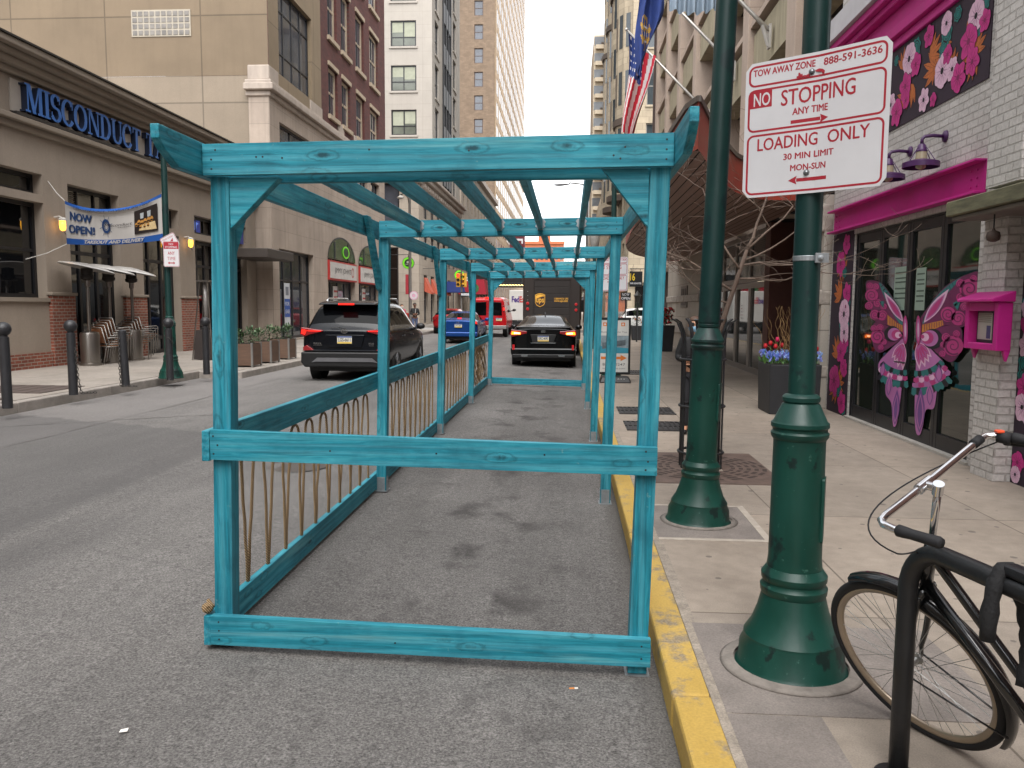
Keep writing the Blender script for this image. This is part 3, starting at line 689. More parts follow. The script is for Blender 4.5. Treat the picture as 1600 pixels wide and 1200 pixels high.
# cement ring round the first base, steel band with bracket on its pole
g = MB(); g.lathe([(.24, 0), (.30, 0), (.305, .005), (.29, .014), (.245, .018)], (1.005, 3.5, SWR+.003), 36, cap=False); struct(g.build('cement_ring', M('cement_ring', '#78716a', .9, var=.3, vs=14, bump=.4), smooth=True))
g = MB(); g.lathe([(.24, 0), (.28, 0), (.285, .004), (.245, .012)], (.99, 5.93, SWR+.003), 36, cap=False); struct(g.build('cement_ring', MATS['cement_ring'], smooth=True))
bz = PY(1268, 403, 3.44).z
g = MB(); g.lathe([(.0555, bz-.011), (.0575, bz-.01), (.0575, bz+.01), (.0555, bz+.011)], (1.005, 3.5, 0), 28, cap=False)
g.box(1.02, 1.062, 3.432, 3.446, bz-.02, bz+.02); g.lathe([(.012, 0), (.012, .006), (.007, .007), (.007, .014)], (1.041, 3.432, bz), 12, axis=(0, -1, 0)); g.box(1.062, 1.075, 3.434, 3.44, bz-.02, bz+.02)
o = g.build('pole_band', STEEL, loc=(1.005, 3.44, bz), bevel=.001); tag(o, 'steel clamp band with round bolt around the nearest green lamp post', 'clamp')

# ------------------------------------------------------------------ large parking sign (bent a little round its pole)
SW_ = .577; SH = .561
P0, P1, P2 = Vector((.750, 3.605, 0)), Vector((1.003, 3.430, 0)), Vector((1.216, 3.235, 0)); SZ0 = 2.205
nl = Vector((P1-P0).cross(Vector((0,0,1)))).normalized(); nr_ = Vector((P2-P1).cross(Vector((0,0,1)))).normalized()
if nl.y > 0: nl = -nl
if nr_.y > 0: nr_ = -nr_
def sgn(u, v, d):
    # smooth bend near the middle
    h = .5
    if u < h: p = P0+(P1-P0)*(u/h)
    else: p = P1+(P2-P1)*((u-h)/h)
    n = nl.lerp(nr_, min(1, max(0, (u-.4)/.2))).normalized(); p = p+n*(d*.001+.004)
    return (p.x, p.y, SZ0+SH*v*(1.0+.0*u))
RED = M('sign_red', '#9c2230', .45, var=.08); SWHITE = M('sign_white', '#c6c5c7', .4, var=.05, vs=4); BOLT = M('sign_bolt', '#8c8f92', .35, metal=.8)
sg_ = T('parking_sign', 'large white sign with red border and lettering about towing, stopping and loading', 'sign', (1.003, 3.43, SZ0))
def grid_rr(u0, u1, v0, v1, r):      # rounded panel cut along u so it can bend
    pl = MB(); N = 24; 
    for k in range(N):
        a = u0+(u1-u0)*k/N; b = u0+(u1-u0)*(k+1)/N
        def e(u):
            ru_, rv = r/SW_, r/SH
            q = min(u-u0, u1-u)
            return 0 if q >= ru_ else rv*(1-math.sqrt(max(0, 1-((ru_-q)/ru_)**2)))
        yield a, b, v0+e(a), v1-e(a), v0+e(b), v1-e(b)
g = MB()
for a, b, la, ha, lb, hb in grid_rr(0, 1, 0, 1, .03):
    g.hexa([sgn(a, la, 0), sgn(b, lb, 0), sgn(b, lb, -1.8), sgn(a, la, -1.8)], [sgn(a, ha, 0), sgn(b, hb, 0), sgn(b, hb, -1.8), sgn(a, ha, -1.8)])
g.build('panel', SWHITE, sg_)
def subdiv_ring(u0, u1, v0, v1, r, w):
    """closed border band as fine 2-D quads in sign units"""
    def rr(u0, u1, v0, v1, r):
        pts = rrect(u0*SW_, u1*SW_, v0*SH, v1*SH, r, 6); out = []
        for p, q in zip(pts, pts[1:]+pts[:1]):
            L_ = math.hypot(q[0]-p[0], q[1]-p[1]); k = 16 if L_ > .1 else 1
            for i in range(k): out.append(((p[0]+(q[0]-p[0])*i/k)/SW_, (p[1]+(q[1]-p[1])*i/k)/SH))
        return out
    return ring2d(rr(u0, u1, v0, v1, r), rr(u0+w/SW_, u1-w/SW_, v0+w/SH, v1-w/SH, max(.002, r-w)))
g = MB()
for (v0, v1) in ((.822, .978), (.487, .803), (.018, .468)): g.add2d(subdiv_ring(.022, .972, v0, v1, .028, .0085), sgn, .35)
for s, u0, u1, v0, v1, bo in (('TOW AWAY ZONE', .055, .475, .900, .948, .004), ('888-591-3636', .535, .935, .896, .946, .004),
        ('STOPPING', .255, .765, .655, .768, .004), ('ANY TIME', .335, .575, .578, .626, .004), ('LOADING', .10, .51, .345, .435, .004), ('ONLY', .585, .875, .345, .435, .004),
        ('30 MIN LIMIT', .285, .63, .258, .302, .004), ('MON-SUN', .335, .575, .172, .216, .004)):
    for q, (du, dv) in enumerate(((0, 0), (.0017, 0), (-.0017, 0), (0, .0014), (0, -.0014))): g.add2d(text_fit(s, u0+du, u1+du, v0+dv, v1+dv, 0), sgn, .35+.03*q)
def arrow(u0, u1, v, right, w=.013, hd=.055):
    if right: return [(u0, v-w), (u1-hd, v-w), (u1-hd, v-w*2.4), (u1, v), (u1-hd, v+w*2.4), (u1-hd, v+w), (u0, v+w)]
    return [(u0+u1-a, b) for a, b in reversed(arrow(u0, u1, v, True, w, hd))]
def splitflat(poly, d, m=0):
    a = [(min(u, .5), v) for u, v in poly]; b = [(max(u, .5), v) for u, v in poly]
    g.flat(poly, sgn, d, m) if max(u for u, v in poly) < .5 or min(u for u, v in poly) > .5 else None
for q in (arrow(.325, .575, .527, True), arrow(.325, .58, .105, False)):
    us = sorted({u for u, v in q}|{.5})
    # bar and head as separate quads so they follow the bend
    pass
def bar(u0, u1, v0, v1):
    N = 6
    for k in range(N): a, b = u0+(u1-u0)*k/N, u0+(u1-u0)*(k+1)/N; g.flat([(a, v0), (b, v0), (b, v1), (a, v1)], sgn, .35)
bar(.325, .525, .515, .540); g.flat([(.522, .496), (.582, .5275), (.522, .559), (.531, .5275)], sgn, .35)
bar(.378, .585, .090, .115); g.flat([(.381, .071), (.372, .1025), (.381, .134), (.322, .1025)], sgn, .35)
# tow truck pictogram
for q in ([(.355, .838), (.395, .838), (.395, .862), (.382, .862), (.376, .874), (.366, .874), (.366, .852), (.355, .852)], [(.395, .838), (.445, .838), (.445, .850), (.395, .850)], [(.43, .850), (.50, .876), (.50, .880), (.425, .853)], [(.48, .862), (.545, .846), (.545, .858), (.53, .872), (.505, .880), (.485, .872)]): g.flat(q, sgn, 2.2)
for u, v in ((.37, .838), (.425, .838), (.535, .848)): g.flat([(u+.010*math.cos(t*.63), v+.010*math.sin(t*.63)) for t in range(10)], sgn, 2.4)
g.flat([(.026, .665), (.190, .665), (.190, .797), (.045, .797), (.030, .785)], sgn, .30)
g.build('lettering', RED, sg_)
g = MB(); g.add2d(text_fit('NO', .062, .178, .678, .775, .012), sgn, .6); g.build('no_lettering', SWHITE, sg_)
for u, v in ((.455, .866), (.445, .150)):
    g = MB(); p = Vector(sgn(u, v, 0)); g.lathe([(.013, 0), (.0125, .003), (.008, .0035), (.0075, .009), (.005, .011), (.0005, .0115)], p, 14, axis=nl); g.build('bolt', BOLT, sg_, auto=40)

# ================================================================== BIKE RACK
RK = M('rack_black', '#17181a', .42, var=.3, vs=12, bump=.15, bs=40)
rack = T('bike_rack', 'black inverted U bike rack of thick pipe in the right foreground', 'bike rack', (1.17, 2.4, SWR))
def rackpipe():
    a = Vector((1.135, 2.66, SWR)); b = Vector((1.30, 2.02, SWR)); top = .965; rd = .155; d = (b-a).normalized(); pts = [a, a+Vector((0, 0, .4))]
    zt = top
    for k in range(9):
        t = math.pi/2*k/8; pts.append(a+d*(rd-rd*math.cos(t))+Vector((0, 0, zt-SWR-rd+rd*math.sin(t))))
    for k in range(9):
        t = math.pi/2*(1-k/8); pts.append(b-d*(rd-rd*math.cos(t))+Vector((0, 0, zt-SWR-rd+rd*math.sin(t))))
    pts += [b+Vector((0, 0, .4)), b]
    return pts
g = MB(); g.tube(rackpipe(), .031, 20); g.build('pipe', RK, rack, smooth=True)
for p in ((1.135, 2.66), (1.30, 2.02)):
    g = MB(); g.lathe([(.075, 0), (.075, .008), (.035, .012), (.034, .02)], (*p, SWR), 24, cap=False); g.build('base_flange', RK, rack, auto=35)

# ================================================================== BICYCLE
CHROME = M('chrome', '#d8d8da', .12, metal=1, var=.05); BLKP = M('bike_black', '#0d0e10', .22, var=.1, coat=.6); RUB = M('rubber', '#17171a', .75, var=.2, vs=20); ALU = M('aluminium', '#a9aaa8', .35, metal=.9, var=.1); TAN = M('saddle_leather', '#7a4526', .45, var=.2, vs=12)
bk = T('bicycle', 'black city bicycle with chrome handlebar leaning on the black bike rack', 'bicycle', (1.3, 2.6, SWR))
hub = Vector((1.253, 2.867, SWR+.312)); az, el = .54, .419
wn = Vector((math.cos(el)*math.cos(az), math.cos(el)*math.sin(az), math.sin(el))); wf = Vector((-math.sin(az), math.cos(az), 0)); wu = wn.cross(wf)
if wu.z < 0: wu = -wu
steer = wu*math.cos(.33)-wf*math.sin(.33)
def wheel(parent, c, n, f, u, rad=.343, name='wheel'):
    on = lambda r, t, w=0: c+(f*math.cos(t)+u*math.sin(t))*r+n*w
    T_ = [2*math.pi*k/72 for k in range(72)]
    g = MB(); g.tube([on(rad-.019, t) for t in T_], .019, 10, closed=True); w = g.build(name, RUB, parent, smooth=True)
    g = MB()
    prof = [(rad-.034, -.011), (rad-.030, -.013), (rad-.036, -.013), (rad-.052, -.006), (rad-.055, 0), (rad-.052, .006), (rad-.036, .013), (rad-.030, .013), (rad-.034, .011)]
    vs = [on(r, t, w_) for t in T_ for r, w_ in prof]; m = len(prof)
    g.add(vs, [(i*m+k, i*m+k+1, ((i+1) % 72)*m+k+1, ((i+1) % 72)*m+k) for i in range(72) for k in range(m-1)]); g.build('rim', M('rim_bronze', '#aa9c8a', .3, metal=.85, var=.15), w, smooth=True)
    g = MB()
    for k in range(36):
        t = 2*math.pi*k/36; s_ = -1 if k % 2 else 1; t2 = t+(1 if (k//2) % 2 else -1)*1.15
        g.tube([on(.021, t2, s_*.028), on(rad-.05, t, s_*.003)], .0011, 5, cap=False)
    g.build('spokes', ALU, w)
    g = MB(); g.lathe([(.008, -.055), (.008, -.034), (.022, -.032), (.022, -.026), (.013, -.022), (.013, .022), (.022, .026), (.022, .032), (.008, .034), (.008, .055)], c, 16, axis=n); g.build('hub', ALU, w, auto=40)
    return w
wheel(bk, hub, wn, wf, wu, name='front_wheel')
ax = lambda s, o=0.0, l=0.0: hub+steer*s+wf*o+wn*l
g = MB()          # fork
for s_ in (-1, 1):
    g.tube([ax(0, 0, s_*.052), ax(.05, .005, s_*.052), ax(.14, -.005, s_*.05), ax(.30, -.01, s_*.047), ax(.375, -.012, s_*.040), ax(.395, -.012, s_*.02)], [.008, .009, .011, .013, .014, .013], 10)
g.tube([ax(.392, -.012, -.04), ax(.398, -.012, 0), ax(.392, -.012, .04)], .016, 10); g.build('fork', BLKP, bk, smooth=True)
g = MB(); T_ = [R(62+150*k/30) for k in range(31)]     # mudguard over the wheel
prof = [(-.030, -.012), (-.022, .002), (0, .008), (.022, .002), (.030, -.012)]
fa = math.atan2(1, 0)
vs = []
for t in T_:
    for w_, dr in prof: vs.append(hub+(wf*math.cos(t)+wu*math.sin(t))*(.362+dr)+wn*w_)
g.add(vs, [(i*5+k, i*5+k+1, (i+1)*5+k+1, (i+1)*5+k) for i in range(30) for k in range(4)]); g.build('mudguard', BLKP, bk, smooth=True)
g = MB()
for s_ in (-1, 1): g.tube([ax(0, 0, s_*.058), hub+(wf*math.cos(R(200))+wu*math.sin(R(200)))*.36+wn*s_*.028], .0035, 6)
g.build('mudguard_stay', BLKP, bk, smooth=True)
g = MB(); g.tube([ax(.41, -.012), ax(.60, -.012)], [.021, .021], 14); g.build('head_tube', BLKP, bk, smooth=True)
g = MB(); g.tube([ax(.60, -.012), ax(.62, -.012)], [.017, .012], 14); g.tube([ax(.62, -.012), ax(.845, -.010)], .0115, 14); g.build('stem', CHROME, bk, smooth=True)
barT = ax(.848, .035)
g = MB(); g.tube([ax(.825, -.010), ax(.865, -.010)], [.0165, .0165], 14); g.tube([ax(.848, -.01), barT], .014, 12); g.tube([barT-wn*.03, barT+wn*.03], .017, 14); g.build('stem_clamp', CHROME, bk, auto=40)
# handlebar: rises a little, sweeps back to the grips
side = {}
barpts = {}
for s_, reach, rise in ((-1, .205, .0), (1, .295, .012)):
    c0 = barT+wn*s_*reach*.5+steer*rise*.5; c1 = barT+wn*s_*reach+steer*rise
    back = (-wf*.93+Vector((.15, 0, -.05))*(1 if s_ < 0 else 2.6)).normalized()
    p2 = c1+wn*s_*.022+back*.02; p3 = c1+wn*s_*.03+back*.06; p4 = c1+wn*s_*.034+back*.225
    barpts[s_] = (c1, p2, p3, p4, back)
    side[s_] = [c0, c1-wn*s_*.02, c1+wn*s_*.008+back*.004, p2, p3, p3+back*.02]
g = MB(); g.tube(list(reversed(side[-1]))+[barT]+side[1], .0115, 14); g.build('handlebar', CHROME, bk, smooth=True)
for s_ in (-1, 1):
    c1, p2, p3, p4, back = barpts[s_]
    g = MB(); L_ = .14
    g.tube([p3+back*.006, p3+back*.012, p3+back*.03, p3+back*.05, p3+back*.1, p3+back*(L_-.01), p3+back*L_], [.012, .018, .0175, .0155, .0160, .0175, .013], 16); g.build('grip', RUB, bk, smooth=True)
c1, p2, p3, p4, back = barpts[1]
g = MB(); g.tube([c1-wn*.05, c1-wn*.012], .0155, 12); g.tube([p2+back*.012, p2+back*.05], .020, 14); g.build('gear_shifter', RUB, bk, smooth=True)
g = MB(); q = p2+back*.02+wu*.018; g.box(q.x-.012, q.x+.012, q.y-.012, q.y+.012, q.z-.004, q.z+.006); g.build('shifter_button', M('orange_button', '#e0512c', .4), bk, bevel=.003)
g = MB(); q = p2+back*.02; g.tube([q, q-wu*.03+wn*.012, q-wu*.035+wn*.03+back*.05, q-wu*.02+wn*.04+back*.16], [.009, .007, .006, .006], 8); g.build('brake_lever', RUB, bk, smooth=True)
def bez(a, b, c, d, n=24):
    return [a*(1-t)**3+b*3*t*(1-t)**2+c*3*t*t*(1-t)+d*t**3 for t in [i/n for i in range(n+1)]]
q = p2-wu*.03+wn*.012; g = MB(); g.tube(bez(q, q-wn*.22+wf*.10+wu*.0, barT-wn*.27+wf*.20-wu*.02, barT-wn*.16-wu*.16+wf*.02), .0026, 8)
g.tube(bez(barT-wn*.16-wu*.16+wf*.02, barT-wn*.10-wu*.20, ax(.62, .03), ax(.45, .03), 14), .0026, 8); g.build('brake_cable', RUB, bk, smooth=True)
# frame, leaning on the rack
rear = Vector((.28, -.96, 0)).normalized(); fl = R(20); fn_ = Vector((.96, .28, 0)).normalized(); fup = (Vector((0, 0, 1))*math.cos(fl)-fn_*math.sin(fl)).normalized()
base = Vector((hub.x-(-fup*0).x, hub.y, SWR)); bb = hub+rear*.60+fup*(-.05)+fn_*.01; seat_t = bb+rear*.17+fup*.47; rh = hub+rear*1.07+fn_*.02
h1, h2 = ax(.43, -.012), ax(.57, -.012)
g = MB(); g.tube([h1, bb], .019, 14); g.build('down_tube', BLKP, bk, smooth=True)
g = MB(); g.tube(bez(h2, h2+rear*.14-fup*.16, bb+fup*.2-rear*.05, bb+rear*.05+fup*.14, 16), .016, 12); g.build('top_tube', BLKP, bk, smooth=True)
g = MB(); g.tube([bb, seat_t], .016, 12); g.build('seat_tube', BLKP, bk, smooth=True)
g = MB(); g.tube([seat_t, seat_t+rear*.05+fup*.17], .0125, 12); g.build('seat_post', CHROME, bk, smooth=True)
sc_ = seat_t+rear*.06+fup*.18
g = MB()
for k in range(8):
    pass
st = [(-.14, .012, .016), (-.10, .022, .022), (-.03, .035, .026), (.05, .075, .03), (.11, .085, .032), (.135, .05, .022)]
vs = []
for s__, wd, hh in st:
    for t in range(10): a = 2*math.pi*t/10; vs.append(sc_+rear*s__+fn_*wd*math.cos(a)+fup*(hh*math.sin(a)*(1 if math.sin(a) > 0 else .7)))
g.add(vs, [(i*10+k, i*10+(k+1) % 10, (i+1)*10+(k+1) % 10, (i+1)*10+k) for i in range(5) for k in range(10)]+[tuple(range(9, -1, -1)), tuple(range(50, 60))]); g.build('saddle', TAN, bk, smooth=True, sub=1)
for s_ in (-1, 1):
    g = MB(); g.tube([bb+fn_*s_*.02, rh+fn_*s_*.06], .009, 8); g.tube([seat_t+fn_*s_*.015, rh+fn_*s_*.06], .008, 8); g.build('stays', BLKP, bk, smooth=True)
wheel(bk, rh, fn_*math.cos(fl)+Vector((0, 0, 1))*math.sin(fl), -rear, fup, name='rear_wheel')
g = MB(); pr = [(0, -.05), (.2, -.085), (.47, -.05), (.5, .0), (.47, .05), (.2, .10), (0, .06)]
g.prism(pr, lambda u, v, d: tuple(bb+rear*u+fup*v+fn_*(.045+d)), 0, .03); g.build('chain_case', BLKP, bk, bevel=.006)
for s_ in (-1, 1):
    g = MB(); e = bb+fn_*s_*.09; e2 = e+(fup*.1+rear*-.13)*s_
    g.tube([bb+fn_*s_*.03, e, e2], .009, 8); g.beam(e2-fn_*.045*(-s_)-rear*.04, e2-fn_*.045*(-s_)+rear*.04, .085, .022, up=fup); g.build('pedal_crank', RUB, bk, smooth=False)
# cable lock slung over the rack
lk = T('bicycle_lock', 'black chain lock in a fabric sleeve looped over the bike rack', 'lock', (1.27, 2.2, .96))
dr = Vector((.165, -.64, 0)).normalized(); c0 = Vector((1.135, 2.66, .965))+dr*.40
g = MB(); pts = bez(c0+fn_*.05+Vector((0, 0, -.02)), c0+Vector((0, 0, .095)), c0-fn_*.05+Vector((0, 0, .06)), c0-fn_*.05+Vector((0, 0, -.16)), 14)
g.tube(pts, [.022+.003*math.sin(k*2.2) for k in range(len(pts))], 10)
pts = bez(c0+fn_*.05+Vector((0, 0, -.02)), c0+fn_*.09+Vector((0, 0, -.15)), c0+fn_*.10+Vector((0, 0, -.2)), c0+fn_*.06+rear*.02+Vector((0, 0, -.30)), 14)
g.tube(pts, [.021+.003*math.sin(k*2.2) for k in range(len(pts))], 10); g.build('sleeve', M('lock_sleeve', '#131315', .8, var=.3, vs=30, bump=.4, bs=80), lk, smooth=True)
g = MB(); c2 = c0+dr*.05+Vector((0, 0, .045)); g.beam(c2-dr*.045, c2+dr*.075, .05, .036); g.build('lock_body', M('lock_plastic', '#1a1a1d', .4), lk, bevel=.012, seg=3)
g = MB()
for k in range(5): g.ball(c2+dr*(.085+.022*k)+Vector((0, 0, -.012-.011*k)), .013, 8, sc=(1.2, .8, 1))
g.build('chain_link', ALU, lk, smooth=True)

# ================================================================== STREET TREE
BARK = M('bark', '#57473d', .85, var=.3, vs=14, bump=.5, streak=(1, 1, .4)); TWIG = M('twig', '#6b5b50', .85, var=.25, vs=10)
tr = T('street_tree', 'slender bare street tree leaning right from its black guard', 'tree', (1.42, 8.0, SWR))
random.seed(21)
trunk = [(1.35, 8.0, SWR), (1.36, 8.0, .7), (1.43, 8.0, 1.3), (1.56, 8.02, 1.75), (1.66, 8.05, 2.05), (1.74, 8.08, 2.3)]
g = MB(); g.tube(trunk, [.04, .033, .028, .025, .022, .018], 10); g.build('trunk', BARK, tr, smooth=True)
bg_ = MB()
def branch(p, d, L_, r, lev):
    n = 6; pts = [p]; cur = Vector(p); dd = Vector(d).normalized()
    for k in range(n):
        dd = (dd+Vector((random.gauss(0, .16), random.gauss(0, .16), random.gauss(.035, .13)))).normalized()
        cur = cur+dd*L_/n; pts.append(cur.copy())
    bg_.tube(pts, [max(.0016, r*(1-.75*k/n)) for k in range(n+1)], 6 if lev < 2 else 4)
    if lev < 3:
        m = (4, 3, 2)[lev]
        for k in range(m):
            i = random.randint(1, n); a = random.uniform(0, 6.28); side_ = Vector((math.cos(a), math.sin(a)*.8, random.uniform(-.35, .55)))
            branch(pts[i], (dd*.55+side_*.8), L_*random.uniform(.45, .75), r*.5*(1-.4*i/n), lev+1)
tops = [((1.74, 8.08, 2.3), (.35, .0, 1), .85, .018), ((1.70, 8.06, 2.15), (1.0, -.2, .30), .95, .013), ((1.60, 8.03, 1.9), (-1, -.2, .55), 1.0, .014), ((1.68, 8.05, 2.1), (-.75, .2, .8), .95, .014), ((1.72, 8.07, 2.2), (.9, .5, .35), .9, .012), ((1.56, 8.02, 1.78), (-1, .3, .08), .75, .010), ((1.66, 8.05, 2.02), (1, -.1, .05), .9, .011), ((1.74, 8.08, 2.3), (.9, .1, .75), .9, .014)]
for t in tops: branch(Vector(t[0]), Vector(t[1]), t[2], t[3], 0)
bg_.build('crown', TWIG, tr, smooth=True)
# tree guard of black hoops, iron pit grate
gd = T('tree_guard', 'black iron tree guard of upright flat bars with flared tops around the bare tree', 'tree guard', (1.35, 7.95, SWR))
gc = Vector((1.33, 7.98, SWR)); 
for k in range(8):
    a = 2*math.pi*(k+.5)/8; dx, dy = math.cos(a), math.sin(a); rr_ = .205
    g = MB(); pts = [gc+Vector((dx*rr_, dy*rr_, 0)), gc+Vector((dx*rr_, dy*rr_, 1.25)), gc+Vector((dx*(rr_+.015), dy*(rr_+.015), 1.34)), gc+Vector((dx*(rr_+.06), dy*(rr_+.06), 1.44)), gc+Vector((dx*(rr_+.11), dy*(rr_+.11), 1.47))]
    for p, q in zip(pts, pts[1:]): g.beam(p, q+(q-p).normalized()*.004, .038, .012, up=(dx, dy, .001))
    g.build('upright', IRONB, gd)
for z in (.16, .62, 1.08):
    g = MB(); g.tube([gc+Vector((math.cos(2*math.pi*k/28)*.218, math.sin(2*math.pi*k/28)*.218, z)) for k in range(28)], .013, 6, closed=True); g.build('hoop', IRONB, gd, smooth=True)
g = MB(); x0, x1, y0, y1 = .74, 1.98, 7.2, 8.75; z = SWR
for r_ in range(4):
    a, b = .16+.155*r_, .16+.155*r_+.11
g.box(x0, x1, y0, gc.y-.2, z-.03, z+.006); g.box(x0, x1, gc.y+.2, y1, z-.03, z+.006); g.box(x0, gc.x-.2, gc.y-.2, gc.y+.2, z-.03, z+.006); g.box(gc.x+.2, x1, gc.y-.2, gc.y+.2, z-.03, z+.006)
for r_ in range(5):
    for k in range(20):
        a0, a1 = 2*math.pi*k/20, 2*math.pi*(k+.62)/20; ra, rb = .30+.075*r_, .34+.075*r_
        g.add([(gc.x+math.cos(a)*q, gc.y+math.sin(a)*q, z+.0085) for a, q in ((a0, ra), (a1, ra), (a1, rb), (a0, rb))], [(0, 1, 2, 3)], 1)
o = g.build('tree_pit_grate', [M('pit_iron', '#5a4a42', .7, var=.3, vs=8, bump=.3), M('slot_dark', '#3b302b', .9)], loc=(gc.x, gc.y, z)); tag(o, 'rusty brown iron tree pit grate with radial slots under the guard', 'tree grate')
g = MB(); g.lathe([(.001, .0), (.195, .0)], gc+Vector((0, 0, -.015)), 20, cap=False); o = g.build('soil', M('soil', '#2e2620', .95, var=.3, vs=20, bump=.5), loc=tuple(gc)); o['kind'] = 'structure'

# ================================================================== TULIP PLANTER
PLB = M('planter_black', '#26272a', .55, var=.2, vs=5)
pl = T('flower_planter', 'square black planter of tulips and blue flowers by the dark entrance', 'planter', (3.38, 12.6, SWR))
x0, x1, y0, y1, zt = 3.0, 3.76, 12.1, 12.86, .90
g = MB(); i_ = .02; g.hexa([(x0+i_, y0+i_, SWR+.003), (x1-i_, y0+i_, SWR+.003), (x1-i_, y1-i_, SWR+.003), (x0+i_, y1-i_, SWR+.003)], [(x0, y0, zt), (x1, y0, zt), (x1, y1, zt), (x0, y1, zt)])
g.build('box', PLB, pl, bevel=.012, seg=2)
g = MB(); g.box(x0+.03, x1-.03, y0+.03, y1-.03, zt, zt+.015); g.build('planting_soil', MATS['soil'], pl)
LEAF = M('leaf_green', '#4e7a34', .5, var=.35, vs=14); LEAFD = M('leaf_dark', '#33512c', .5, var=.35, vs=14)
def leafblade(g, p, d, L_, w, m=0, droop=.3):
    p = Vector(p); d = Vector(d).normalized(); s_ = d.cross(Vector((0, 0, 1)));  s_ = s_.normalized() if s_.length > .01 else Vector((1, 0, 0)); pts = []
    for k, f in enumerate((0, .35, .7, 1)):
        q = p+d*L_*f+Vector((0, 0, -droop*L_*f*f)); ww = w*(.35, 1, .8, .02)[k]; pts += [q-s_*ww, q+s_*ww]
    g.add(pts, [(0, 1, 3, 2), (2, 3, 5, 4), (4, 5, 7, 6)], m)
random.seed(5)
g = MB()
for k in range(430):
    x, y = random.uniform(x0+.01, x1-.01), random.uniform(y0-.01, y1-.02)
    a = random.uniform(0, 6.28); leafblade(g, (x, y, zt+.005), (math.cos(a)*.5, math.sin(a)*.5, 1), random.uniform(.05, .14), .007, random.randint(0, 1))
for k in range(260):
    x, y = random.uniform(x0-.02, x1+.02), random.uniform(y0-.03, y1-.02); c = (x, y, zt+random.uniform(.05, .16)); r_ = random.uniform(.008, .016)
    for q in range(4): g.ball((c[0]+random.uniform(-.012, .012), c[1]+random.uniform(-.012, .012), c[2]+q*.012), r_, 5, 2+(k % 3))
o = g.build('blue_bedding_flowers', [LEAF, LEAFD, M('blue_petal', '#5a78c8', .6, var=.2, vs=30), M('violet_petal', '#7a7fc4', .6, var=.2, vs=30), M('pale_blue_petal', '#8fb0e0', .6, var=.2, vs=30)], loc=(3.38, 12.5, zt)); tag(o, 'low blue and violet bedding flowers with leaves filling the black tulip planter', 'flowers', kind='stuff')
RT = M('tulip_red', '#b3101e', .45, var=.15, vs=20); PT = M('tulip_pink', '#d8245f', .45, var=.15, vs=20)
def tulip(px, py, yy, mt, label):
    p = PY(px, py, yy); t = T('tulip', label, 'tulip', (p.x, yy, zt+.01), group='tulips in the black planter')
    g = MB(); h = p.z; g.tube([(p.x+.01, yy, zt), (p.x+.004, yy, (zt+h)/2), (p.x, yy, h-.02)], .004, 5); g.build('stem', LEAF, t, smooth=True)
    g = MB()
    for q in range(3): a = q*2.1+px; leafblade(g, (p.x, yy, zt+.005), (math.cos(a)*.35, math.sin(a)*.35, 1), .17, .02, 0, .12)
    g.build('leaf', LEAF, t)
    g = MB(); prof = [(.004, -.03), (.024, -.022), (.031, 0), (.029, .02), (.02, .036), (.014, .042)]
    g.lathe(prof, (p.x, yy, h), 9)
    for q in range(6): a = q*1.047; g.add([(p.x+.028*math.cos(a-.4), yy+.028*math.sin(a-.4), h+.01), (p.x+.028*math.cos(a+.4), yy+.028*math.sin(a+.4), h+.01), (p.x+.024*math.cos(a), yy+.024*math.sin(a), h+.052)], [(0, 1, 2)])
    g.build('flower_head', mt, t, smooth=True)
for px, py, yy, mt, lb in ((1196, 541, 12.3, RT, 'red tulip standing lowest at the left corner of the black planter'), (1204, 537, 12.45, RT, 'second red tulip from the left in the black planter'), (1215, 531, 12.5, PT, 'pink tulip standing tallest left of the green pole'), (1212, 542, 12.35, RT, 'short red tulip under the tall pink tulip'), (1222, 540, 12.55, RT, 'red tulip just left of the green pole'), (1273, 534, 12.5, PT, 'pink tulip standing tallest right of the green pole'), (1276, 546, 12.35, RT, 'red tulip beneath the pink one right of the green pole')): tulip(px, py, yy, mt, lb)
random.seed(11)
cw = T('curly_willow', 'pale brown twisted willow twigs rising from the black tulip planter', 'twigs', (3.4, 12.55, zt))
for side_ in (0,):
    g = MB()
    for k in range(34):
        x, y = random.uniform(3.2, 3.66), random.uniform(12.4, 12.7); cur = Vector((x, y, zt)); d = Vector((random.gauss(0, .25), random.gauss(0, .2), 1)); pts = [cur.copy()]; ph = random.uniform(0, 6)
        for q in range(16): d = (d+Vector((math.sin(q*1.1+ph)*.5, math.cos(q*1.3+ph)*.4, random.gauss(0, .15)))*.8); d.z = max(d.z, -.2); d.normalize(); cur = cur+d*.058; pts.append(cur.copy())
        g.tube(pts, [.006*(1-.7*i/16) for i in range(17)], 5)
    g.build('twigs', M('willow_twig', '#8b6d45', .8, var=.25, vs=20), cw, smooth=True)
# ================================================================== RIGHT SIDE : floral shop
WBRK = brick('painted_brick', '#bab5b0', '#c6c1bc', '#aaa59f', 'both', .215, .078, .009, .7, 1.3, .14)
MAG = M('magenta_paint', '#bb1c80', .5, var=.12, vs=4); MAGD = M('magenta_dark', '#8c1560', .5, var=.12, vs=4)
BLKF = M('black_frame', '#16161a', .4, var=.2, vs=6)
FL = [M('mural_ground', '#2a1b2a', .75, var=.15, vs=3, grain=.12), M('mural_magenta', '#b8297a', .7, var=.22, vs=24), M('mural_pale', '#d6b0c4', .7, var=.15, vs=30), M('mural_teal', '#14746f', .7, var=.25, vs=24), M('mural_orange', '#b8642e', .7, var=.25, vs=24), M('mural_dark', '#1a0f1c', .75), M('mural_deep_pink', '#7d1450', .7), M('mural_rose', '#a77a96', .7)]
XS = 4.10
shop = T('floral_shop', 'white painted brick shop with magenta beams, floral murals and black glass doors', 'shop building', (4.6, 9.5, SWR))
fS = wallR(XS)
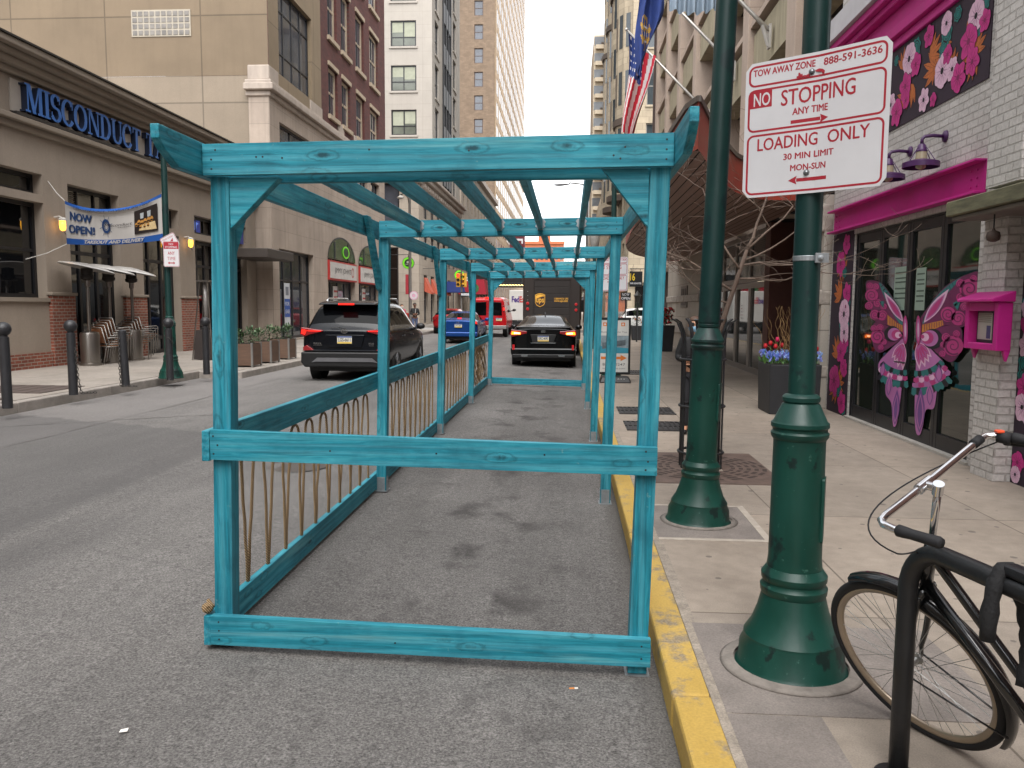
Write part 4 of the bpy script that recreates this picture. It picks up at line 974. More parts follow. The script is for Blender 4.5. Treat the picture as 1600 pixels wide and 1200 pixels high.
def flower(g, fn, u, v, r, kind, d, rnd):
    if kind in (1, 2):
        mm = {1: 1, 2: 2}[kind]; md = {1: 6, 2: 7}[kind]; a0 = rnd.uniform(0, 6); n = 6 if kind == 2 else 5
        for lay, (rr, m_, dd) in enumerate(((1.06, 5, 0), (1.0, mm, .0012))):
            for k in range(n):
                a = a0+2*math.pi*k/n; cx, cy = u+math.cos(a)*r*.55, v+math.sin(a)*r*.55
                pts = []
                for q in range(14): t = 2*math.pi*q/14; rad = r*.46*rr*(1+.13*math.sin(3*t+a*3)); pts.append((cx+math.cos(t)*rad, cy+math.sin(t)*rad))
                g.flat(pts, fn, d+dd+k*.0001, m_)
        g.flat(circ(u, v, r*.5, n=12), fn, d+.002, mm)
        for k in range(n*2): a = a0+math.pi*k/n; w = .035*r; c, s = math.cos(a), math.sin(a); g.flat([(u+c*r*.24-s*w, v+s*r*.24+c*w), (u+c*r*.8, v+s*r*.8), (u+c*r*.24+s*w, v+s*r*.24-c*w)], fn, d+.0027, md)
        g.flat(circ(u, v, r*.2, n=10), fn, d+.0034, 5 if kind == 2 else 6)
    elif kind == 3:
        for lay, (rr, m_) in enumerate(((1.07, 5), (1.0, 3))):
            pts = []
            for q in range(36): t = 2*math.pi*q/36; pts.append((u+math.cos(t)*r*rr*(.92+.1*math.sin(7*t)), v+math.sin(t)*r*rr*(.92+.1*math.sin(7*t))))
            g.flat(pts, fn, d+lay*.0012, m_)
        for q, rr in enumerate((.72, .45, .22)):
            o_ = circ(u, v, r*rr, n=18); i_ = circ(u, v, r*rr*.86, n=18); g.add2d(ring2d(o_, i_), fn, d+.002, 5)
    else:
        a0 = rnd.uniform(0, 6.28)
        for k in range(5):
            a = a0+(k-2)*.42; L_ = r*(1.7-.16*abs(k-2)); w = r*.2; c, s = math.cos(a), math.sin(a)
            for lay, (kk, m_) in enumerate(((1.1, 5), (1, 4))):
                g.flat([(u, v), (u+c*L_*.35-s*w*kk, v+s*L_*.35+c*w*kk), (u+c*L_*.7-s*w*.8*kk, v+s*L_*.7+c*w*.8*kk), (u+c*L_*kk, v+s*L_*kk), (u+c*L_*.7+s*w*.8*kk, v+s*L_*.7-c*w*.8*kk), (u+c*L_*.35+s*w*kk, v+s*L_*.35-c*w*kk)], fn, d+lay*.001+k*.00012, m_)
            g.flat([(u, v), (u+c*L_*.9-s*w*.06, v+s*L_*.9+c*w*.06), (u+c*L_*.9+s*w*.06, v+s*L_*.9-c*w*.06)], fn, d+.0025, 5)
def mural(name, fn, u0, u1, v0, v1, items, seed, fill=0, d0=.012, parent=shop, sc=1):
    rnd = random.Random(seed); g = MB(); pbox(g, fn, u0, u1, v0, v1, 0, d0, 0)
    its = list(items)
    k = 0
    for q in range(fill*40):
        if k >= fill: break
        u, v = rnd.uniform(u0+.06, u1-.06), rnd.uniform(v0+.06, v1-.06); r = rnd.uniform(.06, .13)*sc
        if all(math.hypot(u-a, v-b) > (r+c)*.95 for a, b, c, _ in its): its.append((u, v, r, rnd.choice((1, 1, 2, 3, 4, 4)))); k += 1
    its.sort(key=lambda t: (t[3] != 4, t[3] != 3))
    for i, (u, v, r, kd) in enumerate(its):
        r = min(r, max(u-u0, u1-u)*.6, (u1-u0)*.48) if kd != 4 else r
        if kd != 4: u = min(max(u, u0+r*1.07), u1-r*1.07); v = min(max(v, v0+r*1.07), v1-r*1.07)
        if r > .015: 
            if kd == 4:
                r = min(r, (u1-u0)/3.9); u = min(max(u, u0+r*1.9), u1-r*1.9); v = min(max(v, v0+r*1.9), v1-r*1.9)
            flower(g, fn, u, v, r, kd, d0+.001+i*.00022, rnd)
    return g.build(name, FL, parent)
def px_items(lst, x0, y0, s, X):
    out = []
    for kd, cx, cy, r in lst:
        p = PX(x0+cx/s, y0+cy/s, X); out.append((p.y, p.z, r/s*p.y/F*(1.7 if kd != 4 else 2.6), kd))
    return out
# --- walls
SOLDIER = WBRK
g = MB(); holes(g, fS, 7.956, 12.95, 2.86, 8.6, [], .3); holes(g, fS, 8.33, 12.95, .0, 2.86, [(8.36, 11.93, .15, 2.86)], .30)
# mural takes the band 4.0 .. 4.97 : its own panel lies on the wall
g.box(XS, 11, 12.95, 12.951, 0, 8.6); g.flat([(XS, 0), (11, 0), (11, 8.6), (XS, 8.6)], lambda u, v, d: (u, 7.955, v), 0)
g.flat([(XS, 7.955), (11, 8.33), (11, 12.95), (XS, 12.95)], lambda u, v, d: (u, v, 8.6), 0)
g.build('wall', WBRK, shop)
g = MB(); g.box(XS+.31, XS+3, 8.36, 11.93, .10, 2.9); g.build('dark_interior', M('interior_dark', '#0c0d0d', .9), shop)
mur = px_items([(2,1350,85,50),(2,1190,110,36),(2,985,320,48),(2,1165,385,52),(2,1220,375,36),(2,885,570,34),(2,1062,580,36),(1,1405,105,34),(1,1310,225,52),(1,1330,335,42),(1,1250,470,46),(1,1195,295,30),(1,965,470,42),(1,968,545,26),(1,1022,350,36),(1,915,645,42),(1,1095,195,34),(1,1115,575,22),(3,1400,15,26),(3,1350,168,28),(3,1190,185,34),(3,1172,262,30),(3,1022,262,32),(3,985,402,22),(3,1250,75,24),(3,915,330,16),(4,1395,195,34),(4,1300,80,30),(4,1360,270,34),(4,1160,200,30),(4,1120,330,34),(4,1128,430,38),(4,1340,405,30),(4,1005,455,30),(4,950,370,26),(4,1205,505,28),(4,955,605,26),(4,1095,275,34),(4,1400,420,30)], 1140, 0, 3.478, XS)
mural('wall_mural', fS, 8.42, 11.6, 4.0, 4.985, mur, 3)
lm = px_items([(1,145,240,30),(1,180,360,26),(1,165,415,22),(1,145,600,28),(1,155,660,22),(1,118,715,38),(1,150,815,28),(1,195,565,26),(2,213,447,38),(2,165,520,30),(3,212,503,36),(3,185,405,22),(3,165,580,16),(3,135,750,20),(3,155,870,18),(3,160,275,14),(4,200,280,26),(4,145,380,22),(4,140,500,24),(4,180,630,26),(4,175,770,24),(4,120,840,24),(4,212,790,26),(4,175,210,22),(1,170,160,24),(1,200,680,20)], 1260, 320, 2.609, XS)
mural('entrance_mural', fS, 11.98, 12.86, SWR, 2.86, lm, 4)
# a strip of flowers on the jamb between beam and upper mural
mural('jamb_mural', wallR(XS), 7.96, 8.07, 2.9, 5.0, [], 9, 7, sc=.55)
# cornice above the mural
g = MB()
for z0, z1, d in ((4.99, 5.10, .05), (5.10, 5.22, .11), (5.22, 5.42, .09), (5.42, 5.50, .20), (5.50, 5.60, .28)): pbox(g, fS, 7.96, 12.95, z0, z1, -.02, d)
g.build('cornice', MAG, shop, bevel=.008)
g = MB(); pbox(g, fS, 8.33, 12.95, 5.602, 5.9, -.02, .34); g.build('cornice_flashing', M('grey_flashing', '#b9b7ba', .5, var=.1), shop)
# steel channel lintel, bolted
g = MB(); pbox(g, fS, 8.34, 12.86, 2.875, 3.215, .004, .02); pbox(g, fS, 8.34, 12.86, 3.190, 3.215, .02, .13); pbox(g, fS, 8.34, 12.86, 2.875, 2.90, .02, .13)
for u in (8.5, 8.62, 12.6, 12.74):
    for v in (2.97, 3.05, 3.13): g.lathe([(.016, 0), (.013, .010), (.001, .012)], fS(u, v, .02), 8, axis=(-1, 0, 0))
g.build('lintel_beam', MAG, shop, bevel=.004)
g = MB(); pbox(g, fS, 8.342, 11.96, 2.80, 2.872, -.01, .015); g.build('brick_soldier_course', WBRK, shop)
# black folding doors
GLD = glass('door_glass', '#1c221c', .03, .9)
y0, y1 = 8.38, 11.91; N = 4; w = (y1-y0)/N
for k in range(N):
    a, b = y0+w*k, y0+w*(k+1)
    f = MB()
    for r_ in ((a+.004, a+.075, SWR+.02, 2.78), (b-.075, b-.004, SWR+.02, 2.78)): pbox(f, fS, *r_, -.09, -.03)
    pbox(f, fS, a+.075, b-.075, 2.66, 2.78, -.089, -.031); pbox(f, fS, a+.075, b-.075, SWR+.02, SWR+.20, -.089, -.031)
    dr_ = f.build('folding_door', BLKF, shop, bevel=.004)
    p = MB(); p.flat([(a+.07, SWR+.18), (b-.07, SWR+.18), (b-.07, 2.68), (a+.07, 2.68)], fS, -.06); p.build('glass_pane', GLD, dr_)
    if k in (1, 2):
        h = MB(); hy = b-.045 if k == 1 else a+.045; h.tube([fS(hy, 1.08, -.02), fS(hy, 1.08, .025), fS(hy+(.1 if k == 2 else -.1), 1.08, .025)], .009, 8); h.build('door_handle', BLKF, dr_, smooth=True)
f = MB(); pbox(f, fS, 8.36, 11.93, 2.78, 2.86, -.1, -.015); pbox(f, fS, 8.36, 8.379, SWR, 2.78, -.1, -.015); pbox(f, fS, 11.911, 11.93, SWR, 2.78, -.1, -.015); f.build('door_frame', BLKF, shop)
f = MB(); pbox(f, fS, 8.34, 11.96, SWR+.002, SWR+.03, -.12, .05); f.build('threshold', M('threshold_metal', '#a9a49c', .6, var=.2), shop)
# notices behind the glass
for (a, b, c, d_) in ((9.72, 9.98, 1.72, 2.22), (10.2, 10.62, 1.72, 2.26)):
    q = MB(); q.m = 0; pbox(q, fS, a, b, c, d_, -.056, -.054)
    for v in (d_-.08, d_-.15, d_-.20, d_-.28, d_-.34, d_-.40): pbox(q, fS, a+.03, b-.03, v, v+.018, -.0538, -.0530, 1)
    q.build('window_notice', [M('notice_green_white', '#8fa294', .5), M('notice_ink', '#4a5a50', .6)], shop)
# butterfly decal on the doors : outlines traced on the glass plane
BF = [M('bf_magenta', '#b43578', .45, var=.12, vs=20), M('bf_pale', '#dcb2cc', .45), M('bf_teal', '#2a6f70', .45, var=.2, vs=25), M('bf_orange', '#c07a36', .45, var=.2, vs=30), M('bf_plum', '#6a2150', .45, var=.15), M('bf_purple', '#6c4482', .45, var=.2, vs=14), M('bf_dark', '#191420', .45), M('bf_mauve', '#b06aa2', .45)]
XG = XS+.03-.004
def bp(x, y): p = PX(1320+x/3.529, 380+y/3.529, XG); return (p.y, p.z)
fG = wallR(XG); bfly = MB(); dcount = [0]
def bpoly(pts, m, d, scale=1.0):
    P = [bp(*q) for q in pts]
    if scale != 1: cx = sum(p[0] for p in P)/len(P); cy = sum(p[1] for p in P)/len(P); P = [(cx+(a-cx)*scale, cy+(b-cy)*scale) for a, b in P]
    bfly.flat(P, fG, d*.001, m)
def smooth(pts, n=4):
    out = []; N_ = len(pts)
    for i in range(N_):
        p0, p1, p2, p3 = (pts[(i+k-1) % N_] for k in range(4))
        for q in range(n):
            t = q/n; out.append(tuple(.5*((2*p1[j])+(-p0[j]+p2[j])*t+(2*p0[j]-5*p1[j]+4*p2[j]-p3[j])*t*t+(-p0[j]+3*p1[j]-3*p2[j]+p3[j])*t**3) for j in (0, 1)))
    return out
UR = [(412,500),(410,430),(470,340),(530,262),(600,208),(680,172),(738,160),(740,240),(716,330),(676,384),(664,440),(640,462),(560,452),(480,482)]
LR = [(412,515),(430,494),(560,455),(638,466),(645,560),(625,618),(585,655),(530,625),(480,578)]
TR = [(400,530),(440,548),(500,610),(545,662),(550,735),(512,800),(492,908),(448,918),(432,1000),(414,1056),(394,1045),(386,960),(388,800),(394,640)]
UL = [(326,495),(330,432),(298,360),(250,280),(205,224),(160,206),(122,212),(118,250),(128,320),(150,385),(168,432),(235,452)]
LL = [(322,512),(235,456),(168,438),(152,485),(156,560),(186,602),(232,585),(290,545)]
TL = [(328,535),(290,552),(240,600),(190,655),(188,702),(222,752),(226,832),(256,880),(262,962),(270,1012),(288,985),(308,850),(322,700)]
for P_ in (UR, LR, TR, UL, LL, TL): bpoly(smooth(P_), 6, 0, 1.03); 
bpoly(smooth(UR), 4, .5); bpoly(smooth(UL), 4, .5); bpoly(smooth(LR), 4, .7); bpoly(smooth(LL), 4, .7); bpoly(smooth(TR), 7, .6); bpoly(smooth(TL), 7, .6)
# teal edge scallops along the leading edges
for pts in ([(430,430),(470,345),(530,268),(600,212),(640,192),(600,240),(545,300),(490,375),(440,440)], [(320,445),(300,368),(250,284),(207,228),(190,222),(215,290),(255,370),(300,440)]): bpoly(smooth(pts), 2, 1)
def rays(a, b, n, w, m, d):
    for k in range(n): f = k/(n-1); p = tuple(a[0][j]+(a[1][j]-a[0][j])*f for j in (0, 1)); q = tuple(b[0][j]+(b[1][j]-b[0][j])*f for j in (0, 1)); bpoly([(p[0]-w, p[1]-w), (q[0]-w, q[1]-w), (q[0]+w, q[1]+w), (p[0]+w, p[1]+w)], m, d)
rays([(440, 440), (600, 238)], [(432, 405), (590, 212)], 12, 2.2, 6, 1.4); rays([(308, 430), (200, 240)], [(318, 400), (212, 232)], 10, 2, 6, 1.4)
# white / pink teardrops
def tear(tip, end, w, cols, d):
    L_ = math.hypot(end[0]-tip[0], end[1]-tip[1]); ux, uy = (end[0]-tip[0])/L_, (end[1]-tip[1])/L_
    for i, m in enumerate(cols):
        s = 1-i*.24; off = .06*i
        pts = []
        for k in range(25): t = k/24; h = math.sin(math.pi*t**.9)*w*s; l = L_*(off+.02+t*(1-off*2.2)*(1 if i == 0 else .92)); pts.append((l, h))
        poly = [(tip[0]+ux*l-uy*h, tip[1]+uy*l+ux*h) for l, h in pts]+[(tip[0]+ux*l+uy*h, tip[1]+uy*l-ux*h) for l, h in reversed(pts[1:-1])]
        bpoly(poly, m, d+i*.5)
tear((434, 442), (572, 256), 27, (1, 7, 0), 2); tear((324, 436), (219, 272), 22, (1, 7, 0), 2)
# orange inner fields with stripes
bpoly([(424,492),(428,450),(470,440),(540,425),(545,452),(482,478)], 3, 1.6); bpoly([(322,492),(318,452),(290,440),(236,395),(236,448),(290,470)], 3, 1.6)
rays([(440, 448), (535, 430)], [(440, 484), (535, 455)], 8, 1.5, 4, 2.2); rays([(250, 412), (310, 450)], [(250, 450), (310, 485)], 6, 1.5, 4, 2.2)
# concentric drops on the middle wings
def drops(tip, ctr, r, cols, d):
    for i, m in enumerate(cols):
        f = 1-i*.2; cx, cy = tip[0]+(ctr[0]-tip[0])*f, tip[1]+(ctr[1]-tip[1])*f; rr = r*f
        a = math.atan2(tip[1]-cy, tip[0]-cx); pts = [tip]+[(cx+rr*math.cos(a+.9+(2*math.pi-1.8)*k/18), cy+rr*math.sin(a+.9+(2*math.pi-1.8)*k/18)) for k in range(19)]; bpoly(pts, m, d+i*.4)
drops((416, 512), (486, 528), 56, (6, 7, 0, 1, 0, 1), 3); drops((320, 510), (262, 500), 44, (6, 7, 0, 1, 0, 1), 3)
# spirals
def spiral(cx, cy, r, m, m2, d, sgn_=1):
    bpoly([(cx+r*math.cos(t*.35), cy+r*math.sin(t*.35)) for t in range(18)], m, d)
    P1, P2 = [], []
    for k in range(40):
        f = k/39; t = sgn_*f*11+1; rr = r*(.88-.8*f); w = r*.085*(1-.5*f); P1.append((cx+(rr+w)*math.cos(t), cy+(rr+w)*math.sin(t))); P2.append((cx+(rr-w)*math.cos(t), cy+(rr-w)*math.sin(t)))
    for k in range(39): bpoly([P1[k], P1[k+1], P2[k+1], P2[k]], m2, d+.4)
for cx, cy, r, s_ in ((690, 252, 56, 1), (572, 392, 42, 1), (628, 414, 40, -1), (600, 566, 56, 1), (722, 300, 24, 1), (664, 350, 24, 1), (560, 520, 24, -1), (618, 500, 20, 1), (545, 560, 18, 1), (135, 345, 22, 1), (182, 330, 22, -1), (215, 350, 18, 1), (162, 470, 18, 1), (196, 466, 20, -1), (215, 545, 18, 1), (140, 235, 18, 1), (642, 300, 26, -1), (640, 222, 24, 1), (150, 288, 36, 1), (168, 395, 28, 1), (208, 398, 28, -1), (182, 515, 38, -1), (172, 240, 18, 1), (540, 610, 18, 1), (200, 575, 16, 1), (712, 196, 20, 1)): spiral(cx, cy, r, 0, 4, 4, s_)
for pts in ([(600, 340), (640, 320), (625, 370)], [(650, 300), (610, 350), (600, 330)], [(190, 320), (215, 360), (220, 320)]): bpoly(pts, 2, 4.4)
# fan of the tails
tip = (402, 545)
for i, (a, L_) in enumerate(((86, 150), (73, 142), (60, 128), (47, 112))): tear(tip, (tip[0]+L_*math.cos(R(a)), tip[1]+L_*math.sin(R(a))), 20, (1, 0, 7, 0), 2+i*.1)
for i, (a, L_) in enumerate(((92, 150), (104, 140), (116, 124), (128, 108))): tear((326, 548), (326+L_*math.cos(R(a)), 548+L_*math.sin(R(a))), 17, (1, 0, 7, 0), 2+i*.1)
def fan(tip, a0, a1, r0, r1, n, cols, d):
    for k in range(n):
        a, b = R(a0+(a1-a0)*k/n), R(a0+(a1-a0)*(k+1)/n); mid = (a+b)/2
        bpoly([(tip[0]+r0*math.cos(a), tip[1]+r0*math.sin(a)), (tip[0]+r1*math.cos(a), tip[1]+r1*math.sin(a)), (tip[0]+(r1+9)*math.cos(mid), tip[1]+(r1+9)*math.sin(mid)), (tip[0]+r1*math.cos(b), tip[1]+r1*math.sin(b)), (tip[0]+r0*math.cos(b), tip[1]+r0*math.sin(b))], cols[k % len(cols)], d)
fan(tip, 38, 96, 158, 186, 9, (2, 6, 2), 1.8); fan(tip, 40, 96, 198, 218, 7, (0, 1), 1.9); fan(tip, 42, 97, 226, 246, 7, (7, 0), 2.0); fan(tip, 48, 97, 252, 288, 9, (2, 6, 2), 2.1)
t2 = (326, 548)
fan(t2, 84, 138, 152, 176, 8, (2, 6, 2), 1.8); fan(t2, 84, 134, 186, 204, 6, (0, 1), 1.9); fan(t2, 84, 128, 212, 244, 8, (2, 6, 2), 2.1)
tear((412, 1050), (420, 800), 26, (5, 7, 5), 2.4); tear((470, 905), (470, 770), 22, (7, 5, 7), 2.4); tear((520, 770), (520, 670), 20, (5, 7), 2.3)
tear((276, 1005), (290, 810), 20, (5, 7, 5), 2.4); tear((240, 850), (250, 720), 18, (7, 5, 7), 2.4); tear((204, 735), (215, 655), 14, (5, 7), 2.3)
for cx in (336, 408):
    for i, (rx, ry, m) in enumerate(((15, 82, 6), (13, 79, 0), (8, 62, 7), (4.5, 40, 1))): bpoly([(cx+rx*math.cos(t*.3), 478+ry*math.sin(t*.3)) for t in range(21)], m, 5+i*.4)
bfly.build('butterfly_decal', BF, shop)
# white brick pier with menu case, floral returns, neighbour's canopy and hanging bell
g = MB(); g.box(3.93, 4.6, 7.574, 7.985, 0, 2.75); g.box(4.08, 4.6, 7.985, 8.37, 0, 2.75); g.build('brick_pier', WBRK, shop)
g = MB(); g.box(3.90, 4.6, 7.37, 7.955, 2.86, 8.6); g.build('brick_pilaster', WBRK, shop)
rm = px_items([(3,738,135,36),(3,738,500,42),(3,700,580,40),(1,745,255,50),(1,740,650,50),(1,655,1090,40),(2,725,390,46),(2,685,750,66),(2,778,780,46),(4,720,45,30),(4,690,640,30),(4,740,940,30),(4,645,1150,36),(3,655,1190,30),(2,700,1185,32),(2,790,160,40)], 1400, 440, 4, 4.1)
mural('side_mural', wallR(4.10), 6.3, 7.57, SWR, 2.74, rm, 6, 10)
mural('side_mural', wallR(4.12), 6.3, 7.36, 3.0, 8.4, px_items([(1,1590,600,44),(2,1590,770,48),(3,1585,930,42),(1,1590,680,40),(3,1592,560,30)], 1140, 0, 3.478, 4.12), 7, 26)
g = MB(); g.box(4.16, 4.6, 5.6, 7.6, 0, 8.6); g.build('side_wall', FL[0], shop)
mc = T('menu_case', 'magenta wooden menu case with glass front hanging on the white brick pier', 'menu case', (3.85, 7.69, 1.5))
fM = wallR(3.926); a, b, c, d_ = 7.93, 8.50, 1.26, 1.82
def pm(px, py): p = PX(px, py, 3.80); return p.y, p.z
g = MB(); u0, u1, v0, v1 = 7.392, 7.985, 1.365, 1.80
pbox(g, fM, u0, u0+.07, v0, v1, .002, .13); pbox(g, fM, u1-.07, u1, v0, v1, .002, .13); pbox(g, fM, u0+.07, u1-.07, v1-.08, v1, .002, .13); pbox(g, fM, u0+.07, u1-.07, v0, v0+.06, .002, .13); pbox(g, fM, u0+.07, u1-.07, v0+.06, v1-.08, .002, .04)
g.prism([(.0, 0), (.06, 0), (.03, -.10)], lambda u, v, d: fM(u0+d, v0+v, .002+u), .0, .05); g.prism([(.0, 0), (.06, 0), (.03, -.10)], lambda u, v, d: fM(u1-d, v0+v, .002+u), .0, .05)
g.build('case_body', MAG, mc, bevel=.006)
g = MB(); g.hexa([fM(u0-.03, v1+.002, .0), fM(u1+.03, v1+.002, .0), fM(u1+.03, v1+.002, .20), fM(u0-.03, v1+.002, .20)], [fM(u0-.03, v1+.10, .0), fM(u1+.03, v1+.10, .0), fM(u1+.03, v1+.03, .20), fM(u0-.03, v1+.03, .20)]); g.build('case_roof', MAG, mc, bevel=.006)
g = MB(); pbox(g, fM, u0+.07, u1-.07, v0+.06, v1-.08, .041, .046, 0); pbox(g, fM, u0+.25, u1-.09, v0+.09, v1-.10, .046, .049, 1); pbox(g, fM, u0+.10, u0+.20, v0+.22, v1-.12, .046, .049, 1); pbox(g, fM, u0+.27, u0+.34, v0+.10, v0+.22, .049, .051, 2)
for k in range(9): pbox(g, fM, u0+.265, u1-.10, v0+.25+k*.018, v0+.256+k*.018, .049, .0505, 3)
# small white word on the dark card; the facade is mirrored, so u runs backwards
g.add2d(text_fit('Uber', 0, .085, 0, .035, .01), lambda x, y, d: fM(u0+.215-x, v0+.135+y, .051), 0, 4)
g.build('menu_sheets', [M('menu_back', '#2c2c30', .5), M('menu_paper', '#b3b0a4', .7, var=.1), M('menu_violet', '#4b4870', .6), M('menu_ink', '#6e6a60', .7), M('menu_white', '#d9d9d9', .6)], mc)
nb = T('canopy_slab', 'mossy green-stained canopy slab jutting out above the white brick pier', 'canopy', (3.8, 7.0, 2.7))
g = MB(); g.box(3.64, 4.6, 4.4, 8.03, 2.57, 2.61, 1); g.box(3.60, 4.6, 4.4, 8.07, 2.612, 2.75, 0)
g.build('slab', [M('mossy_metal', '#626049', .8, var=.6, vs=7, bump=.2, streak=(1, .35, 2.2)), M('canopy_underside', '#6e6860', .8, var=.2)], nb, bevel=.008)
hb = T('hanging_bell', 'small round iron bell hanging under the mossy canopy slab', 'bell', (3.75, 7.98, 2.5))
c = PX(1552, 369, 3.74); g = MB(); g.tube([(3.74, c.y, 2.57), (3.74, c.y, c.z+.05)], .006, 6); g.build('hanger', IRONB, hb)
g = MB(); g.lathe([(.004, .075), (.012, .06), (.016, .05), (.05, .035), (.058, .0), (.05, -.035), (.02, -.05), (.002, -.052)], (3.74, c.y, c.z), 16, cap=False); g.build('bell_body', M('rust_iron', '#4a3b33', .7, var=.3, vs=20), hb, smooth=True)
# barn style wall lamps
PUR = M('lamp_purple', '#43204f', .4, var=.1); LGL = M('lamp_glass', '#9c8f78', .25)
def barn(px, py, lab, d=.25):
    p = PX(px, py, XS); u, v = p.y, p.z; t = T('wall_lamp', lab, 'wall lamp', tuple(p), group='purple wall lamps'); g = MB()
    g.lathe([(.065, 0), (.06, .02), (.03, .03)], fS(u, v, 0.0), 16, axis=(-1, 0, 0)); g.tube([fS(u, v, .02), fS(u, v+.01, d*.55), fS(u, v, d*.9), fS(u, v-.03, d), fS(u, v-.08, d)], .019, 10); g.build('arm', PUR, t, smooth=True)
    c = fS(u, v-.08, d); g = MB(); g.lathe([(.03, .0), (.045, -.02), (.05, -.06), (.06, -.07), (.06, -.085)], c, 16); g.build('socket', PUR, t, auto=40)
    g = MB(); g.lathe([(.055, -.085), (.058, -.14), (.062, -.20), (.05, -.255), (.02, -.275), (.001, -.277)], c, 16, cap=False); g.build('glass_jar', LGL, t, smooth=True)
    g = MB(); g.lathe([(.06, -.165), (.15, -.185), (.19, -.20), (.19, -.255), (.182, -.255), (.182, -.205), (.06, -.175)], c, 28, cap=False); g.build('shade', PUR, t, auto=40)
    g = MB()
    for k in range(4): a = k*1.571+.5; g.tube([(c[0]+math.cos(a)*.05, c[1]+math.sin(a)*.05, c[2]-.03), (c[0]+math.cos(a)*.17, c[1]+math.sin(a)*.17, c[2]-.192)], .005, 5)
    g.build('stay', PUR, t)
barn(1478, 213, 'nearer purple barn lamp on the white painted brick, right of the pair'); barn(1423, 237, 'farther purple barn lamp, partly hidden by the large parking sign')

# ================================================================== RIGHT SIDE : canopy building and grey garage slab building
LIME = slabs('limestone_blocks', '#a79e92', 1.25, .62, 'y', .010, .5, .16, .75, .07, .3, .5)
ROCK = M('rock_face', '#9d948a', .9, var=.3, vs=9, bump=1, bs=14)
hotel = T('canopy_building', 'grey concrete deep-gridded building with red-edged plank canopy and flagpoles', 'building', (5, 25, SWR))
XH = 4.40; fH = wallR(XH)
CONC = slabs('board_concrete', '#b19e8f', 4.3, 3.0, 'y', .012, .7, .16, .8, .05, .15)
MOSS = M('mossy_concrete', '#9d937b', .85, var=.28, vs=2.2, bump=.2, streak=(1, 2, .35), grain=.12); DKR = M('garage_dark', '#352f2d', .9, var=.25)
# ground floor : recess, glass doors, stone wall
g = MB(); g.box(XH, 6.6, 14.2, 14.35, 0, 3.6); g.box(6.3, 6.6, 14.35, 18.5, 0, 3.6); g.box(XH+.5, 6.3, 18.05, 18.4, 0, 3.6); g.box(XH+.02, 6.6, 14.2, 18.5, 3.62, 3.7); g.build('recess_wall', M('recess_brown', '#1d1412', .8, var=.2), hotel)
g = MB(); g.box(XH-.02, XH+.5, 18.0, 18.45, SWR, 3.6); g.build('brown_column', M('redbrown_panel', '#55322a', .6, var=.2, vs=4), hotel)
ALF = M('alu_frame', '#8b857f', .4, metal=.5, var=.12); GLS = glass('entrance_glass', '#252b2b', .03, .9)
for k, (a, b) in enumerate(((18.48, 20.1), (20.1, 21.7), (21.7, 23.4), (23.4, 25.1), (25.1, 27.0))): window(hotel, fH, a, b, SWR+.02, 2.35, -.1, ALF, GLS, 1, 1, .13, name='glass_door')
window(hotel, fH, 18.48, 27.0, 2.37, 3.56, -.1, ALF, GLS, 5, 1, .12, name='transom_window')
g = MB(); pbox(g, fH, 27.02, 36, 0, 3.6, -.6, .02); g.build('stone_wall', LIME, hotel)
for v in (.75, 1.95):
    g = MB()
    for k in range(10): pbox(g, fH, 27.1+.88*k, 27.1+.88*k+.87, v, v+.26, .02, random.uniform(.06, .11))
    g.build('rock_course', ROCK, hotel, bevel=.03, seg=2)
g = MB(); pbox(g, fH, 30.0, 31.6, 1.75, 2.55, .02, .06, 0); 
for k in range(3): pbox(g, fH, 30.25+.45*k, 30.42+.45*k, 2.1, 2.45, .06, .075, 1)
pbox(g, fH, 30.25, 31.35, 1.83, 1.97, .06, .07, 1)
g.build('bronze_plaque', [M('plaque_grey', '#6b655e', .5, metal=.3), M('plaque_dark', '#2c2a28', .5)], hotel)
# stone pilaster with rock-faced bands beside the floral shop
g = MB(); g.box(3.98, 4.7, 12.98, 13.95, 0, 3.5); g.build('stone_pilaster', slabs('pilaster_stone', '#a9a196', 2.2, .62, 'both', .010, .5, .15, .75, .06, .25), hotel)
for v, h in ((.62, .22), (1.78, .25), (2.92, .45)): g = MB(); g.box(3.90+random.uniform(0, .03), 4.75, 12.965, 14.0, v, v+h); g.build('rock_band', ROCK, hotel, bevel=.05, seg=3)
# upper floors : spandrels, fins, deep dark openings
g = MB(); fins = [12.7+4.3*k for k in range(8)]
for y in fins: pbox(g, fH, y-.33, y+.33, 3.6, 24, -.75, .03)
pbox(g, fH, 12.96, 44, 22.5, 24, -.7, 0)
g.build('fin', CONC, hotel, bevel=.01)
for k in range(6):
    z = 4.4+3.0*k; s = MB(); c = MB()
    for a, b in zip(fins, fins[1:]):
        pbox(s, fH, a+.33, b-.33, z, z+1.05, -.62, -.12); pbox(c, fH, a+.33, b-.33, z+1.22, z+1.36, -.66, -.02)
        for q in (.25, .5, .75): x = a+(b-a)*q; pbox(c, fH, x-.05, x+.05, z+1.05, z+1.22, -.5, -.3)
    s.build('spandrel', MOSS, hotel); c.build('coping_rail', CONC, hotel)
    fl_ = MB(); pbox(fl_, fH, 12.96, 43.6, z+.0, z+.14, -7, -.63); fl_.build('floor_slab', DKR, hotel)
    bk_ = MB(); pbox(bk_, fH, 12.96, 43.6, z+.15, z+3.0, -3.2, -3.0); bk_.build('inner_wall', M('garage_inner', '#6d625b', .9, var=.2), hotel)
g = MB(); g.box(XH+.7, 10, 12.96, 12.99, 3.6, 24); g.build('end_wall', M('dark_edge', '#4a3c36', .8, var=.2), hotel); g = MB(); g.box(XH+.1, 10, 43.6, 43.7, 0, 24); g.box(XH-.1, XH+.6, 43.45, 43.75, 3.6, 24); g.build('end_wall', M('dark_edge', '#4a3c36', .8, var=.2), hotel)
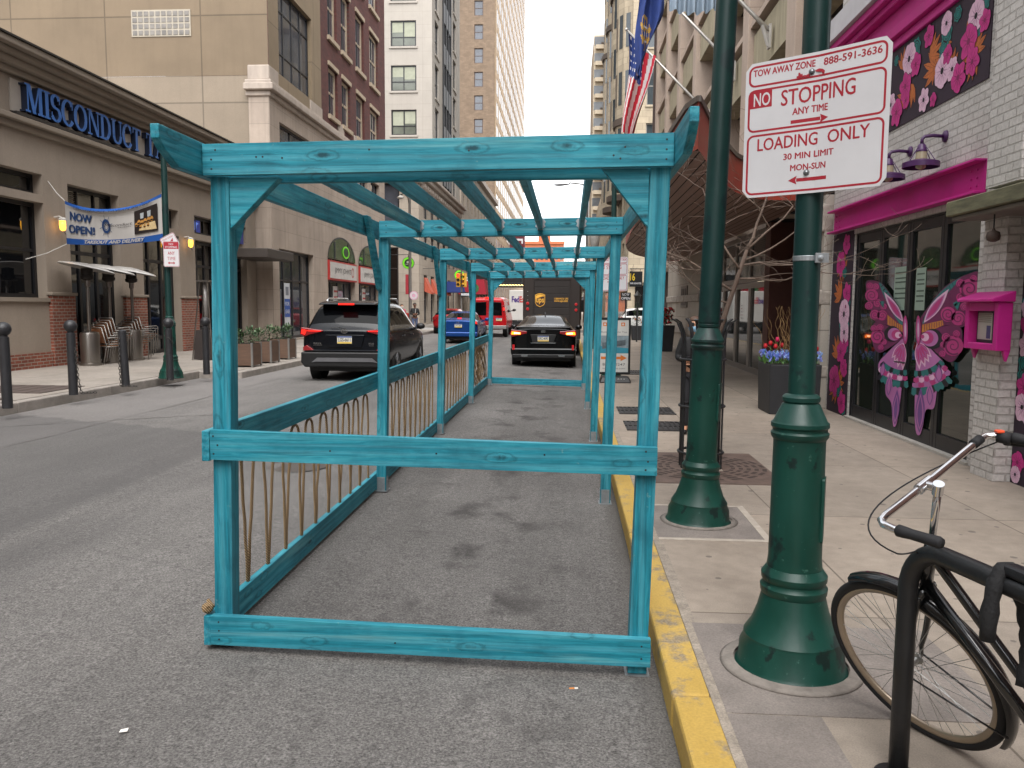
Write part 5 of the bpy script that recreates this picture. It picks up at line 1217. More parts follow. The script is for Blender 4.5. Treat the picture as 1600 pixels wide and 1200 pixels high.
# plank canopy
PLK = M('soffit_plank', '#8d6d60', .55, var=.28, vs=3, streak=(6, .3, 1)); GAP = M('plank_gap', '#150e0c', .9); REDF = M('fascia_red', '#8f3525', .5, var=.18, vs=2.5, streak=(1, 1, 3)); CAPM = M('fascia_cap', '#4e453f', .5)
edge = [(4.42, 14.6), (4.1, 14.5), (3.36, 14.35), (2.95, 13.9), (2.65, 13.35), (2.3, 12.4), (1.87, 11.1), (1.62, 10.2), (1.5, 9.8), (1.42, 10.2), (1.40, 11.5), (1.42, 15), (1.52, 20), (1.70, 24.6), (1.95, 27), (2.35, 29), (3.0, 31), (3.7, 32.4), (4.42, 33)]
cz0, cz1 = 3.60, 4.15
cpy = T('entrance_canopy', 'curved entrance canopy with red fascia and brown plank soffit', 'canopy', (4.2, 20, cz0))
g = MB(); n = len(edge)
for (a, b) in zip(edge, edge[1:]): g.add([(a[0], a[1], cz0), (b[0], b[1], cz0), (b[0], b[1], cz1), (a[0], a[1], cz1)], [(0, 1, 2, 3)])
g.build('fascia', REDF, cpy)
g = MB(); g.flat(edge, lambda u, v, d: (u, v, cz1+d), .0); 
for (a, b) in zip(edge, edge[1:]): g.beam((*a, cz1+.03), (*b, cz1+.03), .05, .07)
g.build('roof_edge', CAPM, cpy)
# planks: strips along the street clipped to the plan
def yr(x):
    ys_ = []
    for (a, b) in zip(edge, edge[1:]+edge[:1]):
        if (a[0]-x)*(b[0]-x) < 0: f = (x-a[0])/(b[0]-a[0]); ys_.append(a[1]+(b[1]-a[1])*f)
    ys_.sort(); return ys_
g = MB(); xx = 1.42
while xx < 4.38:
    x1 = min(xx+.165, 4.4); a, b = yr(xx+.004), yr(x1-.014)
    if len(a) >= 2 and len(b) >= 2:
        ya0, ya1, yb0, yb1 = a[0], a[-1], b[0], b[-1]
        g.add([(xx, ya0, cz0+.03), (x1-.02, yb0, cz0+.03), (x1-.02, yb1, cz0+.03), (xx, ya1, cz0+.03)], [(0, 1, 2, 3)], 0)
    xx = x1
g.flat(edge, lambda u, v, d: (u, v, cz0+.05), 0, 1); g.build('soffit', [PLK, GAP], cpy)
# ---------------------------------------------------------------- flags
POLE = M('flagpole_metal', '#b7b3ad', .35, metal=.5)
def flagpole(lab, y, z0, L_):
    t = T('flagpole', lab, 'flagpole', (XH, y, z0), group='flagpoles on the garage front'); g = MB(); b = Vector((XH+.0, y, z0)); e = b+Vector((-L_, 0, L_))*.7071
    g.tube([b, b+Vector((-.35, 0, .35)), e], [.06, .045, .030], 10); g.ball(tuple(e), .055, 8); g.build('pole', POLE, t, smooth=True)
    g = MB(); g.hexa([(XH-.001, y-.09, z0-.4), (XH-.001, y+.09, z0-.4), (XH+.05, y+.09, z0-.4), (XH+.05, y-.09, z0-.4)], [(XH-.001, y-.09, z0+.12), (XH-.001, y+.09, z0+.12), (XH+.05, y+.09, z0+.12), (XH+.05, y-.09, z0+.12)]); g.tube([(XH, y, z0-.35), (XH-.12, y, z0+.1)], [.03, .06], 8); g.build('bracket', POLE, t); return b, e
def cloth(t, top, cols, fn_m, mats, nu, nv, drop, name='cloth'):
    """top: polyline along the pole; hangs down with folds"""
    g = MB(); vs = []
    for j in range(nv+1):
        for i in range(nu+1):
            u, v = i/nu, j/nv; p = top(u); q = drop(u, v); vs.append((p.x+q[0], p.y+q[1], p.z+q[2]))
    for j in range(nv):
        for i in range(nu): g.add([], []) if False else None
    g.v = [tuple(p) for p in vs]
    for j in range(nv):
        for i in range(nu): g.f.append((j*(nu+1)+i, j*(nu+1)+i+1, (j+1)*(nu+1)+i+1, (j+1)*(nu+1)+i)); g.mi.append(fn_m((i+.5)/nu, (j+.5)/nv))
    return g.build(name, mats, t, smooth=True)
FLG = [M('flag_blue', '#243a78', .8, var=.15, vs=6), M('flag_red', '#b41b30', .8, var=.12, vs=6), M('flag_white', '#d4cfcc', .8, var=.1, vs=6), M('flag_gold', '#b08a3a', .8, var=.3, vs=20), M('flag_pale', '#8b9aa8', .8, var=.12, vs=4)]
# stars and stripes, limp from the tip
b, e = flagpole('farthest slanting flagpole carrying the striped flag', 26.8, 7.95, 3.75)
def m_us(u, v):
    return (0 if not (int(u*16) % 2 == 0 and int(v*52) % 2 == 0) else 2) if v < .36 and u < .56 else (1 if int(u*8+v*0) % 2 == 0 else 2)
t = T('striped_flag', 'limp red and white striped flag with starry blue canton', 'flag', tuple(e), group='flags over the canopy')
def top_us(u): return e+(b-e).normalized()*(.08+1.2*u)
def drop_us(u, v): s = v*3.15*(1-.1*u); return (-.12*v+.05*math.sin(v*5)+.05*math.sin(u*9+v*3)-u*.42*v, .20*math.sin(u*11+v*2.0), -s+u*.35*v)
def m_us2(u, v):
    if v < .42 and u < .62: return 2 if (int(u*22) % 3 == 1 and int(v*40) % 3 == 1) else 0
    return 1 if int((u*1.0+v*.25)*9) % 2 == 0 else 2
cloth(t, top_us, None, m_us2, FLG, 44, 60, drop_us)
# blue state flag with a golden crest
b, e = flagpole('middle slanting flagpole carrying the dark blue flag', 22.9, 8.3, 4.0)
t = T('blue_flag', 'limp dark blue flag with golden crest hanging from the middle pole', 'flag', tuple(e), group='flags over the canopy')
e2 = e
def top_b(u): return e2+(b-e2).normalized()*(.34+.98*u)
def drop_b(u, v): w = 1-abs(u-.25)*.9; s = v*(2.75*(1-.62*max(0, u-.35))); return (-.55*u*v*v-.03+.05*math.sin(v*7+u*6), .16*math.sin(u*12+v*2.5), -s)
def m_b(u, v):
    dx, dy = (u-.42)/.20, (v-.53)/.17
    q = dx*dx+dy*dy
    if q < 1 and (math.sin(u*70)+math.sin(v*55)) > -.25: return 3 if q > .3 or math.sin(v*90) > 0 else 2
    return 0
cloth(t, top_b, None, m_b, FLG, 40, 50, drop_b)
b, e = flagpole('nearest slanting flagpole carrying the pale blue flag', 19.0, 7.95, 3.6)
t = T('pale_flag', 'pale grey-blue flag draped below the nearest slanting flagpole', 'flag', (2.8, 19, 9), group='flags over the canopy')
b3, e3 = b.copy(), e.copy()
cloth(t, lambda u: b3+(e3-b3).normalized()*(1.55+1.55*u), None, lambda u, v: 4, FLG, 40, 24, lambda u, v: (-.02*v, .10*math.sin(u*34)*(.3+v), -v*((1.55+1.55*u)*.7071-.5+.12*math.sin(u*3.1))))
# ---------------------------------------------------------------- ornate bay building and far tower
ORN = slabs('ornate_stone', '#a3957f', .9, .45, 'both', .012, .6, .2, .8, .10, .2, .5); ORD = M('ornate_dark', '#4b3f36', .8, var=.2); WGL = glass('old_window_glass', '#3b4144', .06, .7); WFR = M('sash_pale', '#8f8a82', .6)
orn = T('ornate_building', 'tall ornate stone building with curved bays and dark cornices behind the flags', 'building', (5, 75, 0))
fO = wallR(4.45); fO2 = wallF(61.2); ops = []
for k in range(9):
    for q in range(8): ops.append((66.2+3.9*q, 67.7+3.9*q, 4.4+4.1*k, 6.9+4.1*k))
ops2 = [(5.55+3.6*q, 6.75+3.6*q, 12.5+4.1*k, 15.3+4.1*k) for q in range(3) for k in range(6)]
g = MB(); holes(g, fO, 61.2, 97, 0, 42, ops, .3); holes(g, fO2, 4.45, 18, 0, 42, ops2, .3); g.flat([(4.45, 0), (14, 0), (14, 42), (4.45, 42)], lambda u, v, d: (u, 97, v), 0); g.build('wall', ORN, orn)
for (a, b_, c_, d_) in ops2: window(orn, fO2, a, b_, c_, d_, -.25, WFR, WGL, 1, 2, .08, name='window', sill=ORN)
g = MB()
for (a, b_, c_, d_) in ops: pbox(g, fO, a+.08, b_-.08, c_+.05, d_-.05, -.28, -.26)
g.build('window_panes', WGL, orn)
g = MB()
for (a, b_, c_, d_) in ops:
    pbox(g, fO, a, b_, (c_+d_)/2-.05, (c_+d_)/2+.05, -.25, -.18); pbox(g, fO, a, a+.1, c_, d_, -.25, -.18); pbox(g, fO, b_-.1, b_, c_, d_, -.25, -.18); pbox(g, fO, a-.15, b_+.15, c_-.2, c_, -.1, .12); pbox(g, fO, a-.12, b_+.12, d_, d_+.3, -.1, .08)
g.build('window_trim', ORN, orn)
for yb in (63.6, 71.5, 79.5, 88):       # curved bays
    prof = [(yb-1.9, 0), (yb-1.55, .55), (yb-.8, .95), (yb, 1.05), (yb+.8, .95), (yb+1.55, .55), (yb+1.9, 0)]
    g = MB(); g.prism([(y, -d) for y, d in prof], lambda u, v, d: (4.45+v, u, d), 11.2, 42); bay = g.build('curved_bay', ORN, orn)
    for k in range(8):
        z = 12.8+4.1*k; g = MB()
        for (y0_, d0_), (y1_, d1_) in zip(prof[:-1], prof[1:]):
            ym, dm = (y0_+y1_)/2, (d0_+d1_)/2; dy, dd = y1_-y0_, d1_-d0_; L_ = math.hypot(dy, dd); nx, ny = -dy/L_, -dd/L_
            P = [(4.45-dm+(-dd)*s+nx*.03, ym+dy*s-abs(ny)*.03*(1 if y0_ < yb else -1)) for s in (-.27, .27)]
            g.add([(P[0][0], P[0][1], z), (P[1][0], P[1][1], z), (P[1][0], P[1][1], z+2.4), (P[0][0], P[0][1], z+2.4)], [(0, 1, 2, 3)])
        g.build('bay_window', WGL, bay)
    for z, s_ in ((10.8, 1.14), (15.4, 1.10), (27.6, 1.12)): g = MB(); g.prism([((y-yb)*1.08+yb, -d*s_-.06) for y, d in prof], lambda u, v, d: (4.45+v, u, d), z, z+.5); g.build('bay_cornice', ORD, bay)
g = MB(); pbox(g, fO, 61, 97, 3.6, 4.0, 0, .35); pbox(g, fO2, 4.1, 18, 3.6, 4.0, 0, .35); g.build('string_course', ORN, orn); g = MB(); pbox(g, fO2, 4.45, 18, 10.4, 10.8, 0, .25); g.build('string_course', ORN, orn)
g = MB(); pbox(g, fO, 62, 96.6, .2, 3.4, .02, .05); pbox(g, fO2, 5, 17, .2, 3.4, .02, .05); g.build('shopfront', glass('dark_shopfront', '#1b1a1a', .08, .6), orn)
TWC = M('tower_cream', '#b5a894', .8, var=.1); TWD = glass('tower_glass', '#5c5f63', .15, .5)
tw = T('apartment_tower', 'distant cream apartment tower with stacked balconies against the white sky', 'apartment tower', (8, 150, 0))
for nm, x0, x1, ya, ht in (('wing', 4.0, 6.1, 150, 50.5), ('wing', 6.1, 14, 146, 52.5)):
    g = MB(); g.box(x0, x1, ya, ya+20, 0, ht); wg = g.build(nm, TWC, tw)
    for k in range(17):
        z = 2+2.85*k
        p = MB(); p.box(x0+.1, x0+1.9, ya-.06, ya-.01, z+1.1, z+2.6); p.build('glazing', TWD, wg)
        p = MB(); p.box(x0+.3, x0+2.1, ya-.75, ya-.02, z+.35, z+1.05); p.box(x0+1.3, x0+2.05, ya-.5, ya-.07, z+1.06, z+1.5, 1); p.build('balcony', [TWC, ORD], wg)
# ================================================================== LEFT SIDE : tavern
XL = -12.0; fT = wallL(XL); ZB = .28
STUC = slabs('tavern_stucco', '#8f8376', 30, 30, 'y', .001, .9, .14, .85, .02, .18, 0, .1)
STUD = M('tavern_molding', '#877c6f', .8, var=.14, vs=2, bump=.1, streak=(1, .4, 2))
RBRK = brick('red_brick', '#6e3a2c', '#8a4c39', '#8f8478', 'both', .21, .075, .011, .85, .6, .2)
TVF = M('tavern_frame', '#141417', .45, var=.2, vs=5); TVG = glass('tavern_glass', '#0e1013', .03, .8)
tv = T('tavern', 'single-storey beige stucco tavern with dark windows, brick piers and heavy cornice', 'tavern', (-12.5, 22, ZB))
wins = [(11.6, 17.80, 4.2, 4.66, 'transom_window', 5), (11.6, 17.80, 1.87, 4.02, 'large_window', 5)]
doors = [(18.72, 20.92), (22.05, 24.2), (25.25, 27.0), (27.8, 29.4)]
ops = [w[:4] for w in wins]+[(a, b, 4.02, 4.6) for a, b in doors]+[(a, b, ZB, 3.82) for a, b in doors]
g = MB(); holes(g, fT, 9.0, 30.3, 0, 6.0, ops, .35); g.flat([(XL, 0), (XL-14, 0), (XL-14, 7), (XL, 7)], lambda u, v, d: (u, 30.3, v), 0); g.flat([(XL, 9), (XL-14, 9), (XL-14, 30.3), (XL, 30.3)], lambda u, v, d: (u, v, 7.1), 0)
g.build('wall', STUC, tv)
for a, b, c, d_, nm, n in wins: window(tv, fT, a, b, c, d_, -.3, TVF, TVG, n, 1 if d_-c < 1 else 2, .09, name=nm)
for a, b in doors:
    window(tv, fT, a, b, 4.03, 4.59, -.3, TVF, TVG, 3, 1, .08, name='transom_window')
    n = 3
    window(tv, fT, a, b, ZB+.02, 3.81, -.3, TVF, TVG, n, 1, .10, name='folding_door_window', vs=[3.0, .75], bw=.09)
# pieces seen in the glass: blinds, a lit blue screen
g = MB()
for k in range(9): pbox(g, fT, 19.0, 19.5, 4.1+k*.05, 4.125+k*.05, -.27, -.262)
g.build('window_blind', M('blind_brown', '#4a4038', .7), tv)
g = MB(); pbox(g, fT, 25.55, 26.2, 4.1, 4.5, -.27, -.255, 0); g.flat([(25.7, 4.15), (25.9, 4.2), (25.95, 4.35), (26.1, 4.4), (25.8, 4.46)], fT, -.252, 1); g.build('blue_screen', [M('screen_blue', '#1c2c74', .4, emit=.2), M('screen_pale', '#5a78c8', .4, emit=.25)], tv)
g = MB(); pbox(g, fT, 28.2, 29.0, 3.95, 4.9, .02, .06, 0); g.flat([(28.35, 4.05), (28.5, 4.05), (28.5, 4.4), (28.35, 4.4)], fT, .065, 1); g.build('blue_poster', [M('poster_blue', '#23307c', .5), M('poster_white', '#b9bccc', .5)], tv)
# brick pier bases, wall base
piers = [(17.82, 18.70), (20.94, 22.03), (24.22, 25.23), (27.02, 27.78)]
for a, b in piers:
    g = MB(); pbox(g, fT, a, b, 0, 1.93, .002, .09); g.build('brick_base', RBRK, tv)
    g = MB(); pbox(g, fT, a-.05, b+.05, 1.932, 2.0, -.02, .13); g.build('pier_cap', STUD, tv, bevel=.01)
g = MB(); pbox(g, fT, 9, 17.8, 0, .62, .002, .06); g.build('brick_plinth', RBRK, tv)
g = MB(); pbox(g, fT, 11.5, 17.81, 1.78, 1.865, -.02, .06); g.build('window_sill', STUD, tv)
# entablature
for nm, z0, z1, d in (('architrave', 5.50, 5.64, .10), ('architrave', 5.64, 5.76, .22), ('frieze', 5.76, 6.60, .06), ('cornice', 6.60, 6.74, .18), ('cornice', 6.74, 6.90, .32), ('cornice', 6.90, 7.02, .46), ('cornice', 7.02, 7.16, .62)):
    g = MB(); pbox(g, fT, 9, 30.28, z0, z1, -.05, d+.001); g.build(nm, STUD if nm != 'frieze' else STUC, tv, bevel=.02, seg=2)
g = MB(); pbox(g, fT, 9, 30.28, 7.162, 7.20, -.05, .66); g.build('flashing', M('dark_flashing', '#2a2725', .5), tv)
g = MB(); pbox(g, fT, 16.75, 28.6, 5.84, 6.52, .062, .10); g.build('sign_board', M('sign_board_grey', '#a39b92', .7, var=.08), tv)
g = MB(); pbox(g, fT, 16.75, 28.6, 5.765, 5.83, .1, .22); g.build('sign_gutter', M('dark_flashing', '#2a2725'), tv)
# raised serif letters
def stroke(path, thin, thick):
    L_, R_ = [], []
    for i, p in enumerate(path):
        a, b = path[max(0, i-1)], path[min(len(path)-1, i+1)]; dx, dy = b[0]-a[0], b[1]-a[1]; n = math.hypot(dx, dy) or 1
        w = (thin+(thick-thin)*abs(dy/n)**1.3)/2; nx, ny = -dy/n, dx/n; L_.append((p[0]+nx*w, p[1]+ny*w)); R_.append((p[0]-nx*w, p[1]-ny*w))
    return [[L_[i], L_[i+1], R_[i+1], R_[i]] for i in range(len(path)-1)]
def arcp(cx, cy, rx, ry, a0, a1, n=16): return [(cx+rx*math.cos(R(a0+(a1-a0)*i/n)), cy+ry*math.sin(R(a0+(a1-a0)*i/n))) for i in range(n+1)]
TK, TN, SF = .19, .08, .07
def vbar(x, w=TK, y0=0, y1=1): return [[(x-w/2, y0), (x+w/2, y0), (x+w/2, y1), (x-w/2, y1)]]
def serif(x, y, w=.30): return [[(x-w/2, y), (x+w/2, y), (x+w/2, y+SF), (x-w/2, y+SF)]]
def diag(x0, y0, x1, y1, w): return [[(x0-w/2, y0), (x0+w/2, y0), (x1+w/2, y1), (x1-w/2, y1)]]
GLY = {
 'M': (1.05, serif(.16, 0, .28)+vbar(.16, TN)+serif(.14, .93, .26)+diag(.5, 0, .22, 1, TK)+diag(.5, 0, .80, 1, TN)+vbar(.86)+serif(.86, 0, .34)+serif(.90, .93, .24)),
 'I': (.42, vbar(.21)+serif(.21, 0, .36)+serif(.21, .93, .36)),
 'S': (.66, stroke(arcp(.32, .735, .22, .235, 20, 270)+arcp(.32, .265, .24, .235, 90, -160), TN, TK)+[[(.52, .68), (.57, .68), (.57, .97), (.52, .97)], [(.05, .05), (.10, .05), (.10, .33), (.05, .33)]]),
 'C': (.80, stroke(arcp(.42, .5, .33, .47, 40, 325, 26), TN, TK)+[[(.66, .66), (.72, .66), (.72, .98), (.66, .98)]]),
 'O': (.90, stroke(arcp(.45, .5, .35, .47, 0, 360, 30), TN, TK)),
 'N': (.90, vbar(.18, TN)+serif(.18, 0, .3)+serif(.14, .93, .24)+diag(.74, 0, .2, 1, TK)+vbar(.76, TN)+serif(.78, .93, .28)),
 'D': (.86, vbar(.2)+serif(.16, 0, .3)+serif(.16, .93, .3)+stroke([(.25, .96)]+arcp(.36, .5, .36, .465, 90, -90, 18)+[(.25, .04)], TN, TK)),
 'U': (.88, vbar(.2, TK, .3, 1)+serif(.2, .93, .34)+vbar(.72, TN, .3, 1)+serif(.72, .93, .28)+stroke([(.2, .36)]+arcp(.46, .32, .26, .28, 180, 360, 14)+[(.72, .36)], TN, TK)),
 'T': (.80, vbar(.4)+serif(.4, 0, .34)+[[(.06, .92), (.74, .92), (.74, 1), (.06, 1)], [(.06, .74), (.11, .74), (.14, .94), (.06, .94)], [(.74, .74), (.69, .74), (.66, .94), (.74, .94)]]),
 'A': (.88, diag(.14, 0, .42, 1, TN)+diag(.70, 0, .44, 1, TK)+serif(.14, 0, .28)+serif(.70, 0, .34)+[[(.24, .33), (.58, .33), (.56, .40), (.26, .40)]]),
 'V': (.86, diag(.44, 0, .18, 1, TK)+diag(.46, 0, .70, 1, TN)+serif(.18, .93, .34)+serif(.70, .93, .28)),
 'E': (.74, vbar(.2)+[[(.05, 0), (.66, 0), (.66, SF), (.05, SF)], [(.05, .93), (.62, .93), (.62, 1), (.05, 1)], [(.25, .47), (.50, .47), (.50, .54), (.25, .54)], [(.60, .0), (.66, 0), (.66, .24), (.60, .2)], [(.56, .8), (.62, .76), (.62, 1), (.56, 1)]]),
 'R': (.88, vbar(.2)+serif(.2, 0, .34)+serif(.16, .93, .3)+stroke([(.25, .96), (.4, .96)]+arcp(.4, .74, .2, .22, 90, -90, 12)+[(.25, .52)], TN, TK*.9)+diag(.76, 0, .42, .52, TK)+serif(.78, 0, .2)),
}
BLU = M('letter_blue', '#2d62a8', .45, var=.1); BLD = M('letter_side', '#101c33', .5)
def serif_word(word, u, z, h, wsc, parent, d0, d1):
    for ch in word:
        if ch == ' ': u += .45*h*wsc; continue
        w, polys = GLY[ch]; g = MB()
        for q, P_ in enumerate(polys):
            pts = [(u+x*h*wsc, z+y*h) for x, y in P_]; dd = d1+.0015*(q % 4)
            n = len(pts); g.add([fT(a, b, d0) for a, b in pts]+[fT(a, b, dd) for a, b in pts], [tuple(range(n, 2*n))], 0); o_ = len(g.v)-2*n
            for i in range(n): j = (i+1) % n; g.f.append((o_+i, o_+j, o_+j+n, o_+i+n)); g.mi.append(1)
        g.build('letter', [BLU, BLD], parent); u += w*h*wsc*.98
    return u
ts = T('tavern_sign', 'large raised blue serif letters spelling the tavern name on its frieze', 'sign', (XL+.1, 17, 5.9))
serif_word('MISCONDUCT', 17.0, 5.885, .60, 1.00, ts, .101, .24)
serif_word('TAVERN', 21.98, 5.885, .60, 1.06, ts, .101, .24)
# sconces
LAMP = M('lamp_glow', '#ffb437', .4, emit=1.3); SCW = M('sconce_white', '#b9b4ac', .5)
for px, py, lab in ((98, 352, 'lit jar wall lamp left of the hanging banner'), (298, 380, 'lit jar wall lamp on the pier right of the no stopping sign')):
    p = PX(px, py, XL+.2); t = T('wall_sconce', lab, 'wall lamp', (XL, p.y, p.z), group='lit wall lamps on the tavern'); c = (XL+.2, p.y, p.z)
    g = MB(); g.tube([(XL, c[1], c[2]+.18), (XL+.12, c[1], c[2]+.2), (XL+.2, c[1], c[2]+.16)], .025, 8); g.lathe([(.09, .10), (.09, .14), (.05, .18)], c, 14); g.build('bracket', SCW, t, auto=40)
    g = MB(); g.lathe([(.07, .10), (.075, 0), (.06, -.1), (.02, -.13)], c, 14); g.build('glowing_jar', LAMP, t, smooth=True)
    g = MB(); g.tube([(c[0], c[1], c[2]-.12), (c[0]-.05, c[1]+.2, c[2]-.2), (XL+.02, c[1]+.5, c[2]-.15)], .008, 5); g.build('cable', TVF, t)
# flat awning at the tavern's far end
g = MB(); pbox(g, fT, 27.6, 30.25, 3.40, 3.72, .0, 1.5); o = g.build('flat_awning', M('awning_brown', '#3a332e', .6, var=.2), loc=(XL, 29, 3.4), bevel=.02); tag(o, 'flat dark brown awning slab over the door at the far end of the tavern', 'awning')
# ------------------------------------------------ things on the tavern pavement
SST = M('brushed_steel', '#8f8a84', .3, metal=.95, var=.12, vs=4, streak=(1, 1, .2)); SSD = M('burner_dark', '#25211f', .6, metal=.4)
def heater(px, py, lab, tilt=.1, tank=True):
    p = PX(px, py, -11.35); x, y = -11.3, p.y; t = T('patio_heater', lab, 'patio heater', (x, y, ZB+.003), group='mushroom patio heaters'); z = ZB+.003
    g = MB(); g.lathe([(.26, 0), (.26, .05), (.22, .06), (.22, .09)], (x, y, z), 24); g.build('base', SST, t, auto=40)
    g = MB(); g.lathe([(.21, .09), (.215, .72), (.20, .78), (.12, .80)], (x, y, z), 26, cap=False); g.build('tank_housing', SST, t, auto=40)
    g = MB(); g.lathe([(.04, .78), (.036, 1.85), (.06, 1.87), (.06, 2.0), (.04, 2.0)], (x, y, z), 14); g.build('post', SST, t, auto=40)
    g = MB(); g.lathe([(.06, 2.0), (.14, 2.03), (.15, 2.10), (.13, 2.11), (.13, 2.28), (.03, 2.3)], (x, y, z), 20); g.build('burner', SSD, t, auto=40)
    g = MB(); ax_ = Vector((.16, .05+tilt*.6, 1)).normalized(); g.lathe([(.62, 2.28-.0), (.58, 2.315), (.30, 2.37), (.01, 2.40), (.01, 2.395), (.30, 2.36), (.6, 2.29)], Vector((x, y, z))-Vector((ax_.x, ax_.y, ax_.z-1))*2.3, 30, cap=False, axis=ax_); g.build('reflector', M('heater_hood', '#b9b6b2', .35, metal=.35, var=.1), t, auto=50)
heater(139, 570, 'nearest mushroom patio heater, left of the stacked chairs, with full steel tank', .14)
heater(172, 565, 'middle mushroom patio heater of three by the tavern doors', .08); heater(207, 560, 'farthest mushroom patio heater against the second brick pier', .05)
# stacked slatted chairs : one chair with parts, copied
CHA = M('chair_aluminium', '#8f8b86', .4, metal=.7, var=.1); CHW = M('chair_slats', '#8a5f42', .6, var=.25, vs=8, streak=(.3, 4, 4))
ch0 = T('slatted_chair', 'lowest slatted chair in the nearer stack', 'chair', (0, 0, 0), group='slatted chairs stacked by the tavern doors')
g = MB()      # local: seat faces +y
for sx in (-.26, .26):
    g.tube([(sx, .22, .0), (sx, .24, .62), (sx, .20, .65), (sx, -.18, .63)], .014, 6); g.tube([(sx, -.30, 0), (sx, -.20, .45), (sx, -.32, .88)], .014, 6)
    g.tube([(sx, .22, .42), (sx, -.2, .42)], .012, 6)
g.tube([(-.26, .235, .42), (.26, .235, .42)], .012, 6); g.tube([(-.26, -.32, .88), (.26, -.32, .88)], .014, 6); g.tube([(-.26, -.2, .42), (.26, -.2, .42)], .012, 6); g.tube([(-.26, .23, .58), (.26, .23, .58)], .010, 6)
g.build('frame', CHA, ch0, smooth=True)
g = MB()
for k in range(6): g.box(-.25, .25, -.19+.07*k, -.13+.07*k, .435, .45)
g.build('seat', CHW, ch0)
g = MB()
for k in range(4): 
    f0, f1 = .15+.2*k, .15+.2*k+.16; p0 = Vector((0, -.2-.12*f0, .45+.43*f0)); p1 = Vector((0, -.2-.12*f1, .45+.43*f1)); g.beam(p0, p1, .50, .012, up=(0, 1, .2))
g.build('backrest', CHW, ch0)
ordn = ['lowest', 'second lowest', 'middle', 'second highest', 'topmost']
k0 = 0
for si, (x, y, nm) in enumerate(((-11.25, 18.95, 'nearer'), (-11.35, 20.35, 'farther'))):
    for k in range(5):
        loc = (x+.02*k, y+.085*k-.1, ZB+.004+.058*k)
        lab = f'{ordn[k]} slatted chair in the {nm} stack by the patio heaters'
        if si == 0 and k == 0: ch0.location = loc; ch0.rotation_euler = (0, 0, R(-24)); ch0['label'] = lab
        else: dup(ch0, loc, lab, R(-24))
# bollards with chains
BOLM = M('bollard_black', '#232326', .5, var=.25, vs=12, bump=.15)
def bollard(px, py, lab, ball=True, lean=0, chain=None, rr=.068):
    r_ = ray(px, py); tt = (SWL-H)/r_.z; x, y = r_.x*tt, r_.y*tt; t = T('bollard', lab, 'bollard', (x, y, SWL), group='black bollards along the far kerb'); z = SWL+.002
    h = .98; L_ = Vector((lean, 0, 1)).normalized(); B = Vector((x, y, z))
    g = MB(); g.lathe([(rr, 0), (rr*.97, h), (rr*.6, h+.02)], B, 20, axis=L_); g.build('post', BOLM, t, auto=40)
    if ball: g = MB(); g.lathe([(rr*.7, h), (rr*.72, h+.03)], B, 16, axis=L_); g.ball(tuple(B+L_*(h+.115)), .10, 18); g.build('ball_top', BOLM, t, smooth=True)
    if chain:
        g = MB()
        for k in range(len(chain)-1):
            a, b = Vector(chain[k])+B, Vector(chain[k+1])+B; n = max(2, int((b-a).length/.045)); d = (b-a).normalized()
            for q in range(n):
                c = a+(b-a)*(q+.5)/n; s_ = d.orthogonal().normalized() if q % 2 else d.cross(d.orthogonal()).normalized()
                g.tube([c+d*.03*math.cos(w)+s_*.017*math.sin(w) for w in [i*math.pi/4 for i in range(8)]], .006, 4, closed=True)
        g.build('chain', M('chain_steel', '#4b4845', .5, metal=.6), t, smooth=True)
bollard(12, 638, 'round-topped black bollard standing nearest the left edge, without a chain')
bollard(115, 617, 'round-topped black bollard with a chain hanging, before the first patio heater', chain=[(.075, -.02, .75), (.085, 0, .3), (.10, .05, .02), (.2, .3, .01)])
bollard(197, 604, 'leaning black bollard that has lost its ball top', False, -.035, [(-.06, -.06, .86), (-.06, -.08, .4), (-.04, -.09, .02), (.2, .0, .01)])
bollard(266, 594, 'round-topped black bollard in front of the banner lamp post', chain=[(-.08, -.02, .85), (.06, -.08, .8), (.08, .0, .7)])
bollard(323, 585, 'round-topped black bollard just left of the front pergola post')
# lamp post with banner and signs
lp2 = lamp_post((-7.84, 15.3, SWL), 1.0, .06, 'dark green lamp post on the far pavement holding the banner', top=4.9)
g = MB()
BAN = [M('banner_white', '#b7b3af', .6, var=.06), M('banner_blue', '#1c4f97', .6, var=.1), M('banner_ink', '#1d3a66', .6), M('banner_dark', '#241b1a', .6), M('banner_bun', '#b5813f', .6, var=.3, vs=30), M('banner_glass', '#a9aeb0', .5), M('banner_board', '#c9b184', .6, var=.2, vs=20)]
bA, bB = Vector((-11.33, 17.56, 0)), Vector((-7.93, 15.36, 0)); bn = Vector((-(bB-bA).y, (bB-bA).x, 0)).normalized()
if bn.y > 0: bn = -bn
def ban(u, v, d):
    p = bA.lerp(bB, u); top = 4.04+( -.16)*u-.66*4*u*(1-u)*.36+.0; bot = 3.08-.09*u-.05*4*u*(1-u)
    fold = .10*math.exp(-((v-.93)/.06)**2)*4*u*(1-u)+.02*math.sin(u*9+v*4)*(1-abs(2*u-1))
    z = bot+(top-bot)*v
    q = p+bn*(d*.0045+.02*math.sin(u*7)+fold*.6); return (q.x, q.y, z)
t = T('banner', 'white and blue banner announcing takeout, strung from the tavern to a lamp post', 'banner', (-9.6, 16.5, 3.5))
g = MB(); NU, NV = 40, 14
for i in range(NU):
    for j in range(NV):
        u0, u1, v0, v1 = i/NU, (i+1)/NU, j/NV, (j+1)/NV; g.flat([(u0, v0), (u1, v0), (u1, v1), (u0, v1)], ban, 0, 1 if (v1 < .16 or v0 > .86) else 0)

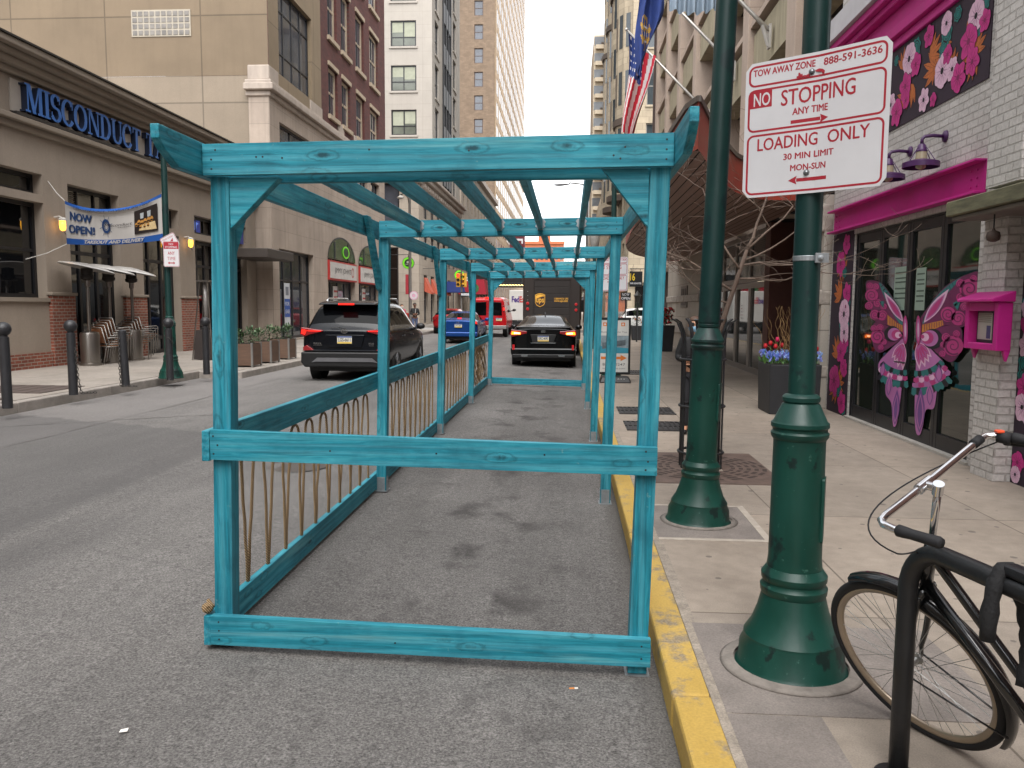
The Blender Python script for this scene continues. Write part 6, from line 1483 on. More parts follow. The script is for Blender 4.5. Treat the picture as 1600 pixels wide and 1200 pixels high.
for q, (du, dv) in enumerate(((0, 0), (.005, 0), (-.005, 0), (.003, .008), (-.003, -.008))): g.add2d(text_fit('NOW', .07+du, .31+du, .60+dv, .80+dv, 0), ban, 4+.12*q, 2); g.add2d(text_fit('OPEN!', .05+du, .335+du, .28+dv, .48+dv, 0), ban, 4+.12*q, 2); g.add2d(text_fit('TAKEOUT AND DELIVERY', .22+du*.5, .82+du*.5, .03+dv*.6, .118+dv*.6, 0, shear=.012), ban, 4+.12*q, 0)

g.add2d(text_fit('MISCONDUCT TAVERN BISTRO', .12, .90, .90, .96, .005, shear=.01), ban, 4, 2)
asp = 4.05/.85
def rng(cx, cy, r, r2, d, m): g.add2d(ring2d([(cx+r*math.cos(a*.2618)/asp, cy+r*math.sin(a*.2618)) for a in range(24)], [(cx+r2*math.cos(a*.2618)/asp, cy+r2*math.sin(a*.2618)) for a in range(24)]), ban, d, m)
rng(.455, .52, .20, .125, 4, 2); rng(.455, .52, .105, .085, 4, 2)
for k in range(8):
    a = k*.785+.2; c_, s_ = math.cos(a), math.sin(a)
    g.flat([(.455+(.2*c_-.008*s_)/asp, .52+.2*s_+.008*c_), (.455+(.32*c_-.008*s_)/asp, .52+.32*s_+.008*c_), (.455+(.32*c_+.008*s_)/asp, .52+.32*s_-.008*c_), (.455+(.2*c_+.008*s_)/asp, .52+.2*s_-.008*c_)], ban, 4, 2)
g.add2d(text_fit('Misconduct', .44, .71, .50, .58, .012, shear=.01), ban, 5, 3); g.add2d(text_fit('TAVERN', .57, .70, .45, .475, .0), ban, 5, 3)
g.flat([(.735, .23), (.965, .23), (.965, .83), (.735, .83)], ban, 4, 3); g.flat([(.78, .31), (.955, .27), (.94, .46), (.80, .45)], ban, 5, 6)
for u, v, r_, m in ((.76, .47, .07, 4), (.785, .52, .08, 4), (.815, .50, .08, 4), (.845, .52, .085, 4), (.88, .53, .08, 4), (.80, .40, .06, 4), (.84, .40, .06, 4), (.875, .41, .06, 4), (.91, .53, .08, 4)): g.flat([(u+r_*math.cos(k*.5)/asp, v+r_*math.sin(k*.5)*.8) for k in range(12)], ban, 6, m); g.flat([(u+r_*.9*math.cos(k*.5)/asp, v-r_*.28+r_*.22*math.sin(k*.5)) for k in range(12)], ban, 7, 3)
for u in (.80, .87): g.flat([(u, .6), (u+.03, .6), (u+.033, .74), (u-.003, .74)], ban, 6, 5)
g.build('cloth', BAN, t)
WHT = M('rope_white', '#b9b5ae', .7)
for a, b in (((0, 1), PX(75, 283, XL+.01)), ((0, 0), PX(40, 405, XL+.01)), ((1, 1), Vector((-7.85, 15.27, 4.05))), ((1, 0), Vector((-7.84, 15.25, 2.93)))):
    p = Vector(ban(*a, 0)); g = MB(); g.tube([p, (p+Vector(b))/2+Vector((0, 0, -.04)), b], .010, 6); g.build('tie_cord', WHT, t)
def small_sign(name, lab, c, w, h, draw, face, rot=0, parent=None, mats=None, th=.004, r=.03):
    """flat street sign centred at c, facing direction face"""
    f = Vector(face).normalized(); a = Vector((0, 0, 1)).cross(f).normalized(); z = Vector((0, 0, 1)); cr_, sr_ = math.cos(R(rot)), math.sin(R(rot)); c = Vector(c)
    def fn(u, v, d): x, y = (u-.5)*w, (v-.5)*h; x, y = x*cr_-y*sr_, x*sr_+y*cr_; return tuple(c+a*x+z*y+f*(d*.001))
    t = T(name, lab, 'sign', tuple(c)); g = MB(); g.prism([(x/w, y/h) for x, y in rrect(0, w, 0, h, r, 4)], fn, -th*1000, 0, 0); g.build('panel', mats or [SWHITE, RED], t)
    g = MB(); draw(g, fn); g.build('lettering', mats or [SWHITE, RED], t); return t
def d_ns(g, fn):
    g.flat([(.03, .70), (.97, .70), (.97, .97), (.03, .97)], fn, .8, 1); g.add2d(ring2d([(x/.33, y/.5) for x, y in rrect(.006, .324, .006, .494, .025)], [(x/.33, y/.5) for x, y in rrect(.012, .318, .012, .488, .02)]), fn, .8, 1)
    g.add2d(text_fit('NO', .36, .64, .85, .93, .01), fn, 1.6, 0); g.add2d(text_fit('STOPPING', .12, .88, .73, .81, .01), fn, 1.6, 0); g.add2d(text_fit('ANY', .27, .73, .47, .60, .015), fn, .9, 1); g.add2d(text_fit('TIME', .24, .76, .26, .39, .0), fn, .9, 1)
    g.flat([(.36, .13), (.64, .13), (.64, .17), (.36, .17)], fn, .9, 1); g.flat([(.37, .09), (.37, .21), (.27, .15)], fn, .9, 1); g.flat([(.63, .21), (.63, .09), (.73, .15)], fn, .9, 1)
cs = PY(268, 397, 15.2); small_sign('no_stopping_sign', 'small no stopping any time sign on the banner lamp post', (cs.x, 15.19, cs.z), .30, .49, d_ns, (.12, -1, 0))
def d_tow(g, fn):
    g.add2d(ring2d([(x/.33, y/.3) for x, y in rrect(.006, .324, .006, .294, .025)], [(x/.33, y/.3) for x, y in rrect(.014, .316, .014, .286, .02)]), fn, .8, 1); g.add2d(text_fit('TOW AWAY', .12, .88, .72, .86, .0), fn, .9, 1); g.flat([(.2, .5), (.5, .5), (.8, .66), (.7, .42), (.2, .42)], fn, .9, 1)
small_sign('tow_away_sign', 'crooked tow away sign tucked behind the no stopping sign', (cs.x-.03, 15.205, cs.z+.235), .30, .27, d_tow, (.12, -1, 0), 28)
# planters with shrubs along the far kerb
PWD = M('planter_wood', '#5d4739', .7, var=.25, vs=3, streak=(1, 1, 6)); PMT = M('planter_metal', '#84827f', .45, metal=.5); SHR = [M('shrub_green', '#2f4a2a', .6, var=.4, vs=20), M('shrub_pale', '#5d7350', .6, var=.35, vs=20)]
def shrub(g, c, r, n, rnd, sc=(1, 1, 1), leaf=.05):
    for k in range(n):
        while True:
            p = Vector((rnd.uniform(-1, 1), rnd.uniform(-1, 1), rnd.uniform(-1, 1)))
            if .35 < p.length < 1: break
        q = Vector((c[0]+p.x*r*sc[0], c[1]+p.y*r*sc[1], c[2]+p.z*r*sc[2])); d = (p+Vector((rnd.gauss(0, .4), rnd.gauss(0, .4), .5))).normalized(); leafblade(g, q, d, leaf*rnd.uniform(.7, 1.4), leaf*.22, 0 if rnd.random() < .65 else 1, .2)
rnd = random.Random(4)
for k, (x, y) in enumerate(((-7.62, 18.45), (-7.66, 19.75), (-7.72, 21.2))):
    t = T('planter_box', ['wooden planter box with metal corners nearest the bollards', 'wooden planter box second from the bollards', 'wooden planter box farthest along, beside the dark SUV'][k], 'planter', (x, y, SWL), group='wooden planters on the far kerb')
    g = MB(); g.box(x-.28, x+.28, y-.28, y+.28, SWL+.04, SWL+.54); 
    g.build('box', PWD, t); g = MB(); g.box(x-.25, x+.25, y-.25, y+.25, SWL+.54, SWL+.55); g.build('planting_soil', MATS['soil'], t)
    for sx in (-1, 1):
        for sy in (-1, 1): g = MB(); g.box(x+sx*.25, x+sx*.292, y+sy*.25, y+sy*.292, SWL+.003, SWL+.57); g.build('corner_post', PMT, t)
    for q in range(2):
        s_ = T('shrub', f"{['rounder','taller'][q]} small evergreen shrub in the {['nearest','second','farthest'][k]} wooden planter", 'shrub', (x-.12+.24*q, y, SWL+.55), group='shrubs in the wooden planters')
        g = MB(); shrub(g, (x-.12+.24*q, y-.05+.1*q, SWL+.70+.04*q), .15, 190, rnd, (1, 1, 1.1+.2*q), .075); g.build('foliage', SHR, s_); g = MB(); g.tube([(x-.12+.24*q, y-.05+.1*q, SWL+.54), (x-.12+.24*q, y-.05+.1*q, SWL+.72)], .014, 6); g.build('stem', BARK, s_)
# pyramid heater
p = (-9.55, 20.6); t = T('pyramid_heater', 'tall pyramid patio heater with steel frame and dark base behind the planters', 'patio heater', (*p, SWL)); z = SWL
g = MB()
for sx in (-1, 1):
    for sy in (-1, 1): g.tube([(p[0]+sx*.27, p[1]+sy*.27, z), (p[0]+sx*.10, p[1]+sy*.10, z+2.05)], .016, 6)
g.box(p[0]-.17, p[0]+.17, p[1]-.17, p[1]+.17, z+2.05, z+2.09); g.build('frame', SST, t)
g = MB(); g.hexa([(p[0]-.25, p[1]-.25, z+.02), (p[0]+.25, p[1]-.25, z+.02), (p[0]+.25, p[1]+.25, z+.02), (p[0]-.25, p[1]+.25, z+.02)], [(p[0]-.20, p[1]-.20, z+.78), (p[0]+.20, p[1]-.20, z+.78), (p[0]+.20, p[1]+.20, z+.78), (p[0]-.20, p[1]+.20, z+.78)]); g.build('base_cabinet', M('heater_brown', '#2b2320', .6), t)
g = MB(); g.lathe([(.055, .8), (.055, 2.0)], (*p, z), 12); g.build('flame_tube', M('heater_tube', '#6b6764', .25, var=.2), t, smooth=True)

# ================================================================== limestone block with panelled side and red brick wing
XM = -11.4; fL = wallL(XM)
TAN = slabs('tan_panels', '#766754', 3.75, 3.15, 'x', .03, .6, .12, .85, .05, .15, 0, .2); TANY = slabs('tan_panels_street', '#84745e', 3.4, 3.1, 'y', .02, .6, .12, .85, .04, .1)
PALP = slabs('pale_panels', '#837768', 3.75, 2.35, 'x', .03, .6, .1, .85, .04, .1, 0, .2)
LST = slabs('limestone_front', '#9f9184', 1.5, .78, 'both', .008, .62, .2, .75, .05, .4); LSTD = M('limestone_trim', '#a1958a', .75, var=.22, vs=2.5, bump=.15, streak=(1, 1, .4))
BKW = M('shop_frame', '#17171a', .45, var=.2); SGL = glass('shop_glass', '#30343a', .04, .7); UGL = glass('upper_glass', '#4a4c52', .05, .8)
lb = T('limestone_building', 'limestone fronted shop block with arched windows and tan panelled upper walls', 'building', (-14, 36, 0))
arch = [(37.6, 42.4, 'jimmy'), (43.2, 48.0, 'jimmy')]
ops = [(31.15, 35.45, .35, 3.97), (31.5, 36.6, 7.3, 8.9), (37.6, 42.4, .5, 4.05), (43.2, 48.0, .5, 4.05), (38.2, 40.6, 7.3, 8.9), (41.3, 42.3, 7.3, 8.9), (43.2, 45.4, 7.3, 8.9), (46.1, 48.2, 7.3, 8.9)]
g = MB(); holes(g, fL, 30.5, 49.6, 0, 9.6, ops, .35)
# arched heads : fill the spandrels above the springing
for a, b, _ in arch:
    c = (a+b)/2; r_ = (b-a)/2; top = 5.05
g.build('street_wall', LST, lb)
g = MB(); g.flat([(-40, 0), (XM, 0), (XM, 7.9), (-40, 7.9)], lambda u, v, d: (u, 30.5, v), 0); g.build('side_wall_base', PALP, lb)
g = MB(); g.flat([(-40, 7.9), (XM-.75, 7.9), (XM-.75, 10.4), (-40, 10.4)], lambda u, v, d: (u, 30.5, v), 0); g.build('pale_side_panels', PALP, lb)
g = MB(); g.flat([(-40, 10.4), (XM-.02, 10.4), (XM-.02, 24), (-40, 24)], lambda u, v, d: (u, 30.49, v), 0); sp_ = g.build('tan_side_panels', TAN, lb)
g = MB(); g.box(XM-.78, XM+.02, 30.40, 31.1, 0, 10.1); g.build('corner_pilaster', LST, lb)
g = MB()
for z0, z1, d in ((9.6, 9.8, .10), (9.8, 10.05, .25), (10.05, 10.2, .14)): g.box(XM-.85-d*.2, XM+d, 30.42-d, 49.6, z0, z1)
g.box(XM-.8, XM+.05, 30.38, 31.4, 10.2, 10.75); g.box(XM-.3, XM+.05, 35.3, 37.0, 10.2, 10.7); g.box(XM-.3, XM+.05, 39.6, 40.6, 10.2, 10.7); g.box(XM-.3, XM+.05, 42.6, 43.6, 10.2, 10.7)
g.build('stone_cornice', LSTD, lb, bevel=.03)
# glass block window in the tan side wall
a, b_ = PY(205, 17, 30.45), PY(297, 55, 30.45)
g = MB(); x0, x1, z1, z0 = a.x, b_.x, a.z, b_.z; nx, nz = 10, 4
for i in range(nx):
    for j in range(nz): w, h = (x1-x0)/nx, (z1-z0)/nz; g.box(x0+w*i+.025, x0+w*(i+1)-.025, 30.45, 30.5, z0+h*j+.025, z0+h*(j+1)-.025, 0)
g.box(x0-.03, x1+.03, 30.462, 30.488, z0-.03, z1+.03, 1)
g.build('glass_block_window', [M('glass_block', '#6f6a64', .15, var=.45, vs=2.5), M('block_grout', '#9f9789', .8)], lb, bevel=.02, seg=2)
# tan upper part on the street, with a big studio window
g = MB(); holes(g, wallL(XM-.0), 30.49, 37.0, 10.2, 24, [(31.6, 35.7, 10.75, 14.2), (31.6, 35.7, 15.5, 18.9)], .35); g.build('tan_street_wall', TANY, lb)
for z0, z1 in ((10.75, 14.2), (15.5, 18.9)): window(lb, fL, 31.6, 35.7, z0, z1, -.25, BKW, UGL, 4, 1, .08, name='studio_window', vs=[z0+.95, z0+2.6])
window(lb, fL, 31.15, 35.45, .35, 3.97, -.3, BKW, SGL, 4, 1, .1, name='shop_window', vs=[2.75])
g = MB(); pbox(g, fL, 32.35, 33.0, .9, 2.65, -.26, -.25, 0); pbox(g, fL, 32.35, 33.0, 1.25, 2.0, -.249, -.247, 1)
fm = lambda x, y, d: fL(32.67+x, y, -.245+d*.001)       # facing the street
for s, v, h in (('FOR', 1.72, .16), ('LEASE', 1.40, .16)): g.add2d(text_fit(s, -.25, .25, v, v+h, .015), lambda x, y, d: fL(32.67-x if False else 32.67+x, y, -.245), 0, 0)
pbox(g, fL, 32.5, 32.85, 2.15, 2.5, -.249, -.247, 2); g.build('lease_poster', [M('poster_paper', '#b9bcc0', .6), M('poster_lease_blue', '#1f4a94', .6), M('poster_grey', '#6c7078', .6)], lb)
REDT = M('shop_red', '#9a2420', .5); SIGW = M('shop_sign_white', '#b5b1ac', .5); SIGD = M('shop_sign_dark', '#2a2a2c', .5); LIMEG = M('neon_green', '#62b81e', .4, emit=.12); LIMED = M('dark_green', '#0f2a12', .5)
for i, (a, b, _) in enumerate(arch):
    c, r_ = (a+b)/2, (b-a)/2
    # arched head above the springing at 4.05
    g = MB(); top = 5.05; pts = [(c+r_*.985*math.cos(R(q)), 4.0+(top-4.0)*math.sin(R(q))) for q in range(0, 181, 10)]; g.flat(pts, fL, .012); ar = g.build('arch_glass', glass('arch_glass_green', '#41503a', .05, .8, .5), lb)
    g = MB(); pts2 = [(c+r_*1.03*math.cos(R(q)), 4.0+(top+.08-4.0)*math.sin(R(q))) for q in range(0, 181, 10)]
    for p, q in zip(range(18), range(1, 19)): g.add([fL(*pts[p], .02), fL(*pts[q], .02), fL(*pts2[q], .02), fL(*pts2[p], .02)], [(0, 1, 2, 3)])
    for q in (-.55, .45): pbox(g, fL, c+r_*q-.06, c+r_*q+.06, 4.0, 4.0+1.0*math.sqrt(1-q*q)*.98, .014, .05)
    g.build('arch_frame', BKW, ar)
    window(lb, fL, a, b, .5, 2.98, -.3, BKW, SGL, 4, 1, .1, name='shop_window')
    g = MB(); pbox(g, fL, a-.05, b+.05, 2.97, 3.90, -.3, .10, 0); pbox(g, fL, a+.03, b-.03, 3.05, 3.82, .10, .11, 1)
    g.add2d(text_fit("JIMMY JOHN'S", 0, 2.9, 0, .34, .02), lambda x, y, d: fL(a+.75+x, 3.25+y, .115), 0, 2)
    q = (b-.8); g.add2d(ring2d([(q+.24*math.cos(k*.5), 3.44+.26*math.sin(k*.5)) for k in range(12)], [(q+.17*math.cos(k*.5), 3.44+.19*math.sin(k*.5)) for k in range(12)]), fL, .115, 0)
    g.build('shop_sign', [REDT, SIGW, SIGD], lb)
    g = MB(); pbox(g, fL, a+1.6, a+2.5, 1.3, 2.7, -.26, -.25, 0); 
    for k in range(4): pbox(g, fL, a+1.75, a+2.35, 1.5+.3*k, 1.6+.3*k, -.249, -.246, 1)
    g.build('window_poster', [SIGW, REDT], lb)
    if i == 0:
        g = MB(); 
        for rr, m, d in ((.62, 0, .06), (.46, 1, .065)): g.flat(circ(c+.55, 4.42, rr, rr*.5+.0, 24), fL, d, m)
        g.build('green_window_sign', [LIMEG, LIMED], lb)
for (a, b, c, d_) in ops[1:2]+ops[4:]: window(lb, fL, a, b, c, d_, -.25, BKW, UGL, 3 if b-a > 2 else 1, 1, .08, name='upper_window')
# a projecting round green sign on a bracket
def disc_sign(name, lab, x, y, z, r, parts, bracket_to=None):
    t = T(name, lab, 'sign', (x, y, z)); 
    for i, (rr, mat, th) in enumerate(parts): g = MB(); g.lathe([(rr*r, -th), (rr*r, th)], (x, y, z), 28, axis=(0, 1, 0)); g.build('disc', mat, t)
    if bracket_to: g = MB(); g.tube([(x, y, z+r*.98), (x, y, z+r+.15), bracket_to], .02, 6); g.build('bracket', BKW, t)
    return t
p = PY(638, 411, 49.2)
t = disc_sign('round_shop_sign', 'round bright green shop sign projecting near the street corner', p.x, 49.2, p.z, .37, ((1.0, BKW, .05), (.95, LIMEG, .06), (.62, LIMED, .07)), (XM, 49.2, p.z+.5))
g = MB(); fz = lambda u, v, d: (p.x+u, 49.2-.075, p.z+v); g.flat([(.10*math.cos(k*.5), .05+.07*math.sin(k*.5)) for k in range(12)], fz, 0); g.add2d(text_fit('BURGERS', -.16, .16, -.11, -.05, .01), fz, 0); g.build('emblem', SIGW, t)
# ------------------------------------------------ red brick wing above
DRB = brick('dark_red_brick', '#4a2522', '#5c302b', '#4f3a36', 'y', .4, .1, .010, .85, .4, .15); BTR = M('window_stone', '#a3937e', .75, var=.15)
rb = T('red_brick_building', 'dark red brick upper storeys with tall stone-trimmed windows behind the limestone cornice', 'building', (-14, 43, 10))
ops = []
for z0, z1 in ((10.75, 13.0), (14.35, 17.2), (18.6, 21.4)):
    for a, b in ((38.2, 39.7), (40.45, 42.0), (43.2, 44.9), (46.2, 48.2)): ops.append((a, b, z0, z1))
g = MB(); holes(g, wallL(XM-.02), 37.0, 50.0, 10.2, 24, ops, .3); g.flat([(XM-.02, 10.2), (XM-12, 10.2), (XM-12, 24), (XM-.02, 24)], lambda u, v, d: (u, 50.0, v), 0); g.build('wall', DRB, rb)
for a, b, c, d_ in ops:
    w = window(rb, fL, a, b, c, d_, -.22, BTR, UGL, 1, 1, .16, name='window', vs=[c+(d_-c)*.5]); g = MB(); pbox(g, fL, a-.12, b+.12, c-.2, c-.003, -.1, .1); g.build('stone_sill', BTR, w); g = MB(); pbox(g, fL, a-.08, b+.08, d_+.003, d_+.2, -.1, .05); g.build('stone_lintel', BTR, w)
    g = MB(); pbox(g, fL, (a+b)/2-.05, (a+b)/2+.05, c+.16, d_-.16, -.215, -.16); g.build('mullion', BKW, w)

# ================================================================== corner block and white tower
LS2 = slabs('corner_limestone', '#9c9082', 1.6, .7, 'both', .010, .62, .2, .8, .06, .35); WHB = slabs('white_panels', '#9c958c', 9, 1.05, 'both', .012, .8, .08, .8, .02, .12)
cb_ = T('corner_block', 'limestone corner block with dark corner shopfront and projecting cornice', 'building', (-14, 70, 0)); fC = wallL(XM)
ops = [(63.0+3.2*k, 65.0+3.2*k, z0, z1) for k in range(6) for z0, z1 in ((5.4, 7.4), (8.6, 10.4))]+[(63.0+3.2*k, 64.6+3.2*k, .4, 4.2) for k in range(6)]
g = MB(); holes(g, fC, 61, 84, 0, 11.4, ops, .3); ff = wallF(61.0); ops2 = [(-20, -13.0, .4, 6.2), (-19.5, -17, 7.8, 10.4), (-15.6, -12.9, 7.4, 11.0)]; holes(g, ff, -30, XM, 0, 11.4, ops2, .3); g.build('wall', LS2, cb_)
for o_ in ops: window(cb_, fC, *o_, -.22, BKW, UGL, 1, 1, .1, name='window', vs=[(o_[2]+o_[3])/2])
window(cb_, ff, -20, -13.0, .4, 6.2, -.2, M('bronze_frame', '#2a221e', .5), glass('dark_corner_glass', '#1a1310', .05, .6), 4, 1, .12, name='corner_shopfront', vs=[2.6, 4.6])
for o_ in ops2[1:]: window(cb_, ff, *o_, -.2, BKW, UGL, 2, 1, .12, name='upper_window', vs=[o_[2]+1.6])
g = MB()
for z0, z1, d in ((11.0, 11.25, .2), (11.25, 11.6, .5), (11.6, 11.85, .75)): g.box(-30, XM+d, 61-d, 84, z0, z1)
g.build('cornice', LSTD, cb_, bevel=.04)
for k in range(20): g = MB(); g.box(XM+.02, XM+.42, 61.6+1.1*k, 61.9+1.1*k, 10.75, 11.0); g.build('cornice_bracket', LSTD, cb_)
AWN = M('coral_awning', '#b0533c', .7, var=.15)
for k, y in enumerate((63.8, 67.0, 70.2, 73.4)):
    g = MB(); g.hexa([(XM+.02, y-.7, 2.9), (XM+.55, y-.7, 2.7), (XM+.55, y+.7, 2.7), (XM+.02, y+.7, 2.9)], [(XM+.02, y-.7, 4.0), (XM+.55, y-.7, 2.85), (XM+.55, y+.7, 2.85), (XM+.02, y+.7, 4.0)]); o_ = g.build('awning', AWN, loc=(XM, y, 3)); tag(o_, ['nearest coral fabric awning on the limestone corner block', 'second coral awning along the corner block', 'third coral awning along the corner block', 'farthest coral awning along the corner block'][k], 'awning', 'coral awnings on the corner block')
wt = T('white_tower', 'white panelled apartment block with dark paired windows rising behind the cornice', 'building', (-14, 78, 11))
fw_ = wallF(67.2); XW = XM; fws = wallL(XW)
wx = [PY(610, 20, 67.2).x, PY(650, 20, 67.2).x]
opsf = [(wx[0]-k*6.0, wx[1]-k*6.0, 12.3+3.55*q, 14.35+3.55*q) for q in range(6) for k in range(2)]
opss = [(a, b, 12.1+3.55*q, 14.9+3.55*q) for q in range(6) for a, b in ((68.6, 70.6), (79.2, 81.2), )]
g = MB(); holes(g, fw_, -34, XW, 11.8, 40, opsf, .2); holes(g, fws, 67.2, 84.0, 11.8, 40, opss+[(72.6, 77.2, 11.81, 39)], .3); g.build('wall', WHB, wt)
BLI = glass('blind_glass', '#5f6259', .12, .5)
for o_ in opsf:
    w = window(wt, fw_, *o_, -.17, BKW, BLI, 2, 1, .1, name='window', vs=[o_[2]+.75]); g = MB(); pbox(g, fw_, o_[0]-.12, o_[1]+.12, o_[2]-.16, o_[2]-.003, -.05, .10); g.build('sill', WHB, w)
    g = MB(); pbox(g, fw_, o_[0]+.12, (o_[0]+o_[1])/2-.06, o_[3]-random.choice((.9, 1.1, 1.25)), o_[3]-.12, -.143, -.139); pbox(g, fw_, (o_[0]+o_[1])/2+.06, o_[1]-.12, o_[3]-random.choice((.7, 1.1, 1.25)), o_[3]-.12, -.143, -.139); g.build('blind', M('blind_pale', '#8f917f', .7), w)
for o_ in opss: window(wt, fws, *o_, -.22, BKW, UGL, 1, 1, .1, name='window', vs=[(o_[2]+o_[3])/2], sill=WHB)
g = MB(); pbox(g, fws, 72.6, 77.2, 11.8, 39, -.32, -.28)
g.build('bay_recess', UGL, wt)
for q in range(7):
    g = MB(); pbox(g, fws, 72.7, 77.1, 12.6+3.55*q, 14.3+3.55*q, -.25, .1); 
    g.build('spandrel_panel', M('spandrel_dark', '#2b2c30', .5), wt)
g = MB()
for q in (0, 1, 2, 3): pbox(g, fws, 72.6+1.5*q, 72.75+1.5*q, 11.8, 39, -.27, .14)
g.build('bay_mullions', BKW, wt)
# ================================================================== tan brick block and the pale high-rise
TBR = brick('tan_brick', '#6f5e4d', '#7d6a58', '#6b5c4e', 'both', .6, .2, .02, .85, .2, .2); HRS = slabs('high_rise_stone', '#b09a80', 3.2, 1.9, 'both', .02, .8, .12, .8, .04, .1)
tb = T('tan_brick_block', 'tan brick side wall with a column of small windows rising behind the white block', 'building', (-15, 122, 0))
g = MB(); ya = 124; fb = wallF(ya); xs_ = (PY(741, 50, ya).x, PY(755, 50, ya).x); ops = [(xs_[0], xs_[1], 27.9+3.45*k, 30.1+3.45*k) for k in range(9)]+[(xs_[0]-7, xs_[1]-7, 27.9+3.45*k, 30.1+3.45*k) for k in range(9)]
holes(g, fb, -40, -11.55, 0, 62, ops, .3); g.build('wall', TBR, tb)
for o_ in ops: window(tb, fb, *o_, -.2, M('sash_brown', '#4a3a34', .6), UGL, 1, 1, .12, name='window', vs=[(o_[2]+o_[3])/2])
hr = T('high_rise', 'pale stone high-rise with long rows of small dark windows on the left', 'high-rise', (-12, 160, 0)); fh_ = wallL(-11.4)
wins_ = [(125.6+4.4*i+j*1.7, 126.7+4.4*i+j*1.7, 3.2+3.45*k, 5.3+3.45*k) for k in range(24) for i in range(17) for j in range(2)]
g = MB(); g.box(-34, -11.4, 124.4, 201, 0, 90); g.build('wall', HRS, hr)
g = MB()
for i in range(18): pbox(g, fh_, 124.6+4.4*i-.35, 124.6+4.4*i+.35, 6, 90, .002, .06)
for k in range(24): pbox(g, fh_, 124.4, 201, 2.2+3.45*k, 2.5+3.45*k, .001, .04)
g.build('stone_ribs', HRS, hr)
HG = glass('high_rise_glass', '#57483d', .15, .5)
wins_.sort(key=lambda w: (round(w[0]), w[2])); first = None
vis = [w for w in wins_ if 8 < w[2] < 62][:100]
for (a, b, c, d_) in vis:
    if first is None:
        g = MB(); pbox(g, fh_, a, b, c, d_, .003, .03); first = g.build('window', HG, hr); fa, fc = a, c
    else:
        q = first.copy(); COL.objects.link(q); q.parent = hr; q.location = first.location+Vector((0, a-fa, c-fc))
g = MB()
vs_ = set(vis)
for w in wins_:
    if w not in vs_: pbox(g, fh_, *w, .003, .03)
o_ = g.build('window_rows', HG, hr); o_['kind'] = 'stuff'
# the street's end : low blocks, orange building
ob = T('orange_building', 'orange brick building closing the far end of the street', 'building', (-3, 290, 0))
def endb(root, x0, x1, y, h, mat, gm, nx, nz, parapet=True):
    g = MB(); f_ = wallF(y); ops = [(x0+(x1-x0)*(i+.25)/nx, x0+(x1-x0)*(i+.75)/nx, 3+(h-5)*(k+.2)/nz, 3+(h-5)*(k+.75)/nz) for i in range(nx) for k in range(nz)]
    holes(g, f_, x0, x1, 0, h, ops, .4); g.box(x0, x1, y+1, y+12, 0, h-.1); g.build('wall', mat, root); 
    for o__ in ops: g = MB(); pbox(g, f_, *o__, -.35, -.3); g.build('window', gm, root)
    if parapet: g = MB(); g.box(x0+(x1-x0)*.35, x0+(x1-x0)*.65, y-.3, y+4, h, h+2); g.box(x0-.3, x1+.3, y-.5, y+.6, h-.8, h+.2); g.build('parapet', mat, root)
a, b_ = PY(820, 380, 290), PY(868, 380, 290)
endb(ob, a.x, b_.x+3, 290, PY(840, 378, 290).z, M('orange_brick', '#a8603f', .85, var=.15), UGL, 8, 8)
gb = T('grey_end_building', 'low grey building at the end of the street beside the orange one', 'building', (4, 270, 0)); endb(gb, b_.x+2, 16, 270, 17, M('grey_stucco', '#9a948c', .85, var=.12), UGL, 6, 4, False)
lb2 = T('pale_low_building', 'pale low building between the high-rise and the orange building', 'building', (-14, 215, 0)); endb(lb2, -24, -9.8, 215, 16, M('pale_stone_far', '#a89c8c', .85, var=.12), UGL, 5, 4, False)
rb2 = T('stone_terrace', 'grey stone terrace continuing the right side of the street far away', 'building', (10, 120, 0))
g = MB(); f2 = wallR(4.6); ops = [(100+4*i, 102+4*i, 3+3.6*k, 5.2+3.6*k) for i in range(10) for k in range(4)]; holes(g, f2, 99, 140, 0, 18, ops, .3); g.flat([(4.6, 0), (16, 0), (16, 18), (4.6, 18)], lambda u, v, d: (u, 99, v), 0); g.build('wall', ORN, rb2); g = MB()
for o__ in ops: pbox(g, f2, *o__, -.28, -.25)
g.build('window_panes', WGL, rb2)
lt = T('stone_row', 'limestone row beyond the corner block continuing the left side', 'building', (-14, 100, 0))
g = MB(); f3 = wallL(XM+.1); ops = [(86+3.4*i, 88+3.4*i, .5 if k == 0 else 1+3.8*k, 3.4+3.8*k) for i in range(11) for k in range(4)]; holes(g, f3, 84.4, 123.6, 0, 17.5, ops, .3); g.flat([(XM+.1, 0), (-25, 0), (-25, 17.5), (XM+.1, 17.5)], lambda u, v, d: (u, 84.4, v), 0); g.flat([(XM+.1, 84.4), (-25, 84.4), (-25, 123.6), (XM+.1, 123.6)], lambda u, v, d: (u, v, 17.5), 0); g.build('wall', LS2, lt)
for o__ in ops: g = MB(); pbox(g, f3, *o__, -.28, -.25); pbox(g, f3, o__[0], o__[1], (o__[2]+o__[3])/2-.06, (o__[2]+o__[3])/2+.06, -.25, -.2); g.build('window', UGL, lt)
g = MB(); pbox(g, f3, 84.4, 123.6, 17.0, 17.6, -.2, .5); g.build('cornice', LSTD, lt)
